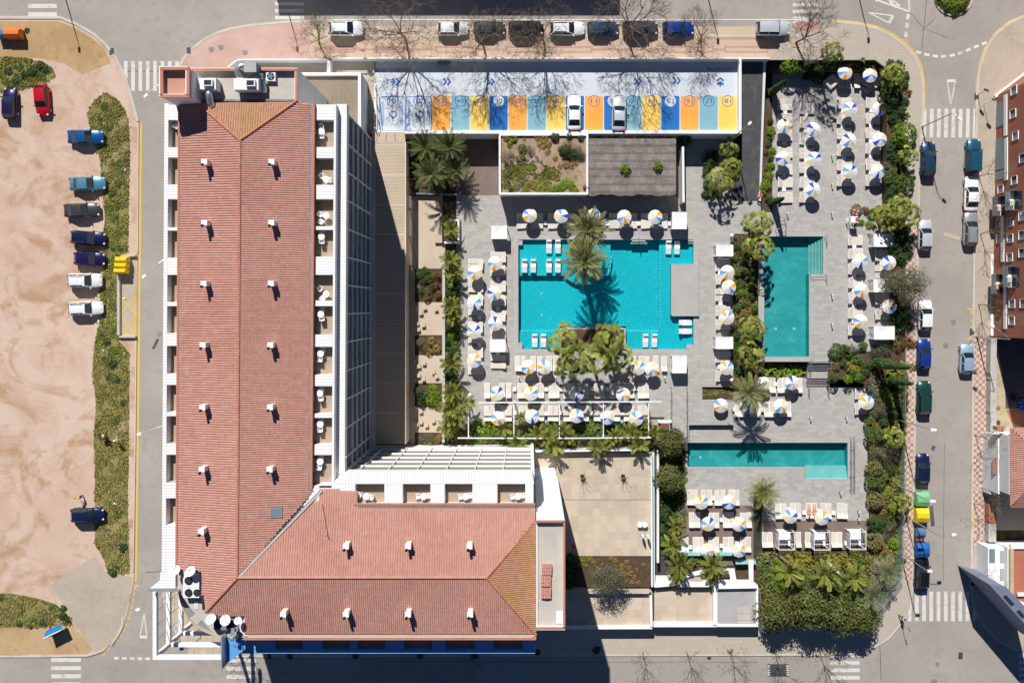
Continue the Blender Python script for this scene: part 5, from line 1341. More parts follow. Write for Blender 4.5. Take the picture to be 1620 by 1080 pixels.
tables('the column against the pool\'s hotel side', [(788, 441.3), (788, 488), (787.5, 558)], ZM)
row('the column beside the planter palms', 'v', 752.5, 'right', [414, 422, 441, 449.4, 457.8, 471, 479, 494, 513, 521, 538, 553, 561, 579, 587.4], ZM, GM)
tables('the column beside the planter palms', [(759, 465.5), (759, 502.5), (759, 545.5)], ZM)
row('the row just below the main pool', 'h', 574.5, 'down', [819, 827, 843.7, 854, 869, 879, 1001, 1014.5, 1022.6, 1037, 1050], ZM, GM)
row('the upper row beside the pergola beam', 'h', 617, 'down', [771, 794.4, 804.8, 823, 831, 848, 856, 872, 880.3, 895.5, 904, 919, 927, 943.4, 951.4, 968, 976, 990, 998.4, 1012.8, 1021.6], ZM, GM)
tables('the upper row beside the pergola beam', [(814, 615), (864, 615), (887.7, 615), (935.4, 614.3), (960, 615), (983.6, 613), (1005.5, 614)], ZM)
row('the row under the pergola rafters', 'h', 653, 'down', [770.5, 778.8, 797, 805.6, 825, 833, 848, 856, 871, 879, 895.5, 903.6, 919, 927, 943.6, 951.6, 967.6, 976, 990.7, 998.8, 1012.8, 1021], ZM, GM)
tables('the row under the pergola rafters', [(815, 652), (863.7, 654), (887, 652), (935, 653), (983.6, 655)], ZM)
row('the column beside the garden strip', 'v', 1142.5, 'left', [417, 424.8, 438, 446, 461.4, 472, 487, 495, 509, 517, 560, 568.3, 590, 598.4], ZM, GM)
tables('the column beside the garden strip', [(1138, 409.5), (1138, 430.8), (1139, 480), (1139, 502.3), (1138, 580)], ZM)
row('the row below the feather palm', 'h', 646.5, 'down', [1120.6, 1129, 1142, 1151.5, 1165.6, 1174, 1189, 1198, 1212, 1220.6, 1236.5, 1246], ZD, GLo)
tables('the row below the feather palm', [(1159.4, 646.7), (1205.6, 648)], ZD)
row('the row beside the deck steps', 'h', 608.5, 'down', [1199, 1213, 1221.5, 1233, 1241.5, 1255, 1263.6], ZD, GLo)
tables('the row beside the deck steps', [(1226.5, 607)], ZD)
row('the corner group beside the olive bushes', 'v', 1361.5, 'left', [617.6, 626.4, 642, 650.5], ZD, GLo)
tables('the corner group beside the olive bushes', [(1359.4, 635)], ZD)
row('the first row above the wood deck', 'h', 785.5, 'down', [1090.5, 1098.6, 1112.8, 1121.2, 1134, 1142.2, 1156, 1164.4], ZD, GLo)
tables('the first row above the wood deck', [(1127.6, 787)], ZD)
row('the middle row on the wood deck', 'h', 821, 'down', [1093.4, 1102.6, 1124, 1132.4, 1147, 1155.6, 1174, 1183.4], ZW, GLo)
tables('the middle row on the wood deck', [(1140.3, 821), (1164.5, 819)], ZW)
row('the lowest row on the wood deck', 'h', 859.5, 'down', [1075.5, 1084.3, 1099.5, 1108.2, 1124, 1132.4, 1147, 1155.4, 1174, 1182.8], ZW, GLo)
tables('the lowest row on the wood deck', [(1091.5, 864), (1140.6, 861.7), (1165, 858)], ZW)
row('the row below the small pool', 'h', 806.5, 'down', [1229.6, 1238, 1252.7, 1261.2, 1278, 1286.6, 1301.2, 1309.4, 1326.7, 1335], ZD, GLo)
tables('the row below the small pool', [(1245.8, 804.6), (1271, 809.5), (1294.4, 807), (1317.4, 810)], ZD)
row('the garden edge row with three cabanas', 'h', 852, 'down', [1208.8, 1217.2, 1261.8, 1276.4, 1318, 1326.6], ZW, GLo)
tables('the garden edge row with three cabanas', [(1337.3, 857.5)], ZW)
for k, (x, y, a) in enumerate([(1329.3, 127.6, -1.57), (1341, 129.5, -1.57), (1354, 129, -1.57), (1368, 131, -.65), (1377.5, 139.5, .6), (1385, 129, .6)]):
    LG.put(P(x, y, ZU), a, 'sun lounger under the big shrubs at the top of the upper deck, %s from the driveway' % ORD[k], GU)
# parasols: survey position, height of deck, kind, direction of the main coloured panel (degrees, clockwise from up)
PAR = {
 'upper deck': (ZU, [(1338, 114, 'o', 180), (1377.7, 118.5, 'b', 230), (1346, 172.3, 'b', 50), (1392.6, 171, 'b', 180), (1241.6, 198.9, 'o', 110), (1288, 204.7, 'b', 310), (1344.6, 221.4, 'b', 320), (1392.9, 220.3, 'b', 230), (1239.4, 250.3, 'b', 260), (1289, 251.2, 'b', 55), (1346, 271, 'b', 35), (1390.3, 270.6, 'b', 190), (1287.6, 299.6, 'b', 340), (1362.5, 413, 'b', 180), (1407.4, 415.7, 'b', 330), (1364, 459.4, 'o', 180), (1408.3, 484.4, 'o', 60), (1362.5, 508.3, 'o', 210)]),
 'main pool': (ZM, [(838, 340.5, 'o', 235), (888, 341.3, 'b', 90), (939, 341, 'b', 150), (988, 343, 'o', 165), (1037, 343, 'o', 50), (783, 416.5, 'o', 190), (751.4, 431, 'o', 195), (782, 463.8, 'b', 285), (750, 479.6, 'b', 170), (783.3, 511.8, 'b', 0), (750.2, 524.5, 'b', 45), (749.8, 570.4, 'o', 35), (836, 580.6, 'o', 180), (861.6, 581, 'o', 275), (1010, 582, 'o', 340), (1032, 584, 'o', 130), (786.4, 622.4, 'b', 35), (840, 622.5, 'o', 0), (912.5, 623.4, 'b', 180), (986.3, 624.5, 'o', 120), (788, 662, 'o', 220), (841.7, 659, 'b', 170), (912.3, 657.8, 'b', 120), (961, 660.5, 'b', 240), (1007, 662.3, 'b', 80), (1151.4, 430.6, 'o', 195), (1153.7, 453.8, 'o', 70), (1151, 502.4, 'o', 320), (1150, 581.8, 'o', 330)]),
 'lower deck': (ZD, [(1141, 641.7, 'o', 235), (1187.8, 643.3, 'b', 320), (1235.8, 642.4, 'o', 140), (1207.8, 607, 'o', 190), (1254, 605.5, 'b', 340), (1372.8, 637, 'o', 310), (1110, 794.7, 'o', 340), (1154, 794.7, 'b', 240), (1121, 829.3, 'b', 35), (1170, 829.7, 'o', 70), (1120, 871, 'o', 110), (1170, 870.8, 'o', 50), (1251.6, 817, 'b', 75), (1301, 819.6, 'o', 25)]),
}
NEAR = {'upper deck': 'on the upper street-side deck', 'main pool': 'around the main pool', 'lower deck': 'on the lower deck'}
for key, (z, L) in PAR.items():
    n = {'o': 0, 'b': 0}
    for (x, y, t, a) in L:
        pr_ = UO if t == 'o' else UB
        k = n[t]; n[t] += 1
        # survey position is the canopy centre, 2.3 m above the deck
        q = P(x, y, z+2.3); q.z = z
        pr_.put(q, math.radians(90-a)-math.pi/10 + rng.uniform(-.06, .06), 'white parasol with %s panel, %s from the top %s' % ('an orange' if t == 'o' else 'a dark blue', ORD[k], NEAR[key]), 'striped parasols %s' % NEAR[key])
# white in-water loungers
wl = thing('pool_lounger', 'lounger', 'pool lounger')
prof = [(-.88, .44), (-.5, .52), (-.1, .66), (.2, .60), (.45, .66), (.75, .86), (.88, .92)]
b = MB()
for i in range(len(prof)-1):
    (x0, z0), (x1, z1) = prof[i], prof[i+1]
    b.add([(x0, -.36, 0), (x1, -.36, 0), (x1, .36, 0), (x0, .36, 0), (x0, -.36, z0), (x1, -.36, z1), (x1, .36, z1), (x0, .36, z0)], [[4, 5, 6, 7], [0, 1, 5, 4], [2, 3, 7, 6]] + ([[3, 0, 4, 7]] if i == 0 else []) + ([[1, 2, 6, 5]] if i == len(prof)-2 else []))
b.build('shell', M['whiteplastic'], wl, local=True)
MB().box(.66, -.30, .885, .84, .30, .95).build('headrest', M['cushion'], wl, local=True)
WL = Proto(wl)
for k, (x, y, r, d) in enumerate([(868.4, 390.6, 1, 'upper pair by the date palms, hotel side'), (882.4, 390.6, 1, 'upper pair by the date palms, palm side'), (829.8, 421, 1, 'pair nearest the pool wall on the hotel side, outer one'), (843.6, 421, 1, 'pair nearest the pool wall on the hotel side, inner one'), (868.4, 421, 1, 'lower pair by the date palms, hotel side'), (882.4, 421, 1, 'lower pair by the date palms, half under fronds'), (1056.7, 392, 1, 'pair above the stone platform, hotel side'), (1070, 392, 1, 'pair above the stone platform, street side'), (1083.4, 510, 0, 'crosswise pair below the stone platform, upper one'), (1083.4, 523.6, 0, 'crosswise pair below the stone platform, lower one'), (846, 538.6, 1, 'bottom pair beside the fan palm planter, outer one'), (859.6, 538.6, 1, 'bottom pair beside the fan palm planter, next to palms'), (1020.4, 538.6, 1, 'bottom pair away from the palms, palm side'), (1034.4, 538.6, 1, 'bottom pair away from the palms, street side')]):
    WL.put(P(x, y, -.62), math.pi/2 if r else math.pi, 'white moulded lounger in the water: ' + d, 'white loungers standing in the pool')
# cabanas
def cabana(lab, x, y, w, d, z, opened=False, rz=0):
    c = thing('cabana', lab, 'cabana', P(x, y, z+1.0)*1, group='white cabanas'); c.location.z = z
    hx, hy = w/2, d/2; H_ = 1.95
    for sx in (-1, 1):
        for sy in (-1, 1): MB().box(sx*hx-.045, sy*hy-.045, 0, sx*hx+.045, sy*hy+.045, H_).build('post', M['whiteplastic'], c, local=True)
    for s in (-1, 1):
        MB().bar((-hx+.05, s*hy, H_-.04), (hx-.05, s*hy, H_-.04), .07, .08).build('top_rail', M['whiteplastic'], c, local=True)
        MB().bar((s*hx, -hy+.05, H_-.045), (s*hx, hy-.05, H_-.045), .07, .08).build('top_rail', M['whiteplastic'], c, local=True)
    MB().box(-hx+.12, -hy+.12, .2, hx-.12, hy-.12, .42).build('mattress', M['cushion'], c, local=True)
    MB().box(-hx+.06, -hy+.06, .05, hx-.06, hy-.06, .2).build('bed_frame', M['whiteplastic'], c, local=True)
    n = 14; rr = random.Random(hash((x, y)) & 255)
    if not opened:
        b = MB(); V = []
        for j in range(7):
            for i in range(n+1):
                u = i/n; v = j/6
                V.append((-hx-.04+(w+.08)*u, -hy-.06+(d+.12)*v, H_+.03 - .10*math.sin(math.pi*u)*math.sin(math.pi*v) + .03*math.sin(u*28+rr.random()*1.2)*(.4+.6*abs(v-.5))))
        b.add(V, [[j*(n+1)+i, j*(n+1)+i+1, (j+1)*(n+1)+i+1, (j+1)*(n+1)+i] for j in range(6) for i in range(n)])
        b.build('canopy', M['cushion'], c, local=True)
    else:
        b = MB(); V = []
        for j in range(7):
            for i in range(n+1):
                u = i/n; v = j/6
                V.append((-hx-.02+(w*.62)*u, hy-.10-(d*.30)*v, H_+.02 - .12*math.sin(math.pi*u) + .04*math.sin(u*22+v*3)))
        b.add(V, [[j*(n+1)+i, j*(n+1)+i+1, (j+1)*(n+1)+i+1, (j+1)*(n+1)+i] for j in range(6) for i in range(n)])
        b.build('canopy', M['cushion'], c, local=True)
        MB().bar((-hx+.05, -hy*.35, H_-.05), (hx-.05, -hy*.35, H_-.05), .06, .06).build('top_rail', M['whiteplastic'], c, local=True)
        MB().box(-hx+.3, -hy*.55, .42, hx-.5, -hy*.25, .56).build('bolster', M['cushion'], c, local=True)
    for sx in ((-1,) if not opened else (-1, -1)):
        b = MB(); V = []
        for i in range(15):
            t = i/14; V += [(sx*hx + .05*math.sin(t*40), -hy+d*t, H_-.05), (sx*(hx-.10+.18*t*(1-t)) + .07*math.sin(t*40+1), -hy+d*t, .25)]
        b.add(V, [[2*i, 2*i+1, 2*i+3, 2*i+2] for i in range(14)]); b.build('curtain', M['cushion'], c, local=True)
    return c
for (lab, x, y, w, d, z, o) in [('white cabana between the pergola and the palm planters, nearest the hotel', 790, 368.5, 1.95, 1.6, ZM, 0), ('white cabana halfway down the hotel side of the main pool', 787.7, 546, 1.95, 1.55, ZM, 0), ('white cabana at the street end of the row above the main pool', 1073, 350, 1.85, 2.1, ZM, 0), ('white cabana at the ramp below the main pool', 1073, 575.5, 1.8, 2.15, ZM, 0), ('white cabana at the top of the garden column by the main pool', 1144, 397, 2.15, 1.4, ZM, 0), ('white cabana in the middle of the garden column by the main pool', 1143.5, 541.8, 2.2, 1.45, ZM, 0), ('white cabana with loose curtains nearest the lifeguard chair', 1394, 381, 2.6, 1.55, ZU, 0), ('white cabana under the feathery tree by the street', 1393.7, 452, 2.6, 1.6, ZU, 0), ('white cabana at the lower end of the street-side deck', 1394.4, 526, 2.6, 1.6, ZU, 0), ('open white four-post daybed nearest the water channel', 1241.5, 852.5, 2.05, 2.3, ZW, 1), ('open white four-post daybed in the middle of the garden edge', 1297, 852.7, 2.05, 2.3, ZW, 1), ('open white four-post daybed nearest the clipped street bushes', 1353.5, 852, 2.05, 2.3, ZW, 1)]:
    cabana(lab, x, y, w, d, z, o)
db = thing('daybed', 'square grey daybed turned diagonally in the shade of the big shrubs', 'daybed', P(1314, 130.5, ZU), math.radians(42))
MB().box(-.85, -.75, .1, .85, .75, .35).build('bed_frame', M['whiteplastic'], db, local=True); MB().box(-.8, -.7, .35, .8, .7, .52).build('mattress', M['sling'], db, local=True); MB().box(.45, -.6, .52, .75, .6, .66).build('bolster', M['sling'], db, local=True)
# lamp bollards
bo = thing('bollard_light', 'bollard', 'bollard')
MB().cyl(0, 0, 0, .75, .05, .05, 10).build('stem', M['dkgrey'], bo, local=True); MB().dome((0, 0, .75), .11, .11, .09, 12, 3).build('cap', M['whiteplastic'], bo, local=True); MB().cyl(0, 0, .70, .748, .11, .11, 12).build('lens', M['greyglass'], bo, local=True)
BO = Proto(bo)
for k, (x, y, z, d) in enumerate([(820.6, 596, ZM, 'below the pool, nearest the hotel'), (878.7, 595.5, ZM, 'below the pool, beside the palm trunks'), (993.6, 596.6, ZM, 'below the pool, beyond the palm shadows'), (1050.5, 596.6, ZM, 'below the pool, nearest the ramp'), (1315.5, 198, ZU, 'uppermost between the lounger columns'), (1315, 247.5, ZU, 'second between the lounger columns'), (1315, 293, ZU, 'third between the lounger columns'), (1314.5, 338, ZU, 'at the top of the narrow pool'), (1314.5, 467, ZU, 'beside the middle of the narrow pool'), (1314.5, 513, ZU, 'beside the lower end of the narrow pool'), (1244.5, 338.5, ZU, 'beside the hand rails of the narrow pool'), (1110, 663, ZD, 'in front of the feather palm row, ramp end'), (1167, 662, ZD, 'in front of the feather palm row, trunk side'), (1280.5, 660.5, ZD, 'on the open paving below the steps'), (1337.5, 660, ZD, 'on the open paving near the olive bush'), (1356.5, 808, ZD, 'below the small pool, upper one'), (1356.5, 820, ZD, 'below the small pool, lower one'), (1328, 778, ZD, 'just below the beach end of the small pool')]):
    BO.put(P(x, y, z), 0, 'low bollard light ' + d, 'bollard lights on the decks')
pf = thing('closed_parasol', 'closed', 'closed parasol')
MB().tube([(0, 0, 0), (0, 0, 2.3)], .03, 6).build('pole', M['whiteplastic'], pf, local=True); MB().tube([(0, 0, .9), (0, 0, 1.5), (0, 0, 2.25)], [.16, .2, .05], 8).build('furled_canopy', M['cushion'], pf, local=True); MB().box(-.3, -.3, 0, .3, .3, .1).build('base', M['flatroof'], pf, local=True)
tb = thing('round_table', 'table', 'table')
MB().cyl(0, 0, .70, .74, .37, .37, 18).build('table_top', M['whiteplastic'], tb, local=True); MB().cyl(0, 0, .03, .70, .04, .04, 8).build('column', M['whiteplastic'], tb, local=True); MB().cyl(0, 0, 0, .03, .24, .24, 14).build('foot', M['whiteplastic'], tb, local=True)
TB = Proto(tb); PF = Proto(pf)
TB.put(P(1011.5, 827.5, .8), 0, 'round white table on the beige terrace, hotel one of two', 'round white tables'); TB.put(P(1019, 827.5, .8), 0, 'round white table on the beige terrace, nearest the balustrade', 'round white tables')
PF.put(P(1015, 843, .8), 0, 'furled white parasol below the terrace tables, hotel one', 'furled parasols'); PF.put(P(1023, 843.5, .8), 0, 'furled white parasol below the terrace tables, balustrade one', 'furled parasols')
ch = thing('balcony_chair', 'chair', 'chair')
MB().box(-.24, -.24, .42, .24, .24, .46).build('seat', M['whiteplastic'], ch, local=True); MB().slab([(-.27, -.24, .9), (-.22, -.24, .46), (-.22, .24, .46), (-.27, .24, .9)], .03).build('backrest', M['whiteplastic'], ch, local=True)
for s in (-1, 1): MB().box(-.2, s*.26-.03, .62, .22, s*.26+.03, .66).build('armrest', M['whiteplastic'], ch, local=True)
for sx in (-.2, .2):
    for sy in (-.2, .2): MB().box(sx-.02, sy-.02, 0, sx+.02, sy+.02, .42).build('leg', M['whiteplastic'], ch, local=True)
CH = Proto(ch)
BAL = [((508.5, 208), (508.5, 200.5), (509, 216)), ((516, 284), (509.5, 278.5), (521.5, 285)), ((516, 341), (507, 339), (508.5, 350.5)), ((508.5, 374.5), (509, 367), (509.5, 382)), ((516, 465), (507, 456.5), (510.5, 472)), ((507.5, 497), (510, 488.5), (509.5, 504)), ((507, 559.5), (511, 552.5), (506.5, 568)), ((506, 622), (509, 614.5), (508, 630)), ((506.5, 671), (508.5, 664), (507, 679)), ((506.5, 730), (508.5, 722.5), (505.5, 738.5)),
       ((579, 785), (569, 781.5), (587.5, 786)), ((670, 785), (660.5, 784.5), (679, 783)), ((736.5, 785), (728, 785), (744.5, 783)), ((819.5, 784.5), (810.5, 785), (827.5, 783))]
for k, (t, a, c) in enumerate(BAL):
    side = 'pool-facing balcony, %s from the tower' % ORD[k] if k < 10 else 'short wing balcony, %s from the corner' % ORD[k-10]
    q = P(*t, ZF+.7); q.z = ZF; TB.put(q, 0, 'round white table, ' + side, 'round white tables')
    for j, e in enumerate((a, c)):
        q2 = P(*e, ZF+.5); q2.z = ZF; d = q-q2
        CH.put(q2, math.atan2(d.y, d.x), 'white armchair, %s side, %s' % ('tower' if j == 0 and k < 10 else 'corner' if j == 0 else 'far', side), 'white balcony armchairs')
q = P(279, 199.6, ZF+.5); q.z = ZF; CH.put(q, 1.0, 'white armchair on the street side balcony nearest the tower', 'white balcony armchairs')
# square cafe chairs and tables on the garden terrace
cb = thing('terrace_stool', 'stool', 'stool')
MB().box(-.25, -.25, .36, .25, .25, .44).build('seat', M['terrace'], cb, local=True)
for sx in (-.2, .2):
    for sy in (-.2, .2): MB().box(sx-.02, sy-.02, 0, sx+.02, sy+.02, .36).build('leg', M['dkgrey'], cb, local=True)
CB = Proto(cb)
for k, (x, y) in enumerate([(658, 488), (666, 495), (660, 512), (670, 514), (662, 521), (656, 572), (663, 579), (671, 574), (655, 601), (663, 593.5), (670, 599.5), (658, 645), (666, 650), (659, 671), (666, 667), (675, 672), (686, 588), (691, 595), (686, 665), (692, 674), (672, 487), (690, 489)]):
    CB.put(P(x, y, .04), rng.uniform(0, .3), 'square pale stool on the garden terrace beside the perforated canopy, %s from the top' % ORD[k], 'stools on the garden terrace')
bs = thing('terrace_bench', 'long beige bench at the edge of the garden terrace', 'bench', P(694, 367, .04))
MB().box(-.5, -1.45, .3, .5, 1.45, .45).build('seat', M['terrace'], bs, local=True); MB().box(-.4, -1.35, 0, .4, 1.35, .3).build('base', M['grout'], bs, local=True)
for k, (x, y, lab) in enumerate([(1155, 373.5, 'white globe lamp beside the garden at the upper corner of the deck'), (1154.5, 599.5, 'white globe lamp at the lower end of the garden strip'), (744, 623.5, 'white globe lamp beside the planter palms')]):
    gl = thing('globe_lamp', lab, 'lamp', P(x, y, .02), group='globe lamps'); MB().cyl(0, 0, 0, .9, .05, .05, 8).build('post', M['dkgrey'], gl, local=True); MB().dome((0, 0, 1.1), .27, .27, .3, 14, 8, True).build('globe', M['whiteplastic'], gl, local=True)
# pool hand rails
def rail(lab, runs, h=.9, r=.025, m='steel'):
    q = [Vector(p) for p in runs[0]]
    t = thing('hand_rail', lab, 'hand rail', q[0])
    for run in runs:
        pts = [Vector(p) for p in run]; up = Vector((0, 0, h))
        MB().tube([p+up for p in pts], r*1.3, 6).build('top_rail', M[m], t)
        MB().tube([p+up*.5 for p in pts], r, 5).build('mid_rail', M[m], t)
        for p in pts: MB().tube([p, p+up], r*1.2, 5).build('post', M[m], t)
    return t
rail('hand rail on the hotel side of the ramp below the main pool', [[P(1060.5, y, .02) for y in (612, 632, 652, 672, 690)]])
rail('hand rail on the street side of the ramp below the main pool', [[P(1085.5, y, .02) for y in (612, 632, 652, 672, 690)]], m='steel')
rail('curved steel rail at the top of the narrow pool steps', [[P(1226, 345, ZU), P(1240, 345, ZU), P(1242, 356, ZU)], [P(1226, 363, ZU), P(1241, 363, ZU), P(1242, 372, ZU)]])
rail('steel rail beside the corner of the narrow pool steps', [[P(1303, 374, ZU), P(1306, 374, ZU), P(1306, 385, ZU)]], .8)
rail('steel rail at the lower corner of the narrow pool steps', [[P(1281, 434, ZU), P(1306, 434, ZU), P(1306, 444, ZU)]], .8)
rail('hand rail on the garden side of the deck steps', [[P(1281, 571, ZU), P(1279, 588, -.1), P(1277.5, 612, ZD), P(1278, 622, ZD)]])
rail('hand rail on the street side of the deck steps', [[P(1312, 571, ZU), P(1310.5, 588, -.1), P(1308.5, 612, ZD), P(1309, 622, ZD)]])
rail('double hand rail along the beach end of the small pool', [[P(1344, y, ZD) for y in (690, 710, 730, 752, 773)], [P(1349, y, ZD) for y in (690, 710, 730, 752, 773)]])
rail('short steel rail down the steps of the main pool', [[P(1010, 377, .02), P(1010, 383, -.1)]], .8)
lf = thing('lifeguard_chair', 'tall white lifeguard chair with a red box beside the bushes', 'lifeguard chair', P(1345, 349, ZU))
for sx in (-.5, .5):
    for sy in (-.4, .4): MB().bar((sx, sy, 0), (sx*.6, sy*.6, 1.5), .07, .07).build('leg', M['whiteplastic'], lf, local=True)
MB().box(-.45, -.4, 1.5, .45, .4, 1.58).build('seat', M['whiteplastic'], lf, local=True); MB().box(-.45, -.46, 1.58, .45, -.4, 2.1).build('backrest', M['whiteplastic'], lf, local=True); MB().box(.1, -.2, 1.58, .4, .25, 1.8).build('rescue_box', M['red'], lf, local=True)
for i in range(4): MB().bar((-.62-.02*i, -.3+.05*i, .3+.3*i), (-.62-.02*i, .3-.05*i, .3+.3*i), .05, .05).build('rung', M['whiteplastic'], lf, local=True)
def lifering(x, y, z, lab):
    t = thing('life_ring', lab, 'life ring', P(x, y, z)); pts = [(.3*math.cos(a*math.pi/12), .3*math.sin(a*math.pi/12), .05) for a in range(25)]
    MB().tube(pts, .075, 8).build('ring', M['red'], t, local=True)
    for k in range(4):
        a = k*math.pi/2+.4; MB().tube([(.3*math.cos(a+d), .3*math.sin(a+d), .05) for d in (-.14, 0, .14)], .082, 8).build('band', M['whiteplastic'], t, local=True)
lifering(1353, 336, 2.05, 'orange red life ring hung on a clipped bush beside the lifeguard chair')
lifering(1202, 309.5, .9, 'orange red life ring at the lower end of the driveway wall')
# ================================================================== vehicles
def carpaint(n, c, metal=.25, rough=.28): return mat('paint_'+n, c, rough, metal, spec=.5)
CP = {k: carpaint(k, c, m_) for k, c, m_ in [('white', (.78, .78, .78), 0), ('silver', (.42, .43, .45), .5), ('black', (.012, .012, .015), .2), ('grey', (.07, .075, .085), .4), ('navy', (.012, .02, .075), .3), ('violet', (.022, .014, .085), .3), ('blue', (.015, .10, .30), .3), ('sky', (.12, .33, .46), .4), ('teal', (.012, .10, .17), .3), ('royal', (.012, .05, .26), .3), ('green', (.012, .07, .055), .3), ('ice', (.42, .56, .70), .4), ('red', (.50, .008, .022), .1), ('pearl', (.62, .65, .68), .3), ('petrol', (.02, .055, .12), .3)]}
M['carglass'] = mat('car_glass', (0.012, 0.022, 0.028), 0.06, spec=.8)
M['tyre'] = mat('tyre', (.012, .012, .012), .9); M['lampclear'] = mat('headlamp', (.65, .66, .67), .15, spec=.8); M['lampred'] = mat('tail_lamp', (.35, .01, .01), .2)
def car_proto(kind, L, Wd, Ht, xw, xr, xe, xb, hood, bars=False):
    """front at +x; xw/xr windscreen foot and head, xe/xb rear window head and foot, as fractions of L from the rear"""
    t = thing('parked_car', 'car', 'car'); X = lambda f: (f-.5)*L
    hw = Wd/2; belt = hood + .12
    st = [(0.0, .80, .55, .62), (.02, .90, .50, .80), (.07, .97, .34, belt-.04 if kind != 'sedan' else belt-.06), (max(xb-.001, .10), 1.0, .30, belt-.01), (.30, 1.0, .28, belt), (.5, 1.0, .26, belt), (xw, 1.0, .26, belt-.03), (xw+.08, .995, .28, hood+.05), (.88, .965, .30, hood-.03), (.95, .90, .34, hood-.14), (.985, .78, .42, hood-.24), (1.0, .60, .48, .52)]
    V = []; n = 11
    for f, w, zl, zt in st:
        y = hw*w
        half = [(y*.80, zl), (y*.97, zl+.10), (y, (zl+zt)/2), (y*.97, zt-.10), (y*.86, zt-.015)]
        ring = [(a, z) for a, z in half] + [(0, zt+.025)] + [(-a, z) for a, z in half[::-1]]
        V += [(X(f), a, z) for a, z in ring]
    Fs = []
    for i in range(len(st)-1):
        for k in range(n-1): Fs.append([i*n+k, (i+1)*n+k, (i+1)*n+k+1, i*n+k+1])
        Fs.append([i*n+n-1, (i+1)*n+n-1, (i+1)*n, i*n])
    Fs.append(list(range(n))); Fs.append([(len(st)-1)*n+k for k in range(n)][::-1])
    MB().add(V, Fs).build('body', CP['white'], t, local=True, smooth=True)
    rw = hw*.70; bw = hw*.90
    # roof: crowned grid
    b = MB(); V = []; nx, ny = 6, 6
    for i in range(nx+1):
        for j in range(ny+1):
            u = i/nx; v = j/ny*2-1
            V.append((X(xe+(xr-xe)*u), v*rw*(1-.05*(abs(u-.5)*2)**2), Ht - .05*v*v - .035*(2*u-1)**2 - (.02 if u > .9 else 0)))
    b.add(V, [[i*(ny+1)+j, (i+1)*(ny+1)+j, (i+1)*(ny+1)+j+1, i*(ny+1)+j+1] for i in range(nx) for j in range(ny)])
    b.build('roof', CP['white'], t, local=True, smooth=True)
    zr = Ht-.08; e = .012
    F_ = lambda f, y, z: (X(f), y, z)
    MB().add([F_(xw, -bw*.94, belt+.0), F_(xw+.015, 0, belt+.03), F_(xw, bw*.94, belt), F_(xr, rw*.96, zr+.01), F_(xr, 0, Ht-.045), F_(xr, -rw*.96, zr+.01)], [[0, 1, 4, 5], [1, 2, 3, 4]]).build('windscreen', M['carglass'], t, local=True, smooth=True)
    MB().add([F_(xb, bw*.9, belt), F_(xb-.008, 0, belt+.02), F_(xb, -bw*.9, belt), F_(xe, -rw*.95, zr+.01), F_(xe, 0, Ht-.045), F_(xe, rw*.95, zr+.01)], [[0, 1, 4, 5], [1, 2, 3, 4]]).build('rear_window', M['carglass'], t, local=True, smooth=True)
    for s in (-1, 1):
        MB().add([F_(xb+.02, s*bw*.97, belt), F_(xw-.02, s*bw*.97, belt), F_(xr-.005, s*rw*1.01, zr-.01), F_(xe+.01, s*rw*1.01, zr-.01)], [[0, 1, 2, 3][::s]]).build('side_window', M['carglass'], t, local=True)
        b = MB()
        for (p, q) in ((F_(xw, s*bw*.96, belt), F_(xr, s*rw, zr)), (F_(xb, s*bw*.93, belt), F_(xe, s*rw, zr)), (F_((xw+xb)/2, s*bw*.985, belt), F_((xr+xe)/2, s*rw*1.02, zr)), (F_(xe, s*rw*1.0, zr), F_(xr, s*rw*1.0, zr))): b.bar(p, q, .07, .05)
        b.build('pillar', CP['white'], t, local=True)
        b = MB(); b.box(X(xw)-.10, s*(bw+.02), belt-.02, X(xw)+.02, s*(bw+.24), belt+.13); b.build('wing_mirror', CP['white'], t, local=True)
        MB().dome((X(.955), s*hw*.66, hood-.16), .16, .14, .08, 8, 3).build('headlight', M['lampclear'], t, local=True)
        MB().box(X(.006), s*hw*.58, .68, X(.03), s*hw*.86, .86).build('tail_light', M['lampred'], t, local=True)
        if bars: MB().bar(F_(xe+.03, s*rw*.90, Ht-.0), F_(xr-.06, s*rw*.90, Ht-.0), .05, .06).build('roof_bar', M['dkgrey'], t, local=True)
        for f in (.185, .815):
            w = MB(); w.tube([(X(f), s*(hw-.20), .31), (X(f), s*(hw-.0), .31)], .31, 16); wo = w.build('wheel', M['tyre'], t, local=True)
            r = MB(); r.tube([(X(f), s*(hw-.01), .31), (X(f), s*(hw+.015), .31)], .19, 12); r.build('rim', M['steel'], wo, local=True)
    return Proto(t)
CARS = {'hatch': car_proto('hatch', 4.0, 1.74, 1.48, .70, .555, .14, .05, .78), 'sedan': car_proto('sedan', 4.55, 1.80, 1.44, .68, .54, .27, .13, .76),
        'suv': car_proto('suv', 4.45, 1.84, 1.64, .71, .575, .13, .045, .86, True), 'estate': car_proto('estate', 4.5, 1.78, 1.47, .69, .55, .11, .035, .77, True), 'offroad': car_proto('offroad', 4.3, 1.82, 1.82, .68, .61, .06, .02, .95)}
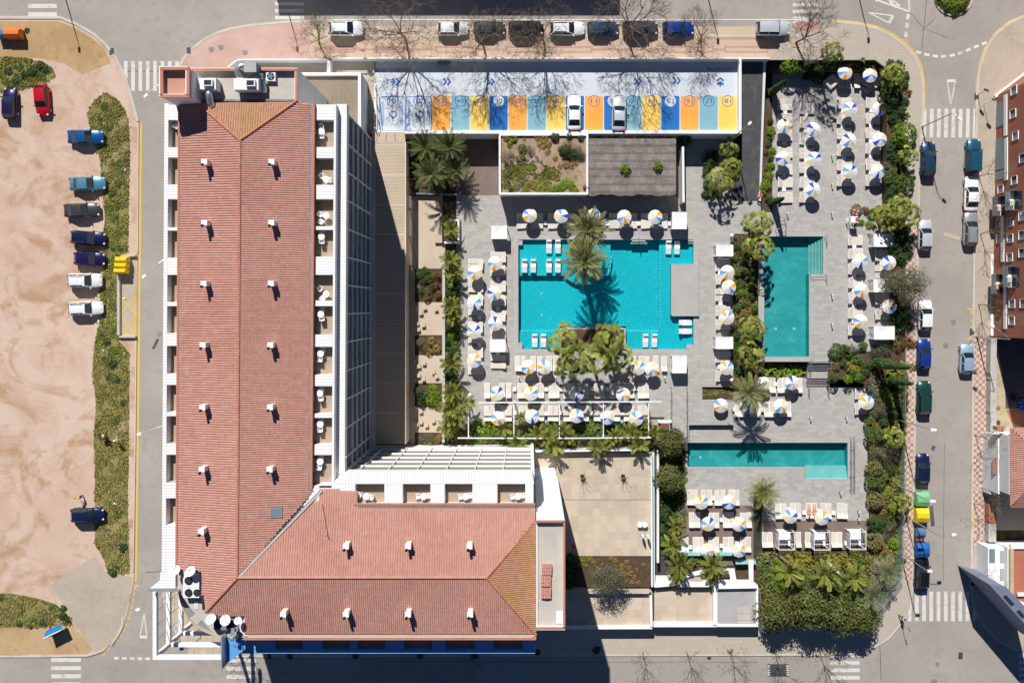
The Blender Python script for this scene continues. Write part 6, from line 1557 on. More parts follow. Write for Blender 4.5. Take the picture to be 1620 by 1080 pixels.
def car(kind, col, x, y, head, lab, group, z=None, tw=0.0, roofs=None):
    """head: 0 facing the street end at the right of the survey, 90 facing the top, -90 facing the bottom"""
    g = PG(x, y, 0); q = PG(x, y, .75 + (.05 if group.startswith('cars in the dirt') else 0)) if z is None else P(x, y, z+.75)
    base = (g.z + (.05 if group.startswith('cars in the dirt') else 0)) if z is None else z
    a = math.radians(head)+tw
    o = CARS[kind].put((q.x, q.y, base), a, lab, group)
    if z is None:                      # stand square on the sloping street
        o.rotation_mode = 'QUATERNION'
        o.rotation_quaternion = Quaternion((1, 0, 0), TILT) @ Quaternion((0, 0, 1), a)
    repaint(o, ('body', 'roof', 'pillar', 'wing_mirror'), CP[col])
    return o
GD = 'cars in the dirt car park'
car('hatch', 'violet', 15, 163, 90, 'dark violet hatchback parked upright beside the red car on the dirt', GD, tw=-.03)
car('hatch', 'red', 66, 158, -90, 'bright red hatchback on the dirt car park', GD, tw=.03)
car('sedan', 'blue', 135, 216, 0, 'mid blue saloon nosed into the weeds, topmost of the row', GD)
car('sedan', 'sky', 138, 290, 0, 'light blue saloon in the dirt car park row', GD, tw=.03)
car('sedan', 'grey', 129, 332, 0, 'dark grey saloon parked slightly back in the dirt row', GD, tw=.02)
car('estate', 'navy', 139, 376, 0, 'blackish blue estate in the dirt row above the violet one', GD, tw=-.07)
car('hatch', 'violet', 141, 409, 0, 'dark violet hatchback beside the yellow recycling containers', GD, tw=-.03)
car('suv', 'white', 134, 443, 0, 'white car with roof bars, upper of two beside the weeds', GD)
car('estate', 'white', 135, 487, 0, 'white estate with roof bars, lowest of the dirt row', GD, tw=.03)
car('suv', 'navy', 138, 814, 0, 'dark blue car standing alone where the workers are', GD, tw=.02)
GN = 'cars parked along the north pavement'
for k, (kd, c, x, d) in enumerate([('suv', 'white', 547, 'white car with roof bars between two bare trees'), ('hatch', 'white', 716, 'white hatchback beside a tree, in front of a dark car'), ('hatch', 'grey', 774, 'dark grey hatchback under bare branches behind the white hatchback'), ('suv', 'black', 832, 'black car with a tree shading its bonnet'), ('estate', 'white', 897, 'white estate half under a bare tree'), ('hatch', 'petrol', 954, 'blackish blue hatchback in front of the white estate'), ('suv', 'grey', 1013, 'dark grey car covered by the widest bare tree'), ('hatch', 'royal', 1073, 'deep blue hatchback, last of the dark cars'), ('offroad', 'pearl', 1223, 'boxy silver white car parked alone near the junction')]):
    car(kd, c, x, 44.5, 0, d + ' on the north street', GN)
car('sedan', 'white', 908.5, 178, 90, 'white saloon parked in the blue bay between nine and eleven', 'cars in the painted car park', z=ZL)
car('sedan', 'pearl', 979.5, 179, 90, 'pearl white saloon parked across bays twelve and thirteen', 'cars in the painted car park', z=ZL, tw=-.03)
GE = 'cars parked along the east street'
for kd, c, x, y, h, d in [('suv', 'petrol', 1468.5, 251, 90, 'long dark teal car against the hedge at the top of the east street'), ('hatch', 'pearl', 1464, 371, 90, 'silver hatchback against the hedge of the east street'), ('hatch', 'white', 1464.5, 498, 90, 'white hatchback with black roof edges beside the feathery tree'), ('hatch', 'royal', 1462, 560, 90, 'royal blue hatchback half covered by hedge branches'), ('suv', 'green', 1462, 629, 90, 'dark green car on the east street'), ('hatch', 'navy', 1460.5, 741, 90, 'navy hatchback above the green recycling container'), ('suv', 'black', 1458.5, 905, 90, 'black car between the blue skip and the crossing'), ('offroad', 'teal', 1540, 246, 90, 'boxy teal car on the brick building side of the street'), ('sedan', 'white', 1537.5, 306, 90, 'white saloon on the brick building side of the street'), ('estate', 'silver', 1536, 361, 90, 'silver estate on the brick building side of the street'), ('hatch', 'ice', 1530, 567, 90, 'ice blue hatchback beside the chequered pavement')]:
    car(kd, c, x, y, h, d, GE)
# ================================================================== containers and bins
def container(lab, x, y, w, d, h, m, lid=None, group=None, dz=0):
    q = PG(x, y, dz+h*.6); g = PG(x, y, dz)
    c = thing('recycling_container', lab, 'recycling container', (q.x, q.y, g.z), group=group)
    b = MB(); b.slab([(-w/2*.92, -d/2*.92, h*.75), (w/2*.92, -d/2*.92, h*.75), (w/2*.92, d/2*.92, h*.75), (-w/2*.92, d/2*.92, h*.75)], h*.75-.12); b.build('body', m, c, local=True)
    b = MB(); b.add([(-w/2, -d/2, h*.75), (w/2, -d/2, h*.75), (w/2, d/2, h*.75), (-w/2, d/2, h*.75), (-w/2*.9, -d/2*.35, h), (w/2*.9, -d/2*.35, h), (w/2*.9, d/2*.35, h), (-w/2*.9, d/2*.35, h)], [[4, 5, 6, 7], [0, 1, 5, 4], [1, 2, 6, 5], [2, 3, 7, 6], [3, 0, 4, 7], [3, 2, 1, 0]]); b.build('lid', lid or m, c, local=True)
    for s in (-1, 1): MB().box(s*w*.36-.08, -d/2-.03, h*.55, s*w*.36+.08, -d/2+.02, h*.66).build('handle', M['dkgrey'], c, local=True)
    for sx in (-1, 1):
        for sy in (-1, 1): MB().tube([(sx*w*.38-.05, sy*d*.36, .09), (sx*w*.38+.05, sy*d*.36, .09)], .09, 8).build('wheel', M['black'], c, local=True)
    return c
def plastic(n, c): return mat('plastic_'+n, c, .45, var=[(1.2, tuple(v*.8 for v in c), .5, .75, 6)])
PY, PGn, PB, PBG, PO = plastic('yellow', (.80, .56, .02)), plastic('green', (.19, .47, .22)), plastic('blue', (.012, .11, .36)), plastic('slate', (.10, .16, .28)), plastic('orange', (.78, .17, .03))
for k, (x, y, d) in enumerate([(193.5, 411, 'top'), (192.7, 420, 'middle'), (191.8, 429, 'bottom')]):
    container('yellow recycling container, %s of the three beside the west street' % d, x, y, 1.6, .72, 1.5, PY, group='yellow recycling containers', dz=.07)
container('pale green recycling container behind the navy car', 1458.5, 788.5, 1.75, 1.9, 1.5, PGn)
container('yellow recycling container touching the pale green one', 1458, 814, 1.7, 1.85, 1.5, PY)
container('faded slate blue container under the curved street lamp', 1455.5, 842, 1.25, 1.2, 1.3, PBG)
container('small brown bin between the slate and the blue containers', 1453, 853.5, 1.0, .7, 1.0, mat('bin_brown', (.16, .07, .06), .6))
container('royal blue container above the black car', 1459, 869, 1.7, 1.9, 1.5, PB)
container('bright orange container at the corner of the dirt lot', 21, 53.5, 2.1, 1.25, 1.5, PO, dz=.05)
container('grey blue container beside the orange one at the frame edge', 2, 54, 1.3, 1.2, 1.4, PBG, dz=.05)
bw = thing('low_wall', 'crumbling low wall around the container bay on the west street', 'wall', PG(187, 475, .06))
MB().slab([PG(x, y, .5) for x, y in ((185, 432), (189, 432), (189, 530), (185, 530))], .45).build('wall_run', M['oldwall'], bw)
MB().slab([PG(x, y, .5) for x, y in ((189.2, 531), (214, 531), (214, 534), (187, 534))], .45).build('wall_run', M['oldwall'], bw)
MB().slab([PG(x, y, .5) for x, y in ((202, 403.5), (214, 403), (214, 405.5), (202, 406))], .45).build('wall_run', M['oldwall'], bw)
# billboard
bb = thing('billboard', 'blue billboard panel on a trestle at the corner of the dirt lot', 'billboard', PG(94, 993, .05), math.radians(25))
MB().slab([(-1.25, -.1, 1.9), (1.25, -.1, 1.9), (1.2, .5, 1.0), (-1.2, .5, 1.0)], .08).build('panel', plastic('sign', (.02, .17, .42)), bb, local=True)
MB().bar((-1.27, -.12, 1.94), (1.27, -.12, 1.94), .1, .08).build('frame', M['whiteplastic'], bb, local=True)
for s in (-.9, .9):
    MB().bar((s, -.05, 1.85), (s, -.75, 0), .08, .08).build('leg', M['dkgrey'], bb, local=True); MB().bar((s, .4, 1.1), (s, .55, 0), .08, .08).build('leg', M['dkgrey'], bb, local=True)
MB().bar((-.9, -.6, .35), (.9, -.6, .35), .07, .07).build('cross_bar', M['dkgrey'], bb, local=True)
# ================================================================== street lamps
def lamp(lab, x, y, h, ax=0, ay=0, head=.55, grp='street lamps', shape='arm', dz=.12, r=.07):
    g = PG(x, y, dz); t = thing('street_lamp', lab, 'street lamp', g, group=grp)
    MB().tube([(0, 0, 0), (0, 0, h*.5), (0, 0, h)], [r*1.3, r, r*.75], 8).build('pole', M['steel'], t, local=True)
    MB().cyl(0, 0, 0, .35, r*2.0, r*1.6, 10).build('base', M['gutter'], t, local=True)
    A = Vector((ax, ay, 0)); n = A.normalized() if A.length else Vector((1, 0, 0))
    if A.length:
        pts = [Vector((0, 0, h-.05)), A*.35+Vector((0, 0, h+.25)), A*.7+Vector((0, 0, h+.35)), A+Vector((0, 0, h+.38))]
        MB().tube(pts, r*.6, 6).build('arm', M['steel'], t, local=True)
    e = A+Vector((0, 0, h+.36)); s = Vector((-n.y, n.x, 0))*.17; f = n*head
    b = MB(); b.slab([e+s, e-s, e+f-s*.8, e+f+s*.8], .16); b.build('lamp_head', M['white'], t, local=True)
    b = MB(); c = e+f*.55-Vector((0, 0, .161)); b.slab([c+s*.7-f*.3, c-s*.7-f*.3, c-s*.7+f*.3, c+s*.7+f*.3], .03); b.build('lens', M['lampclear'], t, local=True)
    return t
def lampto(lab, x, y, h, hx, hy, **k):
    g = PG(x, y, .12); e = P(hx, hy, g.z+h+.38); lamp(lab, x, y, h, e.x-g.x, e.y-g.y, **k)
lampto('street lamp on the hotel pavement reaching over the west street near the crossing', 296, 152, 7.5, 233, 148.8)
lampto('street lamp reaching over the west street opposite the yellow containers', 300, 412, 7.5, 230, 434.5)
lampto('street lamp reaching over the west street opposite the two workers', 298, 660, 7.5, 223, 685)
lampto('street lamp over the west street beside the open corner frames', 292, 920, 7.5, 221, 962.5)
lamp('tall slim lamp rising from the hedge beside the dark green car', 1422, 664, 9.2, head=.7)
lamp('tall slim lamp rising from the hedge beside the pale green container', 1421, 768, 9.2, head=.7)
lampto('curved street lamp leaning over the containers', 1443.7, 823, 8.2, 1506, 846)
lamp('tall slim lamp rising from the hedge beside the black car', 1424, 874, 8.0, head=.6)
lampto('street lamp over the crossing at the top of the east street', 1459, 201, 8.2, 1516, 185)
lampto('street lamp beside the brick building reaching back to the wall', 1545.5, 533, 8.2, 1573, 517)
lamp('lamp post on the driveway wall of the blue car park', 1164, 214, 6.0, .1, .1, head=.5, dz=.0)
for x, y, d in ((95, -31, 'dirt lot corner'), (442, -31, 'pink pavement'), (1349, -45, 'give-way triangle'), (1110, -43, 'gap beside the deep blue car')): lamp('lamp beyond the top edge whose thin shadow points to the ' + d, x, y, 7.8, 0, -.3, dz=0)
def sign(lab, x, y, h, r, face):
    t = thing('traffic_sign', lab, 'traffic sign', PG(x, y, .12)); MB().tube([(0, 0, 0), (0, 0, h)], .04, 6).build('post', M['steel'], t, local=True)
    d = Vector((math.cos(face), math.sin(face), 0)); MB().tube([d*.03+Vector((0, 0, h-.3)), d*.07+Vector((0, 0, h-.3))], r, 16).build('sign_plate', M['gutter'], t, local=True)
sign('round road sign on the pavement beside the brick building', 1556, 166, 3.0, .35, 1.2); sign('road sign on the corner pavement beside the roundabout', 1546, 150, 2.6, .35, 1.0)
sign('road sign on a thin post at the south-east crossing corner', 1426, 985, 2.8, .3, .4); sign('road sign in front of the grey panelled wall', 578, 88, 2.4, .35, 1.5)
# ================================================================== planting
def zb(px, py):
    if px < 585 or px > 1432 or py > 1000 or py < 95: return None
    if px > 1372 and py > 598: return None
    if 1215 < px < 1403 and py < 112: return PG(px, py, -1.1).z
    if px > 1402 and py < 112 or px > 1401 and py < 346 or px > 1407 and py < 602: return None
    if px > 1196 and py > 872: return None
    if px >= 1205 and py < 600: return .5
    if px >= 1086 and py > 600: return -.85
    if 845 < px < 1030 and py > 705: return .8
    if px > 1034 and py > 705: return -.9
    return -.02
def gpos(px, py, h, z=None):
    """ground point under something that shows at px, py when h metres up"""
    if z is None: z = zb(px, py)
    if z is None:
        q = PG(px, py, h-.1); g = PG(px, py, -.1); return Vector((q.x, q.y, GA-.1+GB*q.y))
    q = P(px, py, z+h); return Vector((q.x, q.y, z))
G = np.random.default_rng(77)
def quads(C, Nn, size, asp, rnd):
    """leaf faces: centres C, normals Nn; a folded four-cornered leaf each"""
    n = len(C)
    r = rnd.standard_normal((n, 3)); Tn = np.cross(Nn, r); Tn /= np.linalg.norm(Tn, axis=1, keepdims=True)+1e-9
    B = np.cross(Nn, Tn); s = size[:, None]
    v = np.stack([C - Tn*s, C - B*s*asp, C + Tn*s, C + B*s*asp], 1)
    return v.reshape(-1, 3), (np.arange(n)[:, None]*4 + np.arange(4)[None])
def crown(name, m, parent, n, leaf, clumps, seed, shape=(1, 1, .8), fill=.35, upper=True, asp=.55, hollow=.62, spread=.26):
    r = np.random.default_rng(seed)
    d = r.standard_normal((clumps, 3)); d /= np.linalg.norm(d, axis=1, keepdims=True)
    if upper: d[:, 2] = np.abs(d[:, 2])*1.0 - .12
    cc = d*(hollow + (1-hollow-.1)*r.random((clumps, 1)))
    ci = r.integers(0, clumps, n); tone = r.random(clumps)
    off = r.standard_normal((n, 3)); off /= np.linalg.norm(off, axis=1, keepdims=True); off *= spread*np.cbrt(r.random((n, 1)))
    C = cc[ci] + off
    Nn = off/spread*.7 + d[ci]*.6 + r.standard_normal((n, 3))*.55 + np.array([0, 0, .35]); Nn /= np.linalg.norm(Nn, axis=1, keepdims=True)
    C = C*np.array(shape) + np.array([0, 0, shape[2]*.35])
    V, Fq = quads(C, Nn, leaf*(.6+.8*r.random(n)), asp, r)
    t = np.clip(.45*tone[ci] + .55*r.random(n), 0, 1)
    return npmesh(name, V, [Fq], t, m, parent)
# --- bushes: unit crowns (radius 1) on a short stem, scaled per plant
BUSH = {}
KN = {'d': ('dark green shrub', 'shrub', 'shrub'), 'm': ('mid green leafy shrub', 'shrub', 'leafy_shrub'), 'b': ('bright green shrub', 'shrub', 'bright_shrub'), 'y': ('yellow green shrub', 'shrub', 'bright_shrub'), 'o': ('olive grey bush', 'bush', 'olive_bush'), 'g': ('silvery grey bush', 'bush', 'silver_bush'), 't': ('tan clipped ball bush', 'bush', 'ball_bush'), 'c': ('dark clipped ball bush', 'bush', 'ball_bush'), 'B': ('bright clipped dome bush', 'bush', 'dome_bush'), 'r': ('reddish brown shrub', 'shrub', 'brown_shrub'), 's': ('dry golden shrub', 'shrub', 'dry_shrub'), 'p': ('purple flowering shrub', 'shrub', 'flowering_shrub'), 'l': ('broadleaf plant', 'plant'), 'L': ('bright banana-leaved plant', 'plant'), 'k': ('yellow green agave', 'plant'), 'K': ('dark spiky yucca', 'plant')}
def bush_kind(key, m, n, leaf, clumps, shape, variants=2, asp=.55, hollow=.62, spread=.26):
    BUSH[key] = []
    for v in range(variants):
        t = thing(KN[key][2], 'plant', KN[key][1])
        crown('foliage', m, t, n, leaf, clumps, 31*len(BUSH)+v, shape, asp=asp, hollow=hollow, spread=spread)
        b = MB()
        for k in range(4):
            a = k*1.6+v; b.tube([(0, 0, -.15), (.25*math.cos(a), .25*math.sin(a), .3), (.5*math.cos(a), .5*math.sin(a), .6)], [.06, .045, .02], 5)
        b.build('stem', M['bark'], t, local=True)
        BUSH[key].append(Proto(t))
bush_kind('d', M['lf_dark'], 1100, .085, 40, (1, 1, .9))
bush_kind('m', M['lf_mid'], 1000, .09, 36, (1, 1, .85))
bush_kind('b', M['lf_bright'], 1000, .085, 40, (1, 1, .85))
bush_kind('y', M['lf_yellow'], 800, .10, 30, (1, 1, .7))
bush_kind('o', M['lf_olive'], 1300, .06, 45, (1, 1, .9), asp=.3)
bush_kind('g', M['lf_grey'], 1000, .065, 36, (1, 1, .75), asp=.3)
bush_kind('t', M['lf_tan'], 2800, .05, 160, (1, 1, .85), 1, hollow=.92, spread=.10)
bush_kind('c', M['lf_mid'], 2600, .05, 150, (1, 1, .9), 1, hollow=.9, spread=.11)
bush_kind('B', M['lf_bright'], 2800, .05, 160, (1, 1, .8), 1, hollow=.92, spread=.10)
bush_kind('r', M['lf_brown'], 900, .08, 30, (1, 1, .7))
bush_kind('s', M['lf_dry'], 800, .10, 26, (1, 1, .5), asp=.22)
bush_kind('p', M['lf_purple'], 500, .08, 20, (1, 1, .7), 1)
def broad(key, m, n, seed):
    """banana-like plants of long broad leaves"""
    r = random.Random(seed); t = thing('broadleaf_plant', 'plant', 'plant'); b = MB()
    for k in range(n):
        a = k*2.399+r.uniform(-.3, .3); L = r.uniform(.7, 1.15); el = r.uniform(.25, 1.2); w = r.uniform(.13, .2); b.cur = r.random()
        pts = []
        for i in range(6):
            u = i/5; rr = L*u*math.cos(el)*(1+.3*u); z = .25 + L*(u*math.sin(el)*1.1 - .55*u*u)
            ww = w*math.sin(math.pi*min(1, .12+.88*u))*(1 if i < 5 else .15); pts.append((rr, z, ww))
        V = []
        for rr, z, ww in pts:
            for s in (-1, 0, 1): V.append((rr*math.cos(a)-s*ww*math.sin(a), rr*math.sin(a)+s*ww*math.cos(a), z + (.03 if s else 0)))
        b.add(V, [[i*3+j, (i+1)*3+j, (i+1)*3+j+1, i*3+j+1] for i in range(5) for j in (0, 1)])
    b.build('foliage', m, t, local=True); MB().tube([(0, 0, -.1), (0, 0, .4)], [.07, .05], 6).build('stem', M['lf_mid'], t, local=True)
    BUSH.setdefault(key, []).append(Proto(t))
for s in (1, 2): broad('l', M['lf_mid'], 22, s); broad('L', M['lf_bright'], 18, s+5)
def spiky(key, m, n, seed, L0=.95):
    r = random.Random(seed); t = thing('agave_plant', 'plant', 'plant'); b = MB()
    for k in range(n):
        a = k*2.399; L = L0*r.uniform(.75, 1.1); el = r.uniform(.05, 1.3); b.cur = r.random(); w = .055
        V = []
        for i in range(5):
            u = i/4; rr = L*u*math.cos(el); z = .12+L*u*math.sin(el)-.25*u*u*L; ww = w*(1-u*.92)
            V += [(rr*math.cos(a)+ww*math.sin(a), rr*math.sin(a)-ww*math.cos(a), z), (rr*math.cos(a)-ww*math.sin(a), rr*math.sin(a)+ww*math.cos(a), z)]
        b.add(V, [[2*i, 2*i+2, 2*i+3, 2*i+1] for i in range(4)])
    b.build('foliage', m, t, local=True); MB().tube([(0, 0, -.1), (0, 0, .16)], [.1, .06], 6).build('stem', M['bark'], t, local=True); BUSH.setdefault(key, []).append(Proto(t))
spiky('k', M['lf_yellow'], 44, 3); spiky('k', M['lf_fan'], 40, 4)
spiky('K', M['lf_mid'], 60, 5)
cnt = {}
def plant(kind, px, py, r, place, z=None, zs=1.0):
    rm = r/12.2; h = rm*.9*zs
    L = BUSH[kind]; q = gpos(px, py, h, z)
    key = (kind, place); i = cnt.get(key, 0); cnt[key] = i+1
    nm, ct = KN[kind][:2]
    L[rng.randrange(len(L))].put(q, rng.uniform(0, 6.28), '%s %s, %s from the top' % (nm, place, ORD[min(i, 26)]), 'plants ' + place, (rm, rm*rng.uniform(.92, 1.08), rm*zs), cat=ct)
def plants(place, s, z=None):
    L = []
    for item in s.split(';'):
        k, rest = item.strip().split(':')
        for tri in rest.split():
            a = tri.split(','); L.append((k.strip(), float(a[0]), float(a[1]), float(a[2]), float(a[3]) if len(a) > 3 else 1.0))
    L.sort(key=lambda a: a[2])
    for k, x, y, r, zs in L: plant(k, x, y, r, place, z, zs)
plants('in the roof garden', 'y:800,218,6 812,219,7 806,228,5; k:829,219,5 806,231,5; d:878,216,8 900,215,6 919,217,6 893,238,11 905,244,9; o:804,248,12 838,238,9 899,232,12 915,240,12 921,246,8; c:826,234,7.5 824,250,8; s:851,216,7 862,218,7 858,226,9 867,228,7 866,239,6 895,259,7 904,263,6 912,258,5 886,262,5 878,250,5; g:826,288,4 822,292,4.5 832,283,4 818,298,4 834,252,3.5 843,255,3.5 850,253,3.5 856,256,3.5 849,248,3.5 840,258,3; y:836,296,9,.5 846,292,9,.5 856,297,9,.5 866,292,9,.5 830,302,6,.5 862,302,7,.5; b:878,300,9,.5 888,295,8,.5 896,288,8,.5 903,294,8,.5 910,301,6,.5 884,304,5,.5 872,303,6,.5; r:927,296,6; m:808,299,5', ZG+.06)
plants('behind the brushwood roof', 'o:945,218,9 953,216,8 967,217,9 976,218,7 995,218,9 1016,219,10 1026,217,8 1040,218,9 1048,217,8 1056,218,8 1061,219,6; d:1083,222,13', 1.5)
plants('growing through the brushwood roof', 'b:990,268,9,1.2 1041,263,9,1.2', 3.4)
plants('beside the dark driveway', 'd:1126,250,11 1120,262,9 1132,244,9 1118,276,8 1119,292,8 1117,306,8; o:1118,268,7; m:1126,308,8 1138,308,7 1131,296,8; k:1163,238,9; y:1128,302,5', 0)
plants('along the driveway hedge', 'b:1221,206,8 1222,238,7 1221,262,7 1218,276,8 1213,292,9; K:1221,216,9; p:1213,240,5; m:1220,190,6 1217,227,6 1220,249,6 1216,268,6; y:1213,283,8 1209,297,7 1208,305,6; d:1218,315,7 1222,322,6', .6)
plants('along the top of the upper deck', 'B:1251,99,17; d:1275,100,12 1268,110,10 1289,113,14 1300,105,12 1279,118,10 1310,112,10 1296,124,11; m:1284,96,9 1317,100,9 1330,96,9; r:1344,97,11 1358,95,9 1386,99,11 1396,106,8; l:1306,118,8 1372,103,9 1363,104,8 1380,108,7; L:1318,92,7 1366,94,7; d:1402,116,10; p:1227,103,6')
plants('on the upper deck street side', 'd:1412,102,10 1424,104,11 1428,118,10 1431,132,10 1412,170,9 1414,248,10 1426,258,11 1416,296,10 1424,308,11 1410,306,9 1408,322,9 1428,322,11 1434,232,9; m:1434,120,9 1422,204,9 1430,262,9 1418,318,9; l:1410,112,9 1418,122,9 1424,148,10 1430,170,9 1434,183,8; d:1403,128,11 1410,140,12 1418,158,13 1408,150,10 1424,176,11 1416,186,10 1432,160,9 1402,165,9; r:1428,138,9 1437,146,8; o:1421,192,9; B:1437,211,22,1.25; d:1420,215,8 1414,232,10; m:1409,270,11 1412,282,12; r:1422,268,10; c:1433,291,19; B:1428,285,13; o:1404,262,9 1436,272,9')
plants('around the lifeguard chair', 't:1356.5,332,10; r:1371,333,8; b:1364,352,6 1376,356,7; l:1358,351,7; m:1382,338,10 1392,332,9; y:1356,354,5', .5)
plants('behind the cabanas on the street side', 'd:1420,360,12 1428,372,12 1415,378,11 1432,388,11 1420,395,13 1428,408,12 1416,410,10 1435,362,9 1438,402,9; l:1424,384,8 1434,396,8 1419,402,7; m:1414,362,8 1440,378,8; l:1420,478,9 1428,488,9 1436,500,9 1418,504,8 1424,520,9 1416,534,8; L:1434,512,9; d:1416,490,11 1424,505,12 1432,480,11 1440,515,9 1412,518,9; b:1421,494,5; r:1438,541,12 1426,548,10 1447,545,9')
plants('below the upper deck', 'c:1325,556,14 1320,597,10; d:1337,553,9 1370,590,9 1362,598,9 1376,578,9 1334,574,8; o:1352,552,9 1398,551,17 1388,556,12; m:1366,548,9 1345,560,8 1358,570,10 1352,590,8; b:1360,596,9 1344,600,8; y:1343,581,9 1354,586,9 1362,576,8; L:1351,568,7; r:1325,580,8 1317,586,6 1371,604,7; m:1315,568,5', .5)
plants('in the lower street garden', 'o:1394,646,17 1386,655,11 1402,652,11; b:1409,630,11 1416,638,9 1402,622,8; y:1418,586,13 1432,578,9 1444,582,8 1430,592,9; g:1378,612,10 1388,622,8 1383,602,8; d:1424,612,10 1420,655,9 1400,668,9; r:1378,604,6; s:1382,668,8 1390,674,7 1410,668,8 1372,674,6; c:1386,688,16; m:1403,690,9 1376,668,8; o:1398,718,21 1418,722,13 1405,734,11; t:1387,742,14,1.2; d:1411,745,9; b:1376,742,8 1428,744,7; c:1383,762,13; m:1396,768,10 1404,756,9 1378,778,7; p:1396,776,7; y:1412,762,8 1405,782,9 1378,750,6; t:1388,794,15,1.2; b:1416,806,11 1404,778,8; s:1410,782,7 1398,810,8; d:1386,830,14 1396,826,11 1392,838,9; o:1409,836,12 1418,830,9 1404,848,9; r:1404,812,7; t:1388,858,16,1.2; B:1417,861,10; s:1402,868,8 1410,876,7; m:1424,822,8 1420,786,7')
plants('along the glass street fence', 'b:1432,660,6 1431,672,6 1431,684,6 1430,696,6 1430,708,6 1429,720,6 1429,732,6 1428.5,744,6 1428,756,6 1428,768,6 1427.5,780,6 1427,792,6 1427,804,6 1426.5,816,6 1426,828,6 1425.5,840,6 1425,852,6 1425,864,6 1424,876,6 1424,888,6 1423,900,6; m:1433,600,7 1433,612,7 1433,624,7 1433,636,7 1432,648,7')
plants('between main and narrow pool', 'd:1168,390,8 1178,412,8 1173,450,9 1192,440,8 1166,470,7 1190,470,7 1200,420,7; m:1163,408,8 1184,398,8 1168,430,9 1181,428,8 1166,488,8 1180,480,8 1196,488,8; b:1175,462,8 1189,452,7 1162,448,6; r:1170,400,6 1164,456,5 1178,500,6 1162,515,7 1160,568,6; s:1172,472,7 1183,491,8 1165,500,7; d:1164,530,10 1196,532,11 1202,545,10 1162,548,9 1172,586,9 1160,575,8 1188,590,9; m:1178,506,9 1190,540,11 1166,556,9 1182,600,8; p:1162,378,6; l:1171,537,7 1200,560,8', 0)
plants('in the bed by the feather palm', 'k:1116,618,6 1133,622,8 1145,620,6 1123,624,5 1154,622,5; b:1114,626,5; s:1150,612,5', -.35)
plants('below the narrow pool', 'L:1213,590,10 1222,582,10 1231,592,11 1240,584,10 1249,591,10 1258,582,9 1266,590,9 1272,577,8; l:1208,582,9 1226,598,8 1245,598,8 1262,598,7; r:1216,600,6 1254,596,6; d:1206,600,8; y:1219,578,8 1236,576,8 1267,580,7', -.85)
plants('in the planters of the garden terrace', 'd:664,434,10 672,430,9 668,444,8; o:664,456,9 676,460,8; m:678,440,9; r:690,436,8 686,452,9 692,466,7 674,470,7; o:664,542,9 672,550,8; s:682,540,8 690,552,8 678,556,7; d:662,620,9 668,628,9 666,638,7; b:684,618,10 692,626,9 680,632,10 690,638,8; m:675,622,9; o:668,694,8 680,692,9; s:690,696,8 674,700,7; y:684,700,7', .3)
plants('in the long poolside planter', 'l:712,448,10 718,468,10 722,460,8 711,485,9 722,490,9; b:716,508,9 719,520,9 716,532,9 718,544,8; d:709,462,10 712,500,10 712,520,10 711,540,10 712,556,10 709,590,10 712,605,10 714,618,9; m:720,500,8 721,530,8 720,552,8 718,476,8; l:721,560,9 709,640,9 713,660,10 718,678,10 708,690,9 724,690,9', .1)
plants('in the planted strip below the rafters', 'L:758,680,10 770,676,11 766,690,9 782,680,10; l:800,688,9 830,686,9 846,680,10 874,684,9 894,682,10 918,676,11 930,684,10 942,676,11 956,684,9 976,680,9 1000,690,9 1016,684,9 900,672,8 938,668,8; d:748,690,10 790,692,9 816,690,10 838,694,9 862,692,10 886,694,9 908,690,11 926,694,10 948,692,10 968,694,9 990,696,9 1010,698,9 1030,694,9; m:756,668,8 776,668,8 810,680,9 852,690,9 986,688,9; b:850,676,8 872,678,7 1022,690,8', -.2)
plants('in the bed beside the olive tree', 'k:912,884,8 922,886,8 932,884,8 938,888,6 916,894,7 926,893,7; K:897,890,9 903,898,10 896,908,10 907,908,9 899,920,10 908,918,9; d:901,884,10 896,898,11 905,912,11 898,926,9; s:968,884,5 974,888,5 985,896,5 992,890,5 996,900,5 988,910,6 998,908,6 1004,914,5 982,904,5 1010,922,5 1000,922,5 1008,902,4 1018,894,4 990,920,5', .8)
plants('between the terraces and the wood deck', 'o:1066,690,12 1070,702,10 1060,706,10; d:1052,816,10 1058,826,9 1050,840,9 1048,858,9 1055,805,9; L:1052,846,7 1050,862,8; l:1098,890,8 1106,886,7', -.6)
plants('in the garden corner below the daybeds', 'l:1208,898,9 1216,908,9 1206,918,8 1222,920,9 1230,930,9 1216,932,8 1212,886,9; b:1228,900,9 1238,912,10 1246,922,9 1236,930,10 1240,900,8 1232,888,8; y:1256,876,8 1264,884,9 1272,878,8 1268,894,9 1276,890,8 1284,884,8 1282,900,8 1290,894,8 1296,910,8 1276,906,8 1262,902,8 1316,884,9 1324,892,8 1330,886,9 1338,882,8 1346,888,9 1352,894,8 1322,902,8 1340,898,8 1310,876,7 1358,884,8 1250,886,7; m:1300,884,7 1332,908,9 1346,908,9 1364,898,8 1252,896,8 1284,916,9 1306,896,7 1262,918,9; b:1356,876,7 1366,886,7; r:1304,904,6 1209,940,6 1220,944,6; s:1378,886,8 1392,880,8 1400,890,7; d:1280,928,10 1300,926,10 1320,922,10 1270,932,10')
plants('on the roundabout island', 'b:1496,2,9 1508,8,10 1520,4,9; r:1503,-2,8 1515,-4,8 1526,2,8 1491,8,7; d:1514,14,9 1500,14,8 1524,12,8; m:1488,0,8 1510,18,8')
plants('around the white house gardens', 'd:1580,668,5 1584,682,5; m:1577,690,4; L:1588,850,7 1582,848,5; o:1580,645,5')
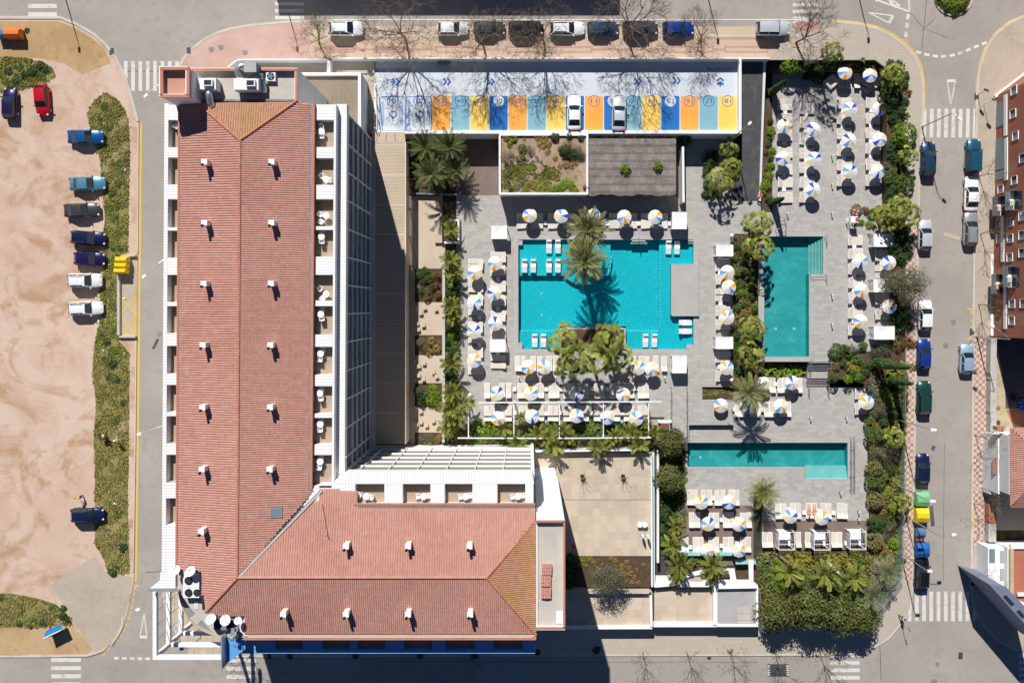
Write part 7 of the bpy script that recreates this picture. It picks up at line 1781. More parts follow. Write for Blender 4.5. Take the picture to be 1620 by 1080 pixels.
plants('among the weeds of the dirt lot', 'm:165,168,8,.6 158,185,7,.6 172,200,8,.5 186,290,8,.6 176,303,9,.6 192,272,8,.5 182,345,8,.5 178,392,7,.5 190,393,7,.6; b:187,258,7,.5 174,318,6,.5 186,530,8,.5 181,555,8,.6; d:168,540,8,.6 178,576,9,.6 165,568,7,.5 172,595,8,.5 183,600,8,.6 195,637,7,.6 162,528,7,.5 193,866,9,.7 178,906,8,.7 184,898,6,.7 187,816,5,.6; y:182,178,8,.5 163,222,8,.5; d:50,112,9,.7 62,103,8,.7 38,118,8,.7 24,126,8,.6 72,110,7,.7 12,112,8,.6 42,48,5,.9; m:8,128,8,.5 30,104,8,.5; d:30,986,7,.6 68,985,8,.6 98,974,8,.7 107,980,7,.7 48,990,6,.6 100,962,7,.6; m:2,945,7,.6 82,962,7,.5 12,975,6,.5')
plants('in the street tree pits', 'g:1155,1029,7,.9; d:944,1029,7.5 850,1032,6 458,1038,6 562,1038,6 664,1038,6 752,1038,6; y:1016,1029,4,.5 1086,1029,4,.5; m:1543,588,5 1430,887,6')
# ================================================================== palms
def fan_crown(parent, m, n, seed, rad=.75, pet=1.25, spread=1.0, teeth=.74):
    r = random.Random(seed); b = MB(); pb = MB()
    for k in range(n):
        a = k*2.39996 + r.uniform(-.2, .2); u = (k+.5)/n
        el = math.radians(68 - 88*u) + r.uniform(-.3, .3); L = pet*(.72+.4*u)*r.uniform(.72, 1.12)*spread
        d = Vector((math.cos(a)*math.cos(el), math.sin(a)*math.cos(el), math.sin(el)))
        c = d*L - Vector((0, 0, .12*L*u)); pb.tube([(0, 0, -.1), tuple(d*L*.5), tuple(c)], [.03, .025, .018], 4, False)
        side = Vector((math.sin(a), -math.cos(a), 0)); tl_ = -.1+1.0*u+r.uniform(-.2, .2)
        # the blade hangs from the stalk end, its face turned to the sky
        fw = Vector((math.cos(a)*math.cos(tl_), math.sin(a)*math.cos(tl_), -math.sin(tl_))); nrm = side.cross(fw); nrm = nrm if nrm.z > 0 else -nrm; R_ = rad*r.uniform(.8, 1.12); nb = 12
        b.cur = r.random()*(.55 if u > .72 else 1)
        V = [c]
        for i in range(nb*2+1):
            t = -1.95 + 3.9*i/(nb*2); rr = R_*(1.0 if i % 2 else teeth+.2*r.random())*(1-.12*abs(t)/1.95)
            fold = .05 if i % 2 else -.03
            V.append(c + fw*rr*math.cos(t) + side*rr*math.sin(t) + nrm*(fold - .16*(rr/R_)**2*abs(math.sin(t)) ) - Vector((0, 0, .12*max(0, math.cos(t)))))
        b.add(V, [[0, i, i+1] for i in range(1, nb*2+1)])
    b.build('crown', m, parent, local=True); pb.build('leaf_stalk', M['lf_yellow'], parent, local=True)
def frond_crown(parent, m, n, seed, L0=3.4, leaflets=26, wid=.42, rise=75, fall=-55, droop=.5, lw=.03, stalk='lf_frond'):
    r = np.random.default_rng(seed); V = []; Fq = []; T = []; rb = MB()
    for k in range(n):
        a = k*2.39996 + r.uniform(-.15, .15); u = (k+.5)/n
        el = math.radians(rise + (fall-rise)*u) + r.uniform(-.1, .1); L = L0*(.75+.3*math.sin(math.pi*min(1, u+.25)))*r.uniform(.88, 1.08)
        ca, sa = math.cos(a), math.sin(a); tone = r.random()
        s = np.linspace(0.0, 1, 9)
        X = L*s*math.cos(el)*(1-.12*s*s); Z = L*(s*math.sin(el) - droop*s*s*max(.25, math.cos(el)))
        sp = np.stack([X*ca, X*sa, Z], 1)
        rb.tube([tuple(p) for p in sp[::2]], [.035, .028, .02, .014, .008], 4, False)
        side = np.array([-sa, ca, 0.0])
        for i in range(leaflets):
            t = .16 + .84*i/(leaflets-1); j = min(int(t*8), 7); f = t*8-j
            p = sp[j]*(1-f)+sp[j+1]*f; tg = sp[j+1]-sp[j]; tg /= np.linalg.norm(tg)+1e-9
            up = np.cross(tg, side); up /= np.linalg.norm(up)+1e-9
            if up[2] < 0: up = -up
            ln = wid*L/3.4*math.sin(math.pi*(.18+.74*t))**.7*r.uniform(.85, 1.1)
            for sgn in (-1, 1):
                e = p + side*sgn*ln*.78 + tg*ln*.62 + up*ln*(.12 if sgn else 0) - np.array([0, 0, .10*ln])
                w = tg*lw*L/3.4*1.2; mid = (p+e)/2 + up*.02
                b0 = len(V); V.extend([p, mid-w, e, mid+w]); Fq.append([b0, b0+1, b0+2, b0+3]); T.append(min(1, max(0, .55*tone+.45*r.random())))
    npmesh('crown', np.array(V), [np.array(Fq)], T, m, parent)
    rb.build('leaf_stalk', M[stalk], parent, local=True)
def trunk_mesh(parent, h, r0, r1, m='palmbark', bend=.0, seed=0):
    b = MB(); r = random.Random(seed); pts = []; rr = []
    n = 14
    for i in range(n+1):
        u = i/n; pts.append((bend*math.sin(u*2.2)*(1-u), bend*.5*math.sin(u*3)*(1-u), -h + h*u)); rr.append((r0*(1-u)+r1*u)*(1+.07*(i % 2)) * (1.25 if i == 0 else 1))
    b.tube(pts, rr, 9); b.build('trunk', M[m], parent, local=True)
def palm_variant(kind, h, seed):
    nm, ct = {'fan': ('fan_palm', 'palm'), 'date': ('date_palm', 'palm'), 'feather': ('feather_palm', 'palm'), 'areca': ('areca_palm', 'palm'), 'pale': ('fan_palm', 'palm'), 'cycad': ('cycad_palm', 'palm'), 'blue': ('fan_palm', 'palm')}[kind]
    t = thing(nm, 'palm', ct)
    if kind == 'fan': fan_crown(t, M['lf_fan'], 25, seed, .80, 2.05, 1, .52); trunk_mesh(t, h, .26, .17, bend=.15, seed=seed)
    elif kind == 'pale': frond_crown(t, M['lf_fan'], 42, seed, 2.8, 10, .62, 78, -30, .35, .065); trunk_mesh(t, h, .24, .2, seed=seed)
    elif kind == 'blue': frond_crown(t, M['lf_bluefan'], 34, seed, 2.9, 10, .7, 76, -30, .4, .07); trunk_mesh(t, h, .26, .2, seed=seed)
    elif kind == 'date': frond_crown(t, M['lf_frond'], 64, seed, 3.6, 30, .42, 80, -45, .36, .034); trunk_mesh(t, h, .30, .27, seed=seed)
    elif kind == 'feather': frond_crown(t, M['lf_frond'], 34, seed, 4.2, 32, .46, 68, -30, .5, .034); trunk_mesh(t, h, .32, .22, seed=seed)
    elif kind == 'areca': frond_crown(t, M['lf_frondgreen'], 16, seed, 3.1, 30, .54, 76, 5, .62, .05, 'lf_yellow'); trunk_mesh(t, h, .11, .07, 'lf_mid', bend=.1, seed=seed)
    elif kind == 'cycad': frond_crown(t, M['lf_cycad'], 44, seed, 3.5, 30, .36, 75, -12, .40, .026); trunk_mesh(t, h, .3, .26, seed=seed)
    return Proto(t)
PV = {}
palm_n = {}
def palm(kind, px, py, h, lab, sc=1.0, z=None, var=2, grp=None):
    key = (kind, h)
    L = PV.setdefault(key, [])
    if len(L) < var: L.append(palm_variant(kind, h, 100+len(PV)*7+len(L)))
    i = palm_n.get(key, 0); palm_n[key] = i+1
    q = gpos(px, py, h*sc, z)
    L[i % len(L)].put((q.x, q.y, q.z + h*sc), rng.uniform(0, 6.28), lab, grp or {'fan': 'fan palms', 'date': 'date palms', 'feather': 'feather palms', 'areca': 'areca palms', 'pale': 'fan palms', 'blue': 'fan palms', 'cycad': 'palms in the shaded court'}[kind], sc)
palm('date', 924, 412, 7.0, 'big date palm standing in the main pool, lower of two', 1.14)
palm('date', 931, 362, 6.6, 'date palm at the pool edge just behind the bigger one', .98)
for x, y, h, s, d in [(893, 541, 7.4, .92, 'hotel-side crown with leaves over the water'), (905, 571, 6.2, 1.0, 'hotel-side crown nearest the sunbeds'), (940, 568, 6.2, .95, 'middle crown nearest the sunbeds'), (964, 536, 7.4, .95, 'street-side crown over the water'), (978, 566, 5.2, .8, 'street-side crown nearest the sunbeds')]:
    palm('fan', x, y, h, 'fan palm in the planter below the main pool, ' + d, s)
for x, y, h, s, d in [(1200, 356, 6.2, .86, 'upper one beside the narrow pool'), (1203, 390, 6.2, .84, 'lower one beside the narrow pool'), (1154, 236, 4.0, .62, 'smallest beside the driveway'), (1158, 266, 5.2, .66, 'beside the middle of the driveway'), (1140, 287, 5.2, .72, 'lowest beside the driveway'), (1423, 330, 5.2, .75, 'tallest above the cabanas'), (1440, 338, 5.2, .68, 'street end above the cabanas'), (1399, 343, 4.0, .70, 'lowest above the cabanas'), (1411, 352, 4.0, .6, 'tucked above the first cabana'), (1191, 520, 4.0, .74, 'upper crown in the garden strip'), (1190, 563, 4.0, .78, 'yellowing crown in the garden strip'), (1318, 83, 6.2, .62, 'above the top hedge'), (1416, 118, 4.0, .68, 'at the top street corner'), (1438, 247, 4.0, .56, 'between the clipped domes on the street'), (1416, 693, 4.0, .62, 'beside the clipped dark ball'), (1428, 796, 4.0, .60, 'leaning over the chequered pavement')]:
    palm('fan', x, y, h, 'green fan palm, ' + d, s)
palm('pale', 1207, 777, 3.6, 'pale green fan palm beside the water channel', .98)
palm('blue', 1378, 938, 4.4, 'silvery fan palm in the garden corner, lower one', 1.0); palm('blue', 1402, 902, 4.4, 'silvery fan palm in the garden corner, street one', .85)
for k, (x, y, s) in enumerate([(1248, 902, .8), (1306, 906, .85), (1352, 912, .75)]): palm('areca', x, y, 5.2, 'tall feathery palm rising in the garden corner, %s from the terrace' % ORD[k], s*1.25)
palm('feather', 1187, 622, 7.2, 'large feather palm leaning over the lower sunbeds', .82)
for x, y, s, d in [(681, 275, 1.0, 'lowest big crown'), (672, 232, .9, 'crown next to the perforated canopy'), (712, 232, .95, 'middle crown by the car park wall'), (722, 268, .8, 'crown hanging over the dark court'), (695, 255, .8, 'hidden middle crown')]:
    palm('cycad', x, y, 4.6, 'dark green palm in the shaded court, ' + d, s, 0)
for k, (x, y, s) in enumerate([(714, 364, .62), (712, 412, .72), (718, 432, .66), (714, 484, .72), (717, 500, .68), (714, 575, .78), (715, 620, .74), (735, 636, .76), (712, 648, .8), (722, 662, .74), (708, 676, .7), (706, 350, .4)]):
    palm('areca', x, y, 3.2, 'yellow green areca palm in the long planter beside the pool deck, %s from the top' % ORD[k], s, .1, 3)
for k, (x, y, s) in enumerate([(796, 678, .68), (818, 700, .76), (850, 684, .64), (876, 706, .8), (866, 694, .7), (888, 680, .66), (902, 692, .6), (946, 706, .8), (972, 690, .62), (998, 682, .68), (1010, 702, .76), (1034, 684, .62), (826, 660, .5), (1020, 668, .5), (960, 700, .6)]):
    palm('areca', x, y, 3.2, 'areca palm in the planted strip below the rafters, %s from the hotel end' % ORD[k], s, -.2, 3)
for k, (x, y, s) in enumerate([(1070, 832, .7), (1064, 862, .8), (1076, 893, .92), (1070, 908, .7), (1128, 893, .92), (1122, 908, .66)]):
    palm('areca', x, y, 3.2, 'areca palm around the wood deck, %s from the top' % ORD[k], s, -.9, 3)
# ================================================================== trees
def limb_tree(parent, h, spread, r0, seed, levels=4, kids=4, m='twig', lean=.0, base=.28, name='branch', leafless=True, tn=5):
    r = random.Random(seed); tb = MB(); b = MB(); ends = []
    def grow(p, d, L, rad, lev):
        n = 3; pts = [p]; rr = [rad]; q = p.copy(); dd = d.copy()
        for i in range(n):
            dd = (dd + Vector((r.uniform(-1, 1), r.uniform(-1, 1), r.uniform(-.4, .7)))*.16).normalized(); q = q + dd*L/n; pts.append(q.copy()); rr.append(rad*(1-.45*(i+1)/n))
        (tb if lev == 0 else b).tube(pts, rr, 7 if lev == 0 else (4 if lev == 1 else 3), False)
        if lev >= levels: ends.append(q); return
        kk = kids if lev else kids+3
        for k in range(kk):
            a = 2*math.pi*(k/kk) + r.uniform(-.5, .5); t = r.uniform(.55, 1.0) if lev else r.uniform(.8, 1.0)
            j = min(int(t*n), n-1); st_ = pts[j].lerp(pts[j+1], t*n-j)
            ref = dd.orthogonal().normalized(); ref2 = dd.cross(ref); op = r.uniform(.45, .95) if lev else r.uniform(.55, 1.15)
            nd = (dd*math.cos(op) + (ref*math.cos(a)+ref2*math.sin(a))*math.sin(op)*spread + Vector((0, 0, .12))).normalized()
            grow(st_, nd, L*r.uniform(.55, .78) if lev else h*(.33 if leafless else .42)*r.uniform(.8, 1.2), max(rad*.5, .013), lev+1)
    grow(Vector((0, 0, -.1)), Vector((lean, 0, 1)).normalized(), h*base, r0, 0)
    tb.build('trunk', M['bark'], parent, local=True); b.build(name, M[m], parent, local=True)
    return ends
bt = []
for s in range(3):
    t = thing('bare_tree', 'tree', 'tree'); limb_tree(t, 8.8, .95, .17, 40+s, 5, 4, base=.34); bt.append(Proto(t))
for k, (x, y, sc, d) in enumerate([(505, 69, .66, 'in the pink pavement beside the white car'), (642, 62, 1.08, 'wide and open between the first two gaps'), (762, 66, .95, 'over the dark grey hatchback'), (861, 68, .86, 'between the black car and white estate'), (991, 56, 1.08, 'spreading over two dark cars'), (1108.5, 64, .62, 'small one after the deep blue car'), (1259, 68, .9, 'leaning beside the junction crossing')]):
    g = PG(x, y, .1); bt[k % 3].put(g, rng.uniform(0, 6), 'leafless plane tree on the north pavement, ' + d, 'leafless street trees', sc)
    MB_ = thing('tree_grate', 'square tree pit around the leafless tree ' + d, 'tree pit', g, group='tree pits'); MB().box(-.5, -.5, -.02, .5, .5, .035).build('pit_soil', M['sandy'], MB_, local=True)
    for s in (-.52, .52): MB().box(-.55, s-.04, -.02, .55, s+.04, .05).build('pit_edge', M['kerb'], MB_, local=True)
stt = []
for s in range(3):
    t = thing('street_sapling', 'tree', 'tree'); e = limb_tree(t, 5.2, .7, .06, 60+s, 3, 3, base=.5)
    r = np.random.default_rng(5+s); C = np.array([tuple(p) for p in e for _ in range(3)]) + r.standard_normal((len(e)*3, 3))*.16
    Nn = r.standard_normal((len(C), 3)); Nn /= np.linalg.norm(Nn, axis=1, keepdims=True)
    V, Fq = quads(C, Nn, .05+.05*r.random(len(C)), .6, r); npmesh('foliage', V, [Fq], r.random(len(C)), M['lf_mid'], t)
    stt.append(Proto(t))
k = 0
for x, y, d in [(1016.5, 1031, 'south pavement, first after the hotel shadow'), (1086.5, 1031, 'south pavement, middle of three'), (1155, 1030, 'south pavement, with a grey bush at its foot'), (1225, 1027, 'south pavement, in the shadow of the garden trees'), (1296, 1026, 'south pavement, beside the crossing'), (748, 1036, 'south pavement, in the hotel shadow'), (395, 1037, 'south pavement, beside the hotel corner crossing'), (1549, 279, 'brick building pavement, beside the boxy teal car'), (1551, 371, 'brick building pavement, beside the silver estate'), (1548, 482, 'brick building pavement, above the yellow bay marks'), (1543, 688, 'chequered pavement, in front of the white house'), (1541, 796, 'chequered pavement, beside the garden gate'), (1541.5, 905, 'pavement above the south-east crossing'), (1620, 97, 'north-east corner pavement')]:
    stt[k % 3].put(PG(x, y, .1), 2.5 + rng.uniform(-.4, .4), 'thin staked street sapling, ' + d, 'street saplings', rng.uniform(.9, 1.1)); k += 1
TREE = {}
def tree_kind(key, nm, m, n, leaf, clumps, shape, h, seed, asp=.45, trunk=.2, hollow=.35, spread=.30):
    t = thing(nm, 'tree', 'tree'); c = crown('crown', m, t, n, leaf, clumps, seed, shape, asp=asp, hollow=hollow, spread=spread)
    r = random.Random(seed); b = MB(); b.tube([(0, 0, -h), (.1, .05, -h*.5), (0, 0, 0)], [trunk, trunk*.75, trunk*.5], 8)
    for q in range(5):
        a = q*1.257+r.random(); b.tube([(.03, .02, -h*.35), (.3*math.cos(a), .3*math.sin(a), 0), (.65*math.cos(a), .65*math.sin(a), .35)], [trunk*.45, trunk*.3, .02], 5)
    b.build('trunk', M['bark'], t, local=True)
    TREE.setdefault(key, []).append((Proto(t), h))
for s in range(2):
    tree_kind('pepper', 'pepper_tree', M['lf_pepper'], 4200, .07, 110, (1, 1, .75), 1.3, 300+s)
    tree_kind('green', 'garden_tree', M['lf_mid'], 3000, .07, 80, (1, 1, .7), 1.3, 320+s)
    tree_kind('olive', 'olive_tree', M['lf_olive'], 3400, .05, 80, (1, 1, .8), 1.1, 340+s, .28)
tree_kind('pine', 'feathery_pine', M['lf_olive'], 3000, .06, 60, (1, 1, .8), 1.2, 360, .2, hollow=.25)
tk = {}
def tree(key, px, py, r, zc_, lab, z=None, grp='garden trees', zs=1.0):
    L = TREE[key]; i = tk.get(key, 0); tk[key] = i+1; pr_, h = L[i % len(L)]
    rm = r/11.4; q = gpos(px, py, zc_ + rm*.4, z)
    pr_.put((q.x, q.y, q.z+zc_), rng.uniform(0, 6), lab, grp, (rm, rm, rm*zs))
tree('pepper', 1231, 968, 31, 3.3, 'round dark tree at the corner by the grey flat roof')
tree('pepper', 1284, 962, 34, 3.8, 'dark pepper tree in the middle of the garden corner mass')
tree('pepper', 1326, 972, 33, 3.5, 'dark pepper tree hanging over the south pavement')
tree('pepper', 1362, 972, 30, 3.3, 'dark pepper tree nearest the pedestrian')
tree('green', 1272, 926, 22, 3.0, 'feathery mid green tree below the daybeds')
tree('green', 1326, 926, 20, 3.0, 'feathery mid green tree beside the silvery palms')
tree('green', 1345, 944, 24, 3.2, 'mid green tree between the pepper trees and palms')
tree('olive', 962, 918, 30, 2.6, 'olive tree on the south terrace bed', .8, zs=.85)
tree('pepper', 1062, 700, 23, 2.4, 'olive green pine shrub tree at the foot of the ramp', -.9)
tree('pepper', 1060, 756, 23, 2.4, 'olive green pine shrub tree beside the small pool', -.9)
tree('pine', 1438, 452, 34, 4.0, 'feathery grey green tree spreading over the street', .5)
tree('olive', 1412, 444, 22, 2.8, 'denser olive green tree behind the middle cabana', .5)
def cypress(px, py, h, r, lab, z=None):
    g = PG(px, py, -.1) if z is None else P(px, py, z)
    t = thing('cypress_tree', lab, 'cypress', g, group='cypress trees'); rr = np.random.default_rng(int(px)); n = 2600
    zz = h*rr.random(n)**1.05; u = zz/h; rad = r*np.minimum(1, (u+.08)*6)*(1-u)**.55*(.75+.3*rr.random(n)); a = rr.random(n)*2*math.pi
    C = np.stack([rad*np.cos(a), rad*np.sin(a), zz+.15], 1); Nn = np.stack([np.cos(a), np.sin(a), .3+0*a], 1)+rr.standard_normal((n, 3))*.4; Nn /= np.linalg.norm(Nn, axis=1, keepdims=True)
    V, Fq = quads(C, Nn, .10+.08*rr.random(n), .5, rr); npmesh('crown', V, [Fq], rr.random(n), M['lf_dark'], t)
    MB().tube([(0, 0, -.1), (0, 0, h*.5), (0, 0, h*.92)], [r*.3, r*.2, .02], 6).build('trunk', M['bark'], t, local=True)
cypress(1221, 147, 6.6, .55, 'slim dark cypress at the top of the driveway hedge', .5)
cypress(1222, 321, 5.2, .5, 'slim dark cypress at the lower end of the driveway hedge', .5)
cypress(1386, 573, 10.5, .8, 'tallest cypress beside the olive bush below the cabanas')
cypress(1408, 600, 7.0, .6, 'shorter cypress near the street below the cabanas')
# ================================================================== weeds and grass, nobody could count the blades
def grass(name, poly, n, h, seed, z=None, m='grass', clump=.0):
    r = np.random.default_rng(seed); xs = [p[0] for p in poly]; ys = [p[1] for p in poly]; out = []
    X = r.uniform(min(xs), max(xs), n*3); Y = r.uniform(min(ys), max(ys), n*3); ins = np.zeros(n*3, bool)
    for i in range(len(poly)):
        x1, y1 = poly[i]; x2, y2 = poly[(i+1) % len(poly)]
        ins ^= ((y1 > Y) != (y2 > Y)) & (X < (x2-x1)*(Y-y1)/((y2-y1) if y2 != y1 else 1e-9)+x1)
    X, Y = X[ins][:n], Y[ins][:n]
    # thin out with a coarse random field so that bare earth shows through
    f = np.sin(X*.21+1.3)*np.sin(Y*.17+.4)+np.sin(X*.09+Y*.13)+r.standard_normal(len(X))*.7
    k = f > -.35; X, Y = X[k], Y[k]; n = len(X)
    q = (NY-Y)/F
    if z is None: Yw = q*(CAM_H-GA)/(1+GB*q); Z = GA+GB*Yw+.05
    else: Z = np.full(n, z); Yw = q*(CAM_H-z)
    Xw = (X-NX)*(CAM_H-Z)/F
    a = r.random(n)*2*math.pi; hh = h*(.4+r.random(n)); ln = hh*(.3+.8*r.random(n)); w = .05+.08*r.random(n)
    dx, dy = np.cos(a), np.sin(a)
    V = np.stack([np.stack([Xw-dy*w, Yw+dx*w, Z], 1), np.stack([Xw+dy*w, Yw-dx*w, Z], 1), np.stack([Xw+dx*ln+dy*w*.7, Yw+dy*ln-dx*w*.7, Z+hh*.8], 1), np.stack([Xw+dx*ln*1.4-dy*w*.4, Yw+dy*ln*1.4+dx*w*.4, Z+hh], 1)], 1).reshape(-1, 3)
    o = npmesh(name, V, [np.arange(n)[:, None]*4+np.arange(4)[None]], np.clip(.5+f[k]*.15+.25*r.standard_normal(n), 0, 1), M[m]); o['kind'] = 'stuff'
STRIP = [(168, 146), (184, 156), (197, 172), (203, 190), (206, 240), (204, 300), (203, 398), (190, 404), (185, 440), (185, 535), (205, 560), (204, 700), (202, 800), (205, 905), (172, 910), (163, 880), (150, 860), (150, 800), (150, 740), (148, 690), (152, 640), (146, 590), (150, 540), (160, 500), (158, 460), (165, 420), (163, 380), (166, 340), (162, 300), (158, 250), (142, 200), (137, 180), (150, 158)]
pslab('weedy_ground', STRIP, M['grassbed'], .062, .02)
grass('grass', STRIP, 30000, .13, 1)
NWP = [(-60, 92), (10, 90), (40, 92), (66, 98), (84, 108), (88, 122), (70, 134), (44, 140), (10, 146), (-60, 150)]
pslab('weedy_ground', NWP, M['grassbed'], .063, .02); grass('grass', NWP, 7000, .13, 2)
lt = MB(); rr = random.Random(8)
for k in range(60):
    x, y = rr.uniform(150, 205), rr.uniform(170, 900); q = PG(x, y, .22); s = rr.uniform(.06, .2); lt.add([q+Vector((rr.uniform(-s, s), rr.uniform(-s, s), rr.uniform(0, .06))) for _ in range(4)], [[0, 1, 2], [0, 2, 3]])
lt.build('litter', M['whiteplastic'], kind='stuff')
SWP = [(-60, 937), (18, 938), (60, 946), (88, 955), (106, 970), (115, 988), (60, 992), (-60, 990)]
pslab('weedy_ground', SWP, M['grassbed'], .064, .02); grass('grass', SWP, 7000, .13, 3)
RG = [(793, 262), (830, 260), (870, 262), (886, 272), (884, 284), (850, 290), (830, 296), (812, 304), (793, 304)]
grass('grass', RG, 4200, .16, 4, ZG+.06)
for k, poly in enumerate([[(1376, 600), (1432, 600), (1432, 872), (1376, 872)], [(1197, 872), (1424, 872), (1430, 925), (1392, 980), (1200, 1005)], [(1160, 374), (1208, 374), (1208, 608), (1160, 608)], [(1112, 238), (1172, 238), (1158, 318), (1112, 318)], [(703, 395), (727, 395), (727, 702), (703, 702)], [(740, 669), (1040, 669), (1040, 702), (740, 702)], [(1042, 705), (1084, 705), (1084, 880), (1042, 880)]]):
    grass('ground_cover', poly, [6000, 8000, 3500, 2500, 4000, 5000, 3500][k], .16 if k < 4 else .3, 10+k, None if k < 2 else -.03 if k < 6 else -.88, 'grass' if k < 4 else 'lf_mid')
# ================================================================== buildings along the east street
rb = thing('brick_building', 'red brick apartment block with white framed windows at the street edge', 'building', PG(1600, 330, -1))
XB = 60.0
fp = [P(1575, 152, 3), P(1567.3, 532, 1), P(1700, 482, 1), P(1760, 60, 3), P(1660, 88, 3)]
MB().prism([(p.x, p.y) for p in fp], -1, 15.5).build('wall', M['bbrick'], rb)
fl = lambda y: P(1575, 152, 3).lerp(P(1567.3, 532, 1), (y-152)/380).x
def zat(px, py): return CAM_H - F*fl(py)/(px-NX)
def face(px, py, out=0.0, z=None):
    z = zat(px, py) if z is None else z
    return Vector((fl(py)-out, (NY-py)*(CAM_H-z)/F, z))
def window(px, py, w=1.0, h=1.3, m='greyglass'):
    c = face(px, py); x = c.x
    f = MB()
    for (y0, y1, z0, z1) in ((-w/2-.03, -w/2, -h/2, h/2), (w/2, w/2+.03, -h/2, h/2), (-w/2-.03, w/2+.03, h/2, h/2+.03), (-w/2-.06, w/2+.06, -h/2-.06, -h/2)):
        f.box(x-.10, c.y+y0, c.z+z0, x+.02, c.y+y1, c.z+z1)
    fo = f.build('window', M['white'], rb)
    MB().box(x-.02, c.y-w/2, c.z-h/2, x+.01, c.y-.015, c.z+h/2).build('pane', M[m], fo)
    MB().box(x-.021, c.y+.015, c.z-h/2, x+.01, c.y+w/2, c.z+h/2).build('pane', M['darkglass'], fo)
    MB().box(x-.07, c.y+w/2-.02, c.z-h/2, x-.02, c.y+w/2-.005, c.z+h/2).build('reveal', M['white'], fo)
for px, py in [(1604.5, 143), (1603, 180), (1607, 215), (1605, 285), (1583.5, 299), (1599, 351), (1598.5, 377), (1582, 353), (1582, 378), (1598, 407), (1601.5, 480), (1601, 507), (1618, 250), (1617, 342), (1617, 372), (1617, 400), (1619, 480)]: window(px, py)
for y0, y1 in ((162, 200), (218, 268), (270, 284)):
    a, c = face(1582.5, y0), face(1582.5, y1)
    z0, z1 = 1.6, 5.0
    MB().box(a.x-.03, c.y, z0, a.x+.02, a.y, z1).build('garage_panel', M['greyglass'], rb)
for (y0, y1, x) in ((150, 215, 1591.5), (218, 285, 1592.5), (342, 414, 1587), (455, 520, 1591)):
    z = zat(x, (y0+y1)/2); a, c = face(x, y0, 0, z), face(x, y1, 0, z)
    MB().box(a.x-.10, c.y, z-.35, a.x+.02, a.y, z+.35).build('white_band', M['white'], rb)
for y0, y1 in ((152, 320), (320, 531)):
    a, c = face(1575, y0, 0, 2), face(1575, y1, 0, 2)
    MB().slab([Vector((a.x-.35, a.y, 3.3 if y0 < 200 else 2.2)), Vector((a.x+.1, a.y, 3.3 if y0 < 200 else 2.2)), Vector((c.x+.1, c.y, 2.4 if y0 < 200 else 1.7)), Vector((c.x-.35, c.y, 2.4 if y0 < 200 else 1.7))], 1.5).build('plinth', M['white'], rb)
MB().slab([P(1574, 151, 3.6), P(1660, 84, 3.6), P(1661, 88, 3.6), P(1575.5, 155, 3.6)], 1.6).build('plinth', M['white'], rb)
for (x, y, w, lab) in ((1587, 326, 2.5, 0), (1608, 317, 2.4, 1), (1585, 449, 2.5, 0), (1604, 438, 2.6, 1)):
    c = face(x, y); z = c.z
    b = rb
    MB().box(c.x-1.05, c.y-w/2, z-.62, c.x, c.y+w/2, z-.5).build('balcony_slab', M['white'], b)
    for k in range(2): MB().box(c.x-1.08, c.y-w/2+k*w/2+.02, z-.48, c.x-1.04, c.y-w/2+(k+1)*w/2-.02, z+.55).build('balcony_glass', M['greyglass'], b)
    for s in (-1, 1): MB().box(c.x-1.03, c.y+s*w/2-.02, z-.48, c.x-.02, c.y+s*w/2+.02, z+.55).build('balcony_glass', M['greyglass'], b)
    MB().box(c.x-.05, c.y-w/2+.2, z-.5, c.x+.02, c.y+w/2-.2, z+1.3).build('balcony_door', M['darkglass'], b)
    q = thing('balcony_planter', ['orange', 'white'][lab] + ' box standing on the glass balcony of the brick block, ' + {326: 'upper low', 317: 'upper high', 449: 'lower low', 438: 'lower high'}[y] + ' balcony', 'balcony box', (c.x-.5, c.y-.3, z-.5)); MB().box(-.25, -.4, 0, .25, .3, .5).build('box', PO if lab == 0 else M['white'], q, local=True); MB().box(-.2, -.35, .5, .2, .25, .62).build('lid', M['terrace'], q, local=True)
# yard south of it
pslab('yard', [(1577, 536), (1660, 505), (1660, 648), (1591, 646), (1590, 618), (1580, 560)], M['drive'], .14, .1)
pslab('yard', [(1577.5, 560), (1580, 560), (1590, 618), (1591, 646), (1600, 668), (1577.5, 690)], mat('yard_earth', (.50, .40, .25), .95, var=[(.8, (.38, .29, .17), .48, .7, 8)]), .143, .1)
pslab('yard', [(1592, 648), (1660, 648), (1660, 690), (1600, 668)], M['redfloor'], .146, .1)
w = thing('garden_wall', 'weathered white wall between the chequered pavement and the yard', 'wall', PG(1572, 615, .1))
for y0, y1 in ((536, 600), (600.5, 652), (652.5, 690)): MB().slab([PG(1567.5, y0, 1.3), PG(1577, y0, 1.3), PG(1576, y1, 1.3), PG(1566.5, y1, 1.3)], 1.3).build('wall_run', M['oldwall'], w)
tp = thing('tree_pit', 'round black drain pit in the dark yard', 'tree pit', PG(1602, 628, .14)); MB().cyl(0, 0, 0, .16, .55, .55, 20).build('rim', M['dkgrey'], tp, local=True); MB().cyl(0, 0, .16, .17, .42, .42, 20).build('opening', M['black'], tp, local=True)
tr = thing('tarpaulin', 'crumpled blue tarpaulin in the yard at the frame edge', 'tarpaulin', PG(1619, 641, .14)); b = MB(); rr = random.Random(9)
b.add([(-.8+.27*i, -.8+.27*j, .12+.4*rr.random()) for j in range(7) for i in range(7)], [[j*7+i, j*7+i+1, j*7+i+8, j*7+i+7] for j in range(6) for i in range(6)]); b.build('sheet', plastic('tarp', (.03, .14, .48)), tr, local=True); b = MB(); b.box(-.6, -.6, 0, .6, .6, .2); b.build('pile', M['dkgrey'], tr, local=True)
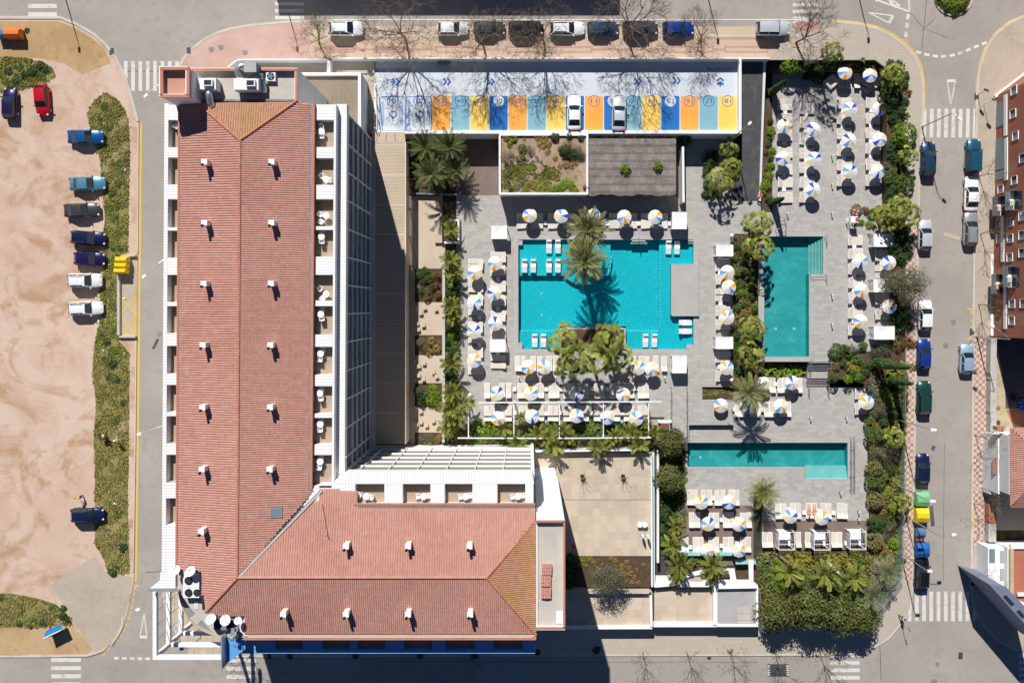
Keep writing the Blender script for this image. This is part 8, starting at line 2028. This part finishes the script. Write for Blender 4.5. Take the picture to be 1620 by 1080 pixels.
# white house with a terracotta roof
wh = thing('white_house', 'white house with terracotta tiled roof behind the chequered pavement', 'house', PG(1610, 735, -.5))
zh = 1.0
MB().prism([(p.x, p.y) for p in [P(1584, 690, zh+4), P(1584, 783, zh+4), P(1680, 783, zh+4), P(1680, 690, zh+4)]], -1, zh+3.2).build('wall', M['whitewall'], wh)
MB().prism([(p.x, p.y) for p in [P(1599, 690, zh+6.0), P(1599, 783, zh+6.0), P(1690, 783, zh+6.0), P(1690, 690, zh+6.0)]], zh+3.2, zh+5.6).build('upper_wall', M['whitewall'], wh)
e0, e1, r0_, r1_ = P(1598.5, 677, zh+5.7), P(1599, 801, zh+5.7), P(1650, 725, zh+8.0), P(1650, 752, zh+8.0)
def tile_rows(poly, parent, m, colw, rowh, along):
    pts = [Vector(p) for p in poly]; n = (pts[1]-pts[0]).cross(pts[2]-pts[0]).normalized(); n = n if n.z > 0 else -n
    d = (Vector((0, 0, -1))+n*n.z).normalized(); a = n.cross(d).normalized(); o = pts[0]
    uv = [((p-o).dot(a), (p-o).dot(d)) for p in pts]; U0, U1 = min(u for u, v in uv), max(u for u, v in uv)
    b = MB(); rr = random.Random(4); u = U0
    while u < U1:
        vs = []
        for i in range(len(uv)):
            (x1, y1), (x2, y2) = uv[i], uv[(i+1) % len(uv)]
            if (x1 > u+colw/2) != (x2 > u+colw/2): vs.append(y1+(y2-y1)*(u+colw/2-x1)/(x2-x1))
        if len(vs) >= 2:
            v0, v1 = min(vs), max(vs); k = max(1, round((v1-v0)/rowh))
            for i in range(k):
                b.cur = rr.random(); p = o+a*(u+colw*.5)+d*(v0+(v1-v0)*i/k)+n*.05; q = o+a*(u+colw*.5)+d*(v0+(v1-v0)*(i+1)/k+.04)+n*.08
                b.tube([p, q], [colw*.40, colw*.46], 6, False)
        u += colw
    b.build('roof_tile', m, parent, kind='stuff')
    MB().slab([p-n*.02 for p in pts], .15).build('roof', M['wood'], parent)
tile_rows([e0, r0_, r1_, e1], wh, M['roof'], .24, .42, 0)
tile_rows([e1, r1_, P(1700, 801, zh+5.7)], wh, M['roof'], .24, .42, 0); tile_rows([r0_, e0, P(1700, 677, zh+5.7)], wh, M['roof'], .24, .42, 0)
c0, c1, cm0, cm1 = P(1572.5, 723, zh+2.4), P(1572.5, 751, zh+2.4), P(1583, 727, zh+3.3), P(1583, 747, zh+3.3)
tile_rows([c0, cm0, cm1, c1], wh, M['roof'], .24, .4, 0)
MB().box(*(P(1582, 682, zh+5)[:2]), zh+3.2, *(P(1593, 676, zh+5)[:2]), zh+4.4).build('chimney', M['terracotta'], wh)
for y0, y1 in ((697, 716), (760, 780)):
    a, c = P(1571, y0, zh+1.5), P(1577, y1, zh+1.5)
    MB().box(a.x-.2, c.y-.2, zh-.8, c.x+.8, a.y+.2, zh+1.2).build('porch', M['whitewall'], wh)
    w_ = MB(); w_.box(a.x+.1, c.y, zh+1.21, c.x, a.y, zh+1.26); wo = w_.build('window', M['steel'], wh)
    for k in range(4): MB().box(a.x+.15, c.y+(a.y-c.y)*(k+.15)/4, zh+1.261, c.x-.05, c.y+(a.y-c.y)*(k+.7)/4, zh+1.28).build('pane', M['greyglass'], wo)
for y in (707, 770): q = P(1593, y, zh+3.3); MB().box(q.x, q.y-.9, zh+3.21, q.x+.5, q.y+.9, zh+3.25).build('skylight', M['darkglass'], wh)
pslab('yard', [(1574, 800), (1660, 803), (1660, 838), (1574, 838)], M['concrete'], .15, .1); pslab('yard', [(1574, 838.5), (1660, 838.5), (1660, 856), (1574, 856)], M['soil'], .145, .1)
gw = thing('garden_wall', 'low pinkish wall with a gate beside the small street sapling', 'wall', PG(1570, 825, .1))
for y0, y1, m in ((797, 828, 'redfloor'), (828.5, 857, 'oldwall')): MB().slab([PG(1564, y0, 1.2), PG(1576, y0, 1.2), PG(1576, y1, 1.2), PG(1564, y1, 1.2)], 1.2).build('wall_run', M[m], gw)
sh_ = thing('shop_building', 'low white building with grey panels and a red roof terrace', 'building', PG(1600, 905, -.5))
MB().slab([P(1563, 866, 2.4), P(1591, 866, 2.4), P(1591, 925, 2.4), P(1563, 925, 2.4)], 4).build('wall', M['whitewall'], sh_)
MB().slab([P(1594, 866, 3.4), P(1680, 866, 3.4), P(1680, 985, 3.4), P(1594, 945, 3.4)], 5).build('upper_wall', M['whitewall'], sh_)
MB().slab([P(1603, 870, 3.44), P(1680, 870, 3.44), P(1680, 975, 3.44), P(1603, 945, 3.44)], .035).build('terrace_floor', M['redfloor'], sh_)
MB().bar(P(1598, 864, 3.5), P(1680, 864, 3.5), .5, .5).build('parapet', M['white'], sh_)
MB().bar(P(1599.5, 868, 3.6), P(1599.5, 945, 3.6), .45, .5).build('parapet', M['ochre'], sh_)
MB().slab([P(1565, 868, 2.43), P(1574, 868, 2.43), P(1574, 890, 2.43), P(1565, 890, 2.43)], .025).build('roof_window', M['greyglass'], sh_)
for y0 in (871, 899):
    for k in range(5): MB().slab([P(1582, y0+k*4, 2.46), P(1589, y0+k*4, 2.46), P(1589, y0+k*4+3, 2.46), P(1582, y0+k*4+3, 2.46)], .04).build('grille_bar', M['steel'], sh_)
bn = thing('terrace_bench', 'grey white bench on the red terrace at the frame edge', 'bench', P(1617, 938, 3.45)); MB().box(-.8, -.25, .35, .8, .25, .42).build('seat', M['white'], bn, local=True)
for s in (-.6, .6): MB().box(s-.05, -.2, 0, s+.05, .2, .35).build('leg', M['white'], bn, local=True)
gb = thing('grey_building', 'slate blue building standing diagonally at the south-east corner', 'building', PG(1610, 950, -1.5))
fq = [P(1565, 924, 7.5), P(1660, 1030, 7.5), P(1660, 1000, 7.5), P(1594, 930, 7.5)]
MB().prism([(p.x, p.y) for p in fq], -3, 7.2).build('wall', mat('slate_wall', (.20, .22, .30), .8), gb)
MB().slab([Vector((p.x, p.y, 7.5)) for p in fq], .28).build('roof', mat('slate_roof', (.15, .165, .23), .8, var=[(.5, (.2, .21, .28), .45, .7, 6)]), gb)
for t0, t1 in ((.2, .34), (.42, .52), (.62, .7)):
    a, c = Vector((*fq[0].xy, 7.53)).lerp(Vector((*fq[1].xy, 7.53)), t0), Vector((*fq[0].xy, 7.53)).lerp(Vector((*fq[1].xy, 7.53)), t1); s = Vector((.4, .25, 0))
    MB().slab([a+s*.5, a+s*1.5, c+s*1.5, c+s*.5], .025).build('skylight', M['darkglass'], gb)
# block beyond the top edge whose shadow lies over the north street
nb = thing('north_block', 'block of flats beyond the top edge, known by its long shadow', 'building', PG(684, -150, 0))
a, c = PG(413, -150, 0), PG(950, -330, 0)
a2 = PG(405, -118, 0); c2 = PG(942, -118, 0)
MB().prism([(a2.x, a2.y), (c2.x, a2.y), (c2.x, a2.y+14), (a2.x, a2.y+14)], 0, a2.z+10.6).build('wall', M['whitewall'], nb); MB().box(a2.x-.2, a2.y-.2, a2.z+10.6, c2.x+.2, a2.y+14.2, a2.z+10.9).build('roof', M['flatroof'], nb)
# low garden fence of green tinted glass at the south-east corner
runwall('glass_fence', 'green tinted glass fence cutting the garden corner by the pedestrian', 'fence', (1432, 912), (1388, 975), -2, 1.0, .06, M['clearglass'], 1.8)
runwall('glass_fence', 'glass fence along the south pavement under the pepper trees', 'fence', (1204, 998), (1282, 996), -3, .4, .06, M['clearglass'], 1.8)
runwall('glass_fence', 'glass fence beside the grey membrane roof', 'fence', (1203, 935), (1203.5, 990), -2, 1.0, .06, M['clearglass'], 1.8)
for a, c, lab in (((1434, 390), (1433, 540), 'long glass fence on the low wall behind the cabana hedge'), ((1434, 545), (1432, 700), 'glass fence behind the cypresses'), ((1432, 705), (1429, 905), 'glass fence behind the clipped street hedge')):
    runwall('glass_fence', lab, 'fence', a, c, -1.5, 1.6, .06, M['clearglass'], 1.8)
MBx = thing('fallen_trunk', 'pale bare palm trunk leaning in the garden corner', 'trunk', PG(1308, 890, 0)); MB().tube([(0, .2, .2), (.6, -.4, .9), (1.3, -1.2, 2.0)], [.22, .19, .15], 9).build('stem', M['flatroof'], MBx, local=True); MB().tube([(1.3, -1.2, 2.0), (1.34, -1.25, 2.04)], [.16, .16], 9).build('cut_end', M['ochre'], MBx, local=True)
MBx = thing('fallen_trunk', 'grey bare palm trunk beside the turquoise water outlet', 'trunk', PG(1228, 877, 0)); MB().tube([(0, .2, .3), (1.0, -.5, 1.3), (2.2, -1.6, 2.4)], [.2, .17, .13], 9).build('stem', M['palmbark'], MBx, local=True); MB().tube([(2.2, -1.6, 2.4), (2.24, -1.65, 2.44)], [.14, .14], 9).build('cut_end', M['ochre'], MBx, local=True)
sa = thing('sculpture_plant', 'small bronze potted plant casting a forked shadow, hotel one', 'sculpture', P(921, 752, .87), group='bronze terrace sculptures')
def sculpt(root):
    MB().cyl(0, 0, 0, .55, .26, .36, 14).build('pot', M['ochre'], root, local=True); MB().cyl(0, 0, .55, .56, .28, .28, 14).build('soil', M['black'], root, local=True)
    b = MB(); r = random.Random(4)
    for k in range(6):
        a = k*1.05; b.tube([(0, 0, .5), (.2*math.cos(a), .2*math.sin(a), 1.0), (.5*math.cos(a), .5*math.sin(a), 1.5), (.75*math.cos(a+.3), .75*math.sin(a+.3), 1.85)], [.035, .03, .025, .015], 5)
    b.build('stem', M['twig'], root, local=True)
sculpt(sa)
sb = dup(sa); sb.location = P(985, 752, .87); sb.rotation_euler = (0, 0, 1.0); sb['label'] = 'small bronze potted plant casting a forked shadow, balustrade one'
rc = thing('red_chair', 'small red chair in the shade of the stair block', 'chair', P(906.5, 862, .8))
MB().box(-.25, -.25, .4, .25, .25, .47).build('seat', M['red'], rc, local=True); MB().box(-.25, .2, .47, .25, .26, .9).build('backrest', M['red'], rc, local=True)
for sx in (-.2, .2):
    for sy in (-.2, .2): MB().box(sx-.02, sy-.02, 0, sx+.02, sy+.02, .4).build('leg', M['dkgrey'], rc, local=True)
# ================================================================== people
def skin_mesh(name, verts, edges, rad, m, parent, root=0, sub=1):
    me = bpy.data.meshes.new(name); me.from_pydata([tuple(v) for v in verts], edges, []); me.update()
    o = bpy.data.objects.new(name, me); COL.objects.link(o)
    sk_ = o.modifiers.new('skin', 'SKIN'); sk_.use_smooth_shade = True
    for i, d in enumerate(me.skin_vertices[0].data): d.radius = (rad[i], rad[i]); d.use_root = (i == root)
    ss = o.modifiers.new('sub', 'SUBSURF'); ss.levels = sub; ss.render_levels = sub
    dg = bpy.context.evaluated_depsgraph_get(); dg.update()
    m2 = bpy.data.meshes.new_from_object(o.evaluated_get(dg)); o.modifiers.clear(); o.data = m2
    m2.materials.clear(); m2.materials.append(m); setparent(o, parent); return o
def person(lab, loc, rz, J, skin='skin', shirt=None, legs=None, head='hair', tilt=None, extra=None):
    """J: joints in metres, standing frame, x to the right of the figure, y ahead"""
    t = thing('person', lab, 'person', loc, rz)
    jt = {k: Vector(v) for k, v in J.items()}
    for s in ('l', 'r'):
        e, w = jt['el'+s], jt['wr'+s]; d = (w-e).normalized(); jt['ha'+s] = w + d*.08
    names = ['pelvis', 'waist', 'chest', 'neck', 'skull']; V = [jt['pelvis'], jt['waist'], jt['chest'], jt['neck'], jt['skull']]; Rd = [.13, .115, .135, .055, .085]; Ed = [(0, 1), (1, 2), (2, 3), (3, 4)]
    def ch(start, pts, rr):
        p = start
        for v, r_ in zip(pts, rr): V.append(v); Rd.append(r_); Ed.append((p, len(V)-1)); p = len(V)-1
        return p
    for s in ('l', 'r'):
        h = ch(2, [jt['sh'+s], jt['el'+s], jt['wr'+s], jt['ha'+s]], [.062, .043, .030, .036])
        d = (jt['ha'+s]-jt['wr'+s]).normalized(); sd = d.cross(Vector((0, 1, .2))).normalized(); q = d.cross(sd)
        for k in range(4):
            b_ = jt['ha'+s] + sd*(-.03+.02*k); ln = (.070, .080, .076, .060)[k]; ch(h, [b_+d*.03, b_+d*ln + q*.02], [.010, .008])
        ch(h, [jt['wr'+s]+d*.05 + sd*.045, jt['wr'+s]+d*.085 + sd*.065+q*.01], [.011, .009])
        ch(0, [jt['hi'+s], jt['kn'+s], jt['an'+s], jt['to'+s]], [.088, .058, .040, .036])
    skin_mesh('body', V, Ed, Rd, M[skin], t)
    if shirt:
        V2 = [jt['waist']-Vector((0, 0, .08)), jt['waist'], jt['chest'], jt['shl'], jt['ell'].lerp(jt['shl'], .35), jt['shr'], jt['elr'].lerp(jt['shr'], .35)]
        skin_mesh('shirt', V2, [(0, 1), (1, 2), (2, 3), (3, 4), (2, 5), (5, 6)], [.148, .135, .155, .08, .066, .08, .066], M[shirt], t, 2)
    if legs:
        V3 = [jt['pelvis'], jt['hil'], jt['knl'], jt['anl'].lerp(jt['knl'], .1), jt['hir'], jt['knr'], jt['anr'].lerp(jt['knr'], .1)]
        skin_mesh('trousers', V3, [(0, 1), (1, 2), (2, 3), (0, 4), (4, 5), (5, 6)], [.148, .105, .076, .060, .105, .076, .060], M[legs], t)
    c = jt['skull']; up = (c-jt['neck']).normalized()
    n = MB(); n.dome(c+up*.015, .105, .118, .11, 12, 5, True); n.build('head', M[skin], t, local=True, smooth=True)
    hb_ = MB(); hb_.dome(c+up*.035-Vector((0, .012, 0)), .116, .128, .108, 12, 4); hb_.build('helmet' if head == 'helmet' else 'hair', M[head], t, local=True, smooth=True)
    f = MB(); f.box(c.x-.012, c.y+.105, c.z-.02, c.x+.012, c.y+.135, c.z+.02); f.build('nose', M[skin], t, local=True)
    for s in (-1, 1): f = MB(); f.dome((c.x+s*.038, c.y+.105, c.z+.025), .014, .012, .010, 6, 3, True); f.build('eye', M['black'], t, local=True); f = MB(); f.box(c.x+s*.10-.01, c.y-.02, c.z-.03, c.x+s*.10+.01, c.y+.02, c.z+.03); f.build('ear', M[skin], t, local=True)
    f = MB(); f.box(c.x-.028, c.y+.10, c.z-.058, c.x+.028, c.y+.112, c.z-.046); f.build('mouth', M['red'], t, local=True)
    return t
ST = dict(pelvis=(0, 0, .94), waist=(0, 0, 1.12), chest=(0, .02, 1.34), neck=(0, .02, 1.50), skull=(0, .04, 1.64), shl=(-.19, .0, 1.40), ell=(-.27, -.02, 1.12), wrl=(-.26, .12, .90), shr=(.19, 0, 1.40), elr=(.27, -.02, 1.12), wrr=(.26, .14, .90), hil=(-.10, 0, .90), knl=(-.11, .03, .49), anl=(-.11, -.02, .09), tol=(-.12, .14, .04), hir=(.10, 0, .90), knr=(.11, .03, .49), anr=(.11, -.02, .09), tor=(.12, .14, .04))
BENT = dict(ST, waist=(0, .06, 1.10), chest=(0, .24, 1.24), neck=(0, .38, 1.33), skull=(0, .47, 1.42), shl=(-.19, .24, 1.30), ell=(-.26, .34, 1.04), wrl=(-.18, .48, .86), shr=(.19, .24, 1.30), elr=(.26, .34, 1.04), wrr=(.18, .52, .88))
WALK = dict(ST, knl=(-.10, .22, .50), anl=(-.10, .26, .10), tol=(-.10, .42, .05), knr=(.10, -.06, .49), anr=(.10, -.34, .14), tor=(.11, -.24, .04), ell=(-.27, -.14, 1.13), wrl=(-.25, -.10, .88), elr=(.27, .06, 1.12), wrr=(.24, .26, .95))
def wpos(x, y): q = PG(x, y, 1.4); g = PG(x, y, 0); return Vector((q.x, q.y, GA+GB*q.y+.06))
w1 = person('worker in hi-vis vest and orange helmet bending on the weeds, upper one', wpos(160, 688), -2.2, BENT, shirt='hivis', legs='trousers', head='helmet')
w2 = person('worker in hi-vis vest and orange helmet facing a tripod on the weeds', wpos(181, 699), -1.2, BENT, shirt='hivis', legs='trousers', head='helmet')
w3 = person('worker in hi-vis vest bending above the lone dark blue car', wpos(124, 787), 1.7, BENT, shirt='hivis', legs='trousers', head='helmet')
pd = person('pedestrian in a pale shirt walking on the corner pavement', PG(1424, 973, .12), .6, WALK, shirt='shirt', legs='trousers', head='hair')
g = PG(189, 694, .06); tp = thing('survey_tripod', 'white survey tripod beside the worker on the weeds', 'tripod', g)
for k in range(3): a = k*2.09; MB().tube([(0, 0, 1.3), (.45*math.cos(a), .45*math.sin(a), 0)], .03, 5).build('leg', M['whiteplastic'], tp, local=True)
MB().box(-.12, -.1, 1.3, .12, .1, 1.6).build('instrument', M['whiteplastic'], tp, local=True)
g = PG(166, 689, .06); bd = thing('shade_board', 'dark square board held up beside the workers', 'board', g); MB().slab([(-.45, .35, 1.1), (.4, .55, 1.2), (.6, -.3, 1.0), (-.25, -.5, .9)], .03).build('panel', M['dkgrey'], bd, local=True); MB().tube([(0, 0, 0), (.05, 0, 1.0)], .03, 5).build('pole', M['steel'], bd, local=True)
# two sunbathers on pink towels: lying face up along the lounger, heads on the raised backrest
def lying(side):
    Z = .42
    return dict(pelvis=(0, 0, Z+.10), waist=(0, -.20, Z+.10), chest=(0, -.42, Z+.16), neck=(0, -.60, Z+.24), skull=(0, -.73, Z+.31), shl=(-.18, -.46, Z+.16), ell=(-.30, -.25, Z+.08), wrl=(-.22, -.02, Z+.12), shr=(.18, -.46, Z+.16), elr=(.30, -.25, Z+.08), wrr=(.24, 0, Z+.10), hil=(-.10, .06, Z+.09), knl=(-.11, .48, Z+(.22 if side else .10)), anl=(-.10, .86, Z+.06), tol=(-.10, .92, Z+.17), hir=(.10, .06, Z+.09), knr=(.11, .48, Z+.10), anr=(.12, .88, Z+.06), tor=(.12, .93, Z+.17))
for k, (x, lab) in enumerate([(1278, 'sunbather with dark hair lying on a pink towel, hotel side of two'), (1286.6, 'sunbather lying on a pink towel, street side of two')]):
    q = P(x, 806.5, ZD)
    tw = thing('beach_towel', 'pink and white striped towel spread on the lounger, %s' % ['hotel side of two', 'street side of two'][k], 'towel', q)
    b = MB(); b.slab([(-.29, -.92, .63), (.29, -.92, .63), (.29, -.345, .385), (-.29, -.345, .385)], .015); b.slab([(-.29, -.34, .382), (.29, -.34, .382), (.29, .9, .38), (-.29, .9, .38)], .015); b.build('cloth', M['towel'], tw, local=True)
    pr_ = person(lab, q, 0, lying(k), legs=None, head='hair')
    J = lying(k); skin_mesh('swimwear', [Vector(J['pelvis'])+Vector((0, -.05, 0)), Vector(J['pelvis'])+Vector((0, .06, 0))], [(0, 1)], [.14, .13], M['swim'], pr_)
    if k == 0: skin_mesh('swimwear', [Vector(J['chest'])+Vector((-.1, -.0, .01)), Vector(J['chest'])+Vector((.1, 0, .01))], [(0, 1)], [.135, .135], M['swim'], pr_)
